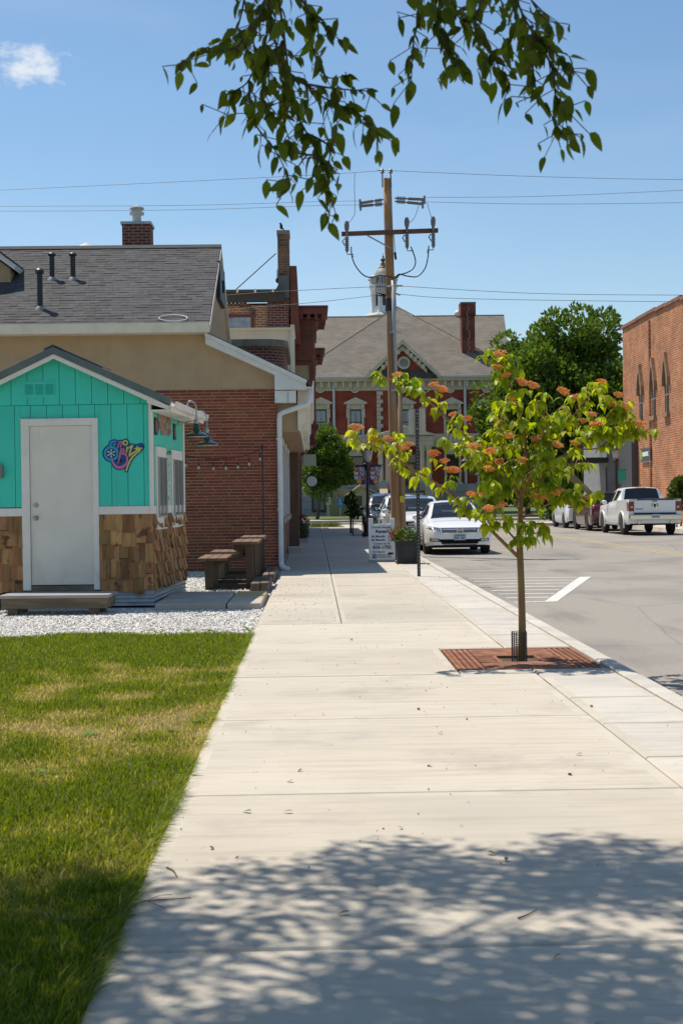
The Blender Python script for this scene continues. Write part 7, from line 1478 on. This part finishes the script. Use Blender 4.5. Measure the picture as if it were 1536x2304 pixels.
# grate and plastic mesh guard
rust = mat('rusty_iron', (.27,.105,.05), .9, (.17,.07,.04), 9, lo=.35, hi=.65, bump=.5, bscale=70, bdist=.005, rnd=.12, col3=(.33,.15,.075), scale3=5)
gt = thing('tree_grate', 'rusty cast iron tree grate set in the pavement around the flowering tree', 'tree grate', (1.77,12.42,0)); GXa, GXb, GYa, GYb = -.60,.61,-.80,.84
MB().bx(GXa,GXb,GYa,GYb,-.26,-.12).build('pit_soil', soil, gt)
MB().bx(GXa,GXb,GYa,GYa+.05,-.05,-.002).bx(GXa,GXb,GYb-.05,GYb,-.05,-.002).bx(GXa,GXa+.03,GYa+.05,GYb-.05,-.05,-.002).bx(GXb-.03,GXb,GYa+.05,GYb-.05,-.05,-.002).build('rim', rust, gt)
MB().bx(-.36,.36,GYa+.051,-.27,-.04,-.004).build('plate', rust, gt); MB().bx(-.36,.36,.27,GYb-.051,-.04,-.004).build('plate', rust, gt)
for sgn in (-1,1):
    for k in range(4): a = sgn*(.375+.052*k); MB().bx(min(a,a+sgn*.030),max(a,a+sgn*.030),GYa+.051,GYb-.051,-.04,-.003).build('long_bar', rust, gt)
    m = MB()
    for k in range(22): y = GYa+.08+k*.07; m.bx(min(sgn*.37,sgn*.57),max(sgn*.37,sgn*.57),y,y+.032,-.045,-.008)
    m.build('cross_bars', rust, gt)
    for k in range(9): y = -.255+k*.057; MB().prism([(sgn*.19,y),(sgn*.36,y+.05),(sgn*.36,y+.085),(sgn*.19,y+.035)] if sgn > 0 else [(sgn*.36,y+.085),(sgn*.36,y+.05),(sgn*.19,y),(sgn*.19,y+.035)], 'Z', -.04, -.004).build('slat', rust, gt)
MB().bx(-.19,.19,-.27,-.235,-.06,-.003).bx(-.19,.19,.235,.27,-.06,-.003).bx(-.20,-.17,-.235,.235,-.06,-.003).bx(.17,.20,-.235,.235,-.06,-.003).build('collar', rust, gt)
gd = thing('trunk_guard', 'black plastic mesh guard wrapped around the street tree trunk', 'tree guard', (PY(1167,1487,TY).x,TY-.02,0)); m = MB(); rg = .066; hg = PY(1166,1426,TY).z+.02
for k in range(18): a = 2*PI*k/18; m.cone((rg*math.cos(a),rg*math.sin(a),-.10),(rg*math.cos(a),rg*math.sin(a),hg),.0028,.0028,4)
for k in range(17): z = -.09+k*(hg+.09)/16; m.tube([(rg*math.cos(2*PI*j/18),rg*math.sin(2*PI*j/18),z) for j in range(19)], .0026, 4, False)
m.build('mesh', black, gd)
# ------------------------------------------------------------------ overhanging tree: trunk behind the viewer, crown above, twigs hanging into view
ot = thing('overhanging_elm', 'leafy tree whose hanging twigs cross the sky above the pavement', 'tree', (-3.4,-1.6,-.02))
em = leafmat('elm_leaf', (.075,.115,.010), (.11,.155,.016), .55, .4, .35, .015); ems = leafstuff('elm_leaf_stuff', (.075,.115,.010), (.11,.155,.016), .55, .4, .35, .015)
EM = [leafmesh('leaf', .062, .028, em, .15), leafmesh('leaf', .07, .034, em, .3), leafmesh('leaf', .048, .024, em, .1)]
b = MB(); b.tube([(-3.4,-1.6,-.1),(-3.38,-1.6,.2),(-3.3,-1.5,1.6),(-3.1,-1.2,3.0),(-2.9,-.8,4.2)], [.36,.27,.24,.22,.17], 14)
limbs = [[(-2.95,-.9,3.9),(-2.2,.8,5.0),(-1.4,2.8,5.4),(-.6,4.6,5.3),(-.1,5.4,4.9)],[(-2.9,-.8,4.2),(-2.6,1.5,5.6),(-2.4,4.0,6.0),(-2.0,6.0,5.6)],[(-2.95,-.9,4.0),(-1.2,.2,5.3),(.6,1.6,5.7),(1.9,3.2,5.4),(2.2,4.4,5.0)],[(-2.9,-.8,4.2),(-4.0,.8,5.4),(-4.6,3.2,5.8),(-4.4,5.4,5.6)],[(-2.9,-.8,4.2),(-2.9,-1.0,6.2),(-2.4,.2,7.4)],[(-1.4,2.8,5.4),(-.2,3.6,5.0),(.5,4.4,4.6)]]
LP = []
for l_ in limbs: P = spl(l_,6); b.tube(P, [.075-.06*i/(len(P)-1) for i in range(len(P))], 8); LP.append(P)
b.build('trunk', bark, ot, world=True, smooth=True)
em_m = []; tw = MB()
twg = mat('elm_twig', (.075,.055,.035), .8)
def hang(lst, Y0, Y1, dens, side=.10, r=.0045):
    n = len(lst); P = spl([PY(px, py, Y0+(Y1-Y0)*i/(n-1)) for i, (px, py) in enumerate(lst)], 6); tw.tube(P, [r*(1-.7*i/(len(P)-1)) for i in range(len(P))], 5)
    for i in range(2, len(P)):
        for s_ in range(dens if i < len(P)-1 else 4):
            if random.random() < .58:
                d = (P[i]-P[i-1]).normalized(); q = P[i]
                if random.random() < .45: v = (Vector((random.uniform(-1,1),random.uniform(-.8,.8),random.uniform(-.9,.2)))).normalized()*random.uniform(.03,side); tw.tube([q, q+v], .0015, 4); q = q+v
                dd = d*.5+Vector((random.uniform(-.8,.8),random.uniform(-.7,.7),random.uniform(-1.0,.1))); em_m.append(lmatrix(q, dd, random.uniform(-1.5,1.5), random.uniform(.45,1.15)))
yA = 4.3
for lst, ya, yb_, dn in (([(610,-60),(590,20),(560,70),(520,110),(455,110),(405,145)],4.4,4.1,3),([(600,-60),(612,60),(640,150),(690,190),(745,230),(800,250),(848,300)],4.4,4.2,4),([(605,-60),(600,80),(560,180),(525,210),(512,265)],4.5,4.5,3),([(620,-50),(640,90),(650,190),(640,270),(655,330)],4.5,4.4,2),([(640,150),(650,220),(690,300),(720,360),(730,400),(758,490)],4.45,4.3,4),([(655,-60),(690,20),(720,50),(775,100)],4.3,4.2,4),([(690,190),(760,200),(835,205)],4.3,4.2,3),([(560,-60),(535,60),(500,90)],4.6,4.6,2),([(630,-60),(600,10),(570,90),(600,150),(640,215)],4.6,4.6,4),([(680,-60),(700,90),(730,170),(780,170)],4.7,4.6,3),([(560,180),(570,270),(620,340),(650,400)],4.5,4.4,3),([(640,100),(600,130),(590,220),(610,260)],4.4,4.4,3),([(690,300),(740,330),(735,380)],4.4,4.3,3),([(720,360),(690,350),(650,410)],4.3,4.3,2),
  ([(960,-60),(975,20),(990,70),(1010,110),(1025,150)],4.2,4.2,4),([(940,-60),(945,30),(930,90),(925,180)],4.3,4.3,3),([(1100,-60),(1080,10),(1070,60),(1100,110),(1115,140),(1145,190)],4.2,4.1,3),([(1140,-60),(1165,10),(1190,60),(1225,95),(1255,125),(1295,165)],4.2,4.0,4),([(1180,50),(1195,130),(1205,200),(1240,260),(1260,300)],4.2,4.1,3),([(1190,60),(1240,150),(1250,220),(1275,250)],4.1,4.1,4),([(1000,-60),(1020,20),(1050,50),(1060,0)],4.4,4.4,3),([(1130,-60),(1150,0),(1160,60),(1140,100)],4.3,4.3,3),([(960,-60),(1000,0),(1040,40),(1060,70)],4.4,4.4,3),([(1170,-60),(1200,10),(1240,60)],4.3,4.2,2)):
    hang(lst, ya, yb_, dn)
nv = len(em_m)
vis_m = em_m[:]
# crown above the frame: leaf clumps that throw the dappled shade
cr = []
def ground_hit(p): t = p[2]/SUN.z; return p[0]-SUN.x*t, p[1]-SUN.y*t
def sample(n, gxr, gyr, zr, thr):
    k = 0; tries = 0
    while k < n and tries < 90000:
        tries += 1; gx, gy, z = RNG.uniform(*gxr), RNG.uniform(*gyr), RNG.uniform(*zr); p = np.array([gx+SUN.x*z/SUN.z, gy+SUN.y*z/SUN.z, z])
        if z < 1.42+.385*max(p[1],0)+.42: continue
        if gy > 5.50+.30*math.sin(gx*2.1)+.22*math.sin(gx*5.3+1): continue
        if mnoise.noise((gx*.85, gy*1.9, 3.1)) < thr: continue
        cr.append(p); k += 1
sample(400, (-2.6,3.2), (2.4,5.9), (4.3,6.0), -.03); sample(260, (-5,4), (-5,4), (4.4,7.6), -.3)
Pc, Dc = [], []
for p in cr:
    k = int(RNG.uniform(70,130)); rr = RNG.uniform(.22,.46); v = RNG.normal(0,1,(k,3)); v /= np.linalg.norm(v,axis=1)[:,None]; Pn = p+v*rr*RNG.uniform(.2,1,(k,1))**.5*np.array([1,1,.6])
    ok_ = Pn[:,2] > 1.42+.375*np.maximum(Pn[:,1],0)+.12; Pc.append(Pn[ok_]); Dc.append(RNG.normal(0,1,(k,3))[ok_]+np.array([0,0,-.6]))
Pc, Dc = np.concatenate(Pc), np.concatenate(Dc); V, I = cards(Pc-np.array(ot.location), Dc, RNG.uniform(.06,.105,len(Pc)), .48); o = bpy.data.objects.new('crown', npmesh('crown', V, 4, I, ems, np.repeat(RNG.uniform(0,1,len(Pc)),2))); COL.objects.link(o); o.parent = ot; tag(o, kind='stuff')
for p in cr[::3]:
    best = min((q for P in LP for q in P), key=lambda q: (q-Vector(p)).length); tw.tube(spl([best, best.lerp(Vector(p),.5)+Vector((0,0,.12)), Vector(p)],3), [.009,.008,.007,.006,.005,.004,.003], 5)
tag(tw.build('twigs', twg, ot, world=True, smooth=True), kind='stuff')
random.shuffle(vis_m)
M0 = ot.matrix_basis.inverted()
for M_ in vis_m[:300]: o = bpy.data.objects.new('leaf', random.choice(EM)); COL.objects.link(o); o.parent = ot; o.matrix_basis = M0 @ M_
place_leaves(ot, vis_m[300:], EM, 0, ems)
# ------------------------------------------------------------------ fallen twigs, leaves and weeds
def weed(loc, s, label):
    t = thing('weed', label, 'weed', loc, 0, 'broadleaf weeds by the lawn edge'); 
    for k in range(9): a = k*2.4; M_ = lmatrix(Vector((0,0,.0)), Vector((math.cos(a),math.sin(a),random.uniform(.25,.9))), 0, s*random.uniform(.8,1.4)); o = bpy.data.objects.new('leaf', WM); COL.objects.link(o); o.parent = t; o.matrix_basis = M_
WM = leafmesh('leaf', .11, .035, leafmat('weed_leaf', (.14,.22,.03), (.18,.25,.05), .35, .8), .45)
for px, py in ((425,1416),(475,1418),(560,1415),(360,1420),(140,1425),(330,1418)): g = G(px,py); weed((g.x,g.y,-.02), 1.0, 'leafy weed where the lawn meets the white gravel')
for px, py in ((380,1640),(440,1620),(200,1650),(300,1720),(480,1600),(105,1735),(420,1745)): g = G(px,py); weed((g.x,g.y,-.02), .75, 'broadleaf weed growing in the open lawn')
twm = mat('dead_twig', (.12,.075,.05), .9)
def ftwig(pts, label, side=()):
    P = [G(px,py)+Vector((0,0,.006)) for px, py in pts]; t = thing('fallen_twig', label, 'twig', P[0], 0, 'fallen twigs'); MB().tube(spl(P,4), [.0035-.0025*i/(len(P)*4) for i in range((len(P)-1)*4+1)], 5).build('stem', twm, t, world=True)
    for s_ in side: MB().tube(spl([G(px,py)+Vector((0,0,.008)) for px, py in s_],4), .0014, 4).build('side_shoot', twm, t, world=True)
ftwig([(240,2048),(290,2040),(340,2030),(430,2024)], 'forked dead twig lying across the lawn edge onto the pavement', ([(300,2028),(330,2032),(375,2050)],[(330,2032),(360,2020),(388,2018)]))
ftwig([(110,2060),(150,2075),(240,2068),(305,2062)], 'long dead twig lying in the shaded grass')
ftwig([(375,1955),(390,1962),(398,1975)], 'short thin twig on the pavement edge'); ftwig([(1165,2070),(1190,2060),(1208,2050)], 'short thin twig on the shaded pavement')
dl = [mat('dry_leaf_green', (.14,.16,.05), .7), mat('dry_leaf_brown', (.16,.09,.05), .8)]; DL = [leafmesh('leaf', .05, .022, dl[0], .3), leafmesh('leaf', .045, .02, dl[1], .5)]
for px, py, k in ((472,1910,1),(788,2058,0),(1095,1922,0),(1140,1935,0),(895,1866,1),(660,1760,0),(658,1830,0),(1283,1745,1),(1308,1700,1),(970,1725,1),(1262,2155,0),(995,1652,0),(565,1830,0),(680,1735,1),(1050,1620,1),(940,1596,1),(1330,1590,1),(790,1440,1),(960,1345,1),(865,1310,1)):
    g = G(px,py); o = bpy.data.objects.new('fallen_leaf', DL[k]); COL.objects.link(o); o.location = (g.x,g.y,.012); o.rotation_euler = (random.uniform(-.2,.2),random.uniform(-.2,.2),random.uniform(0,6)); s_ = random.uniform(.6,1.1); o.scale = (s_,)*3
    tag(o, 'fallen green leaf lying on the sunny concrete' if k == 0 else 'small brown dry leaf lying on the concrete', 'leaf', 'fallen leaves on the pavement')
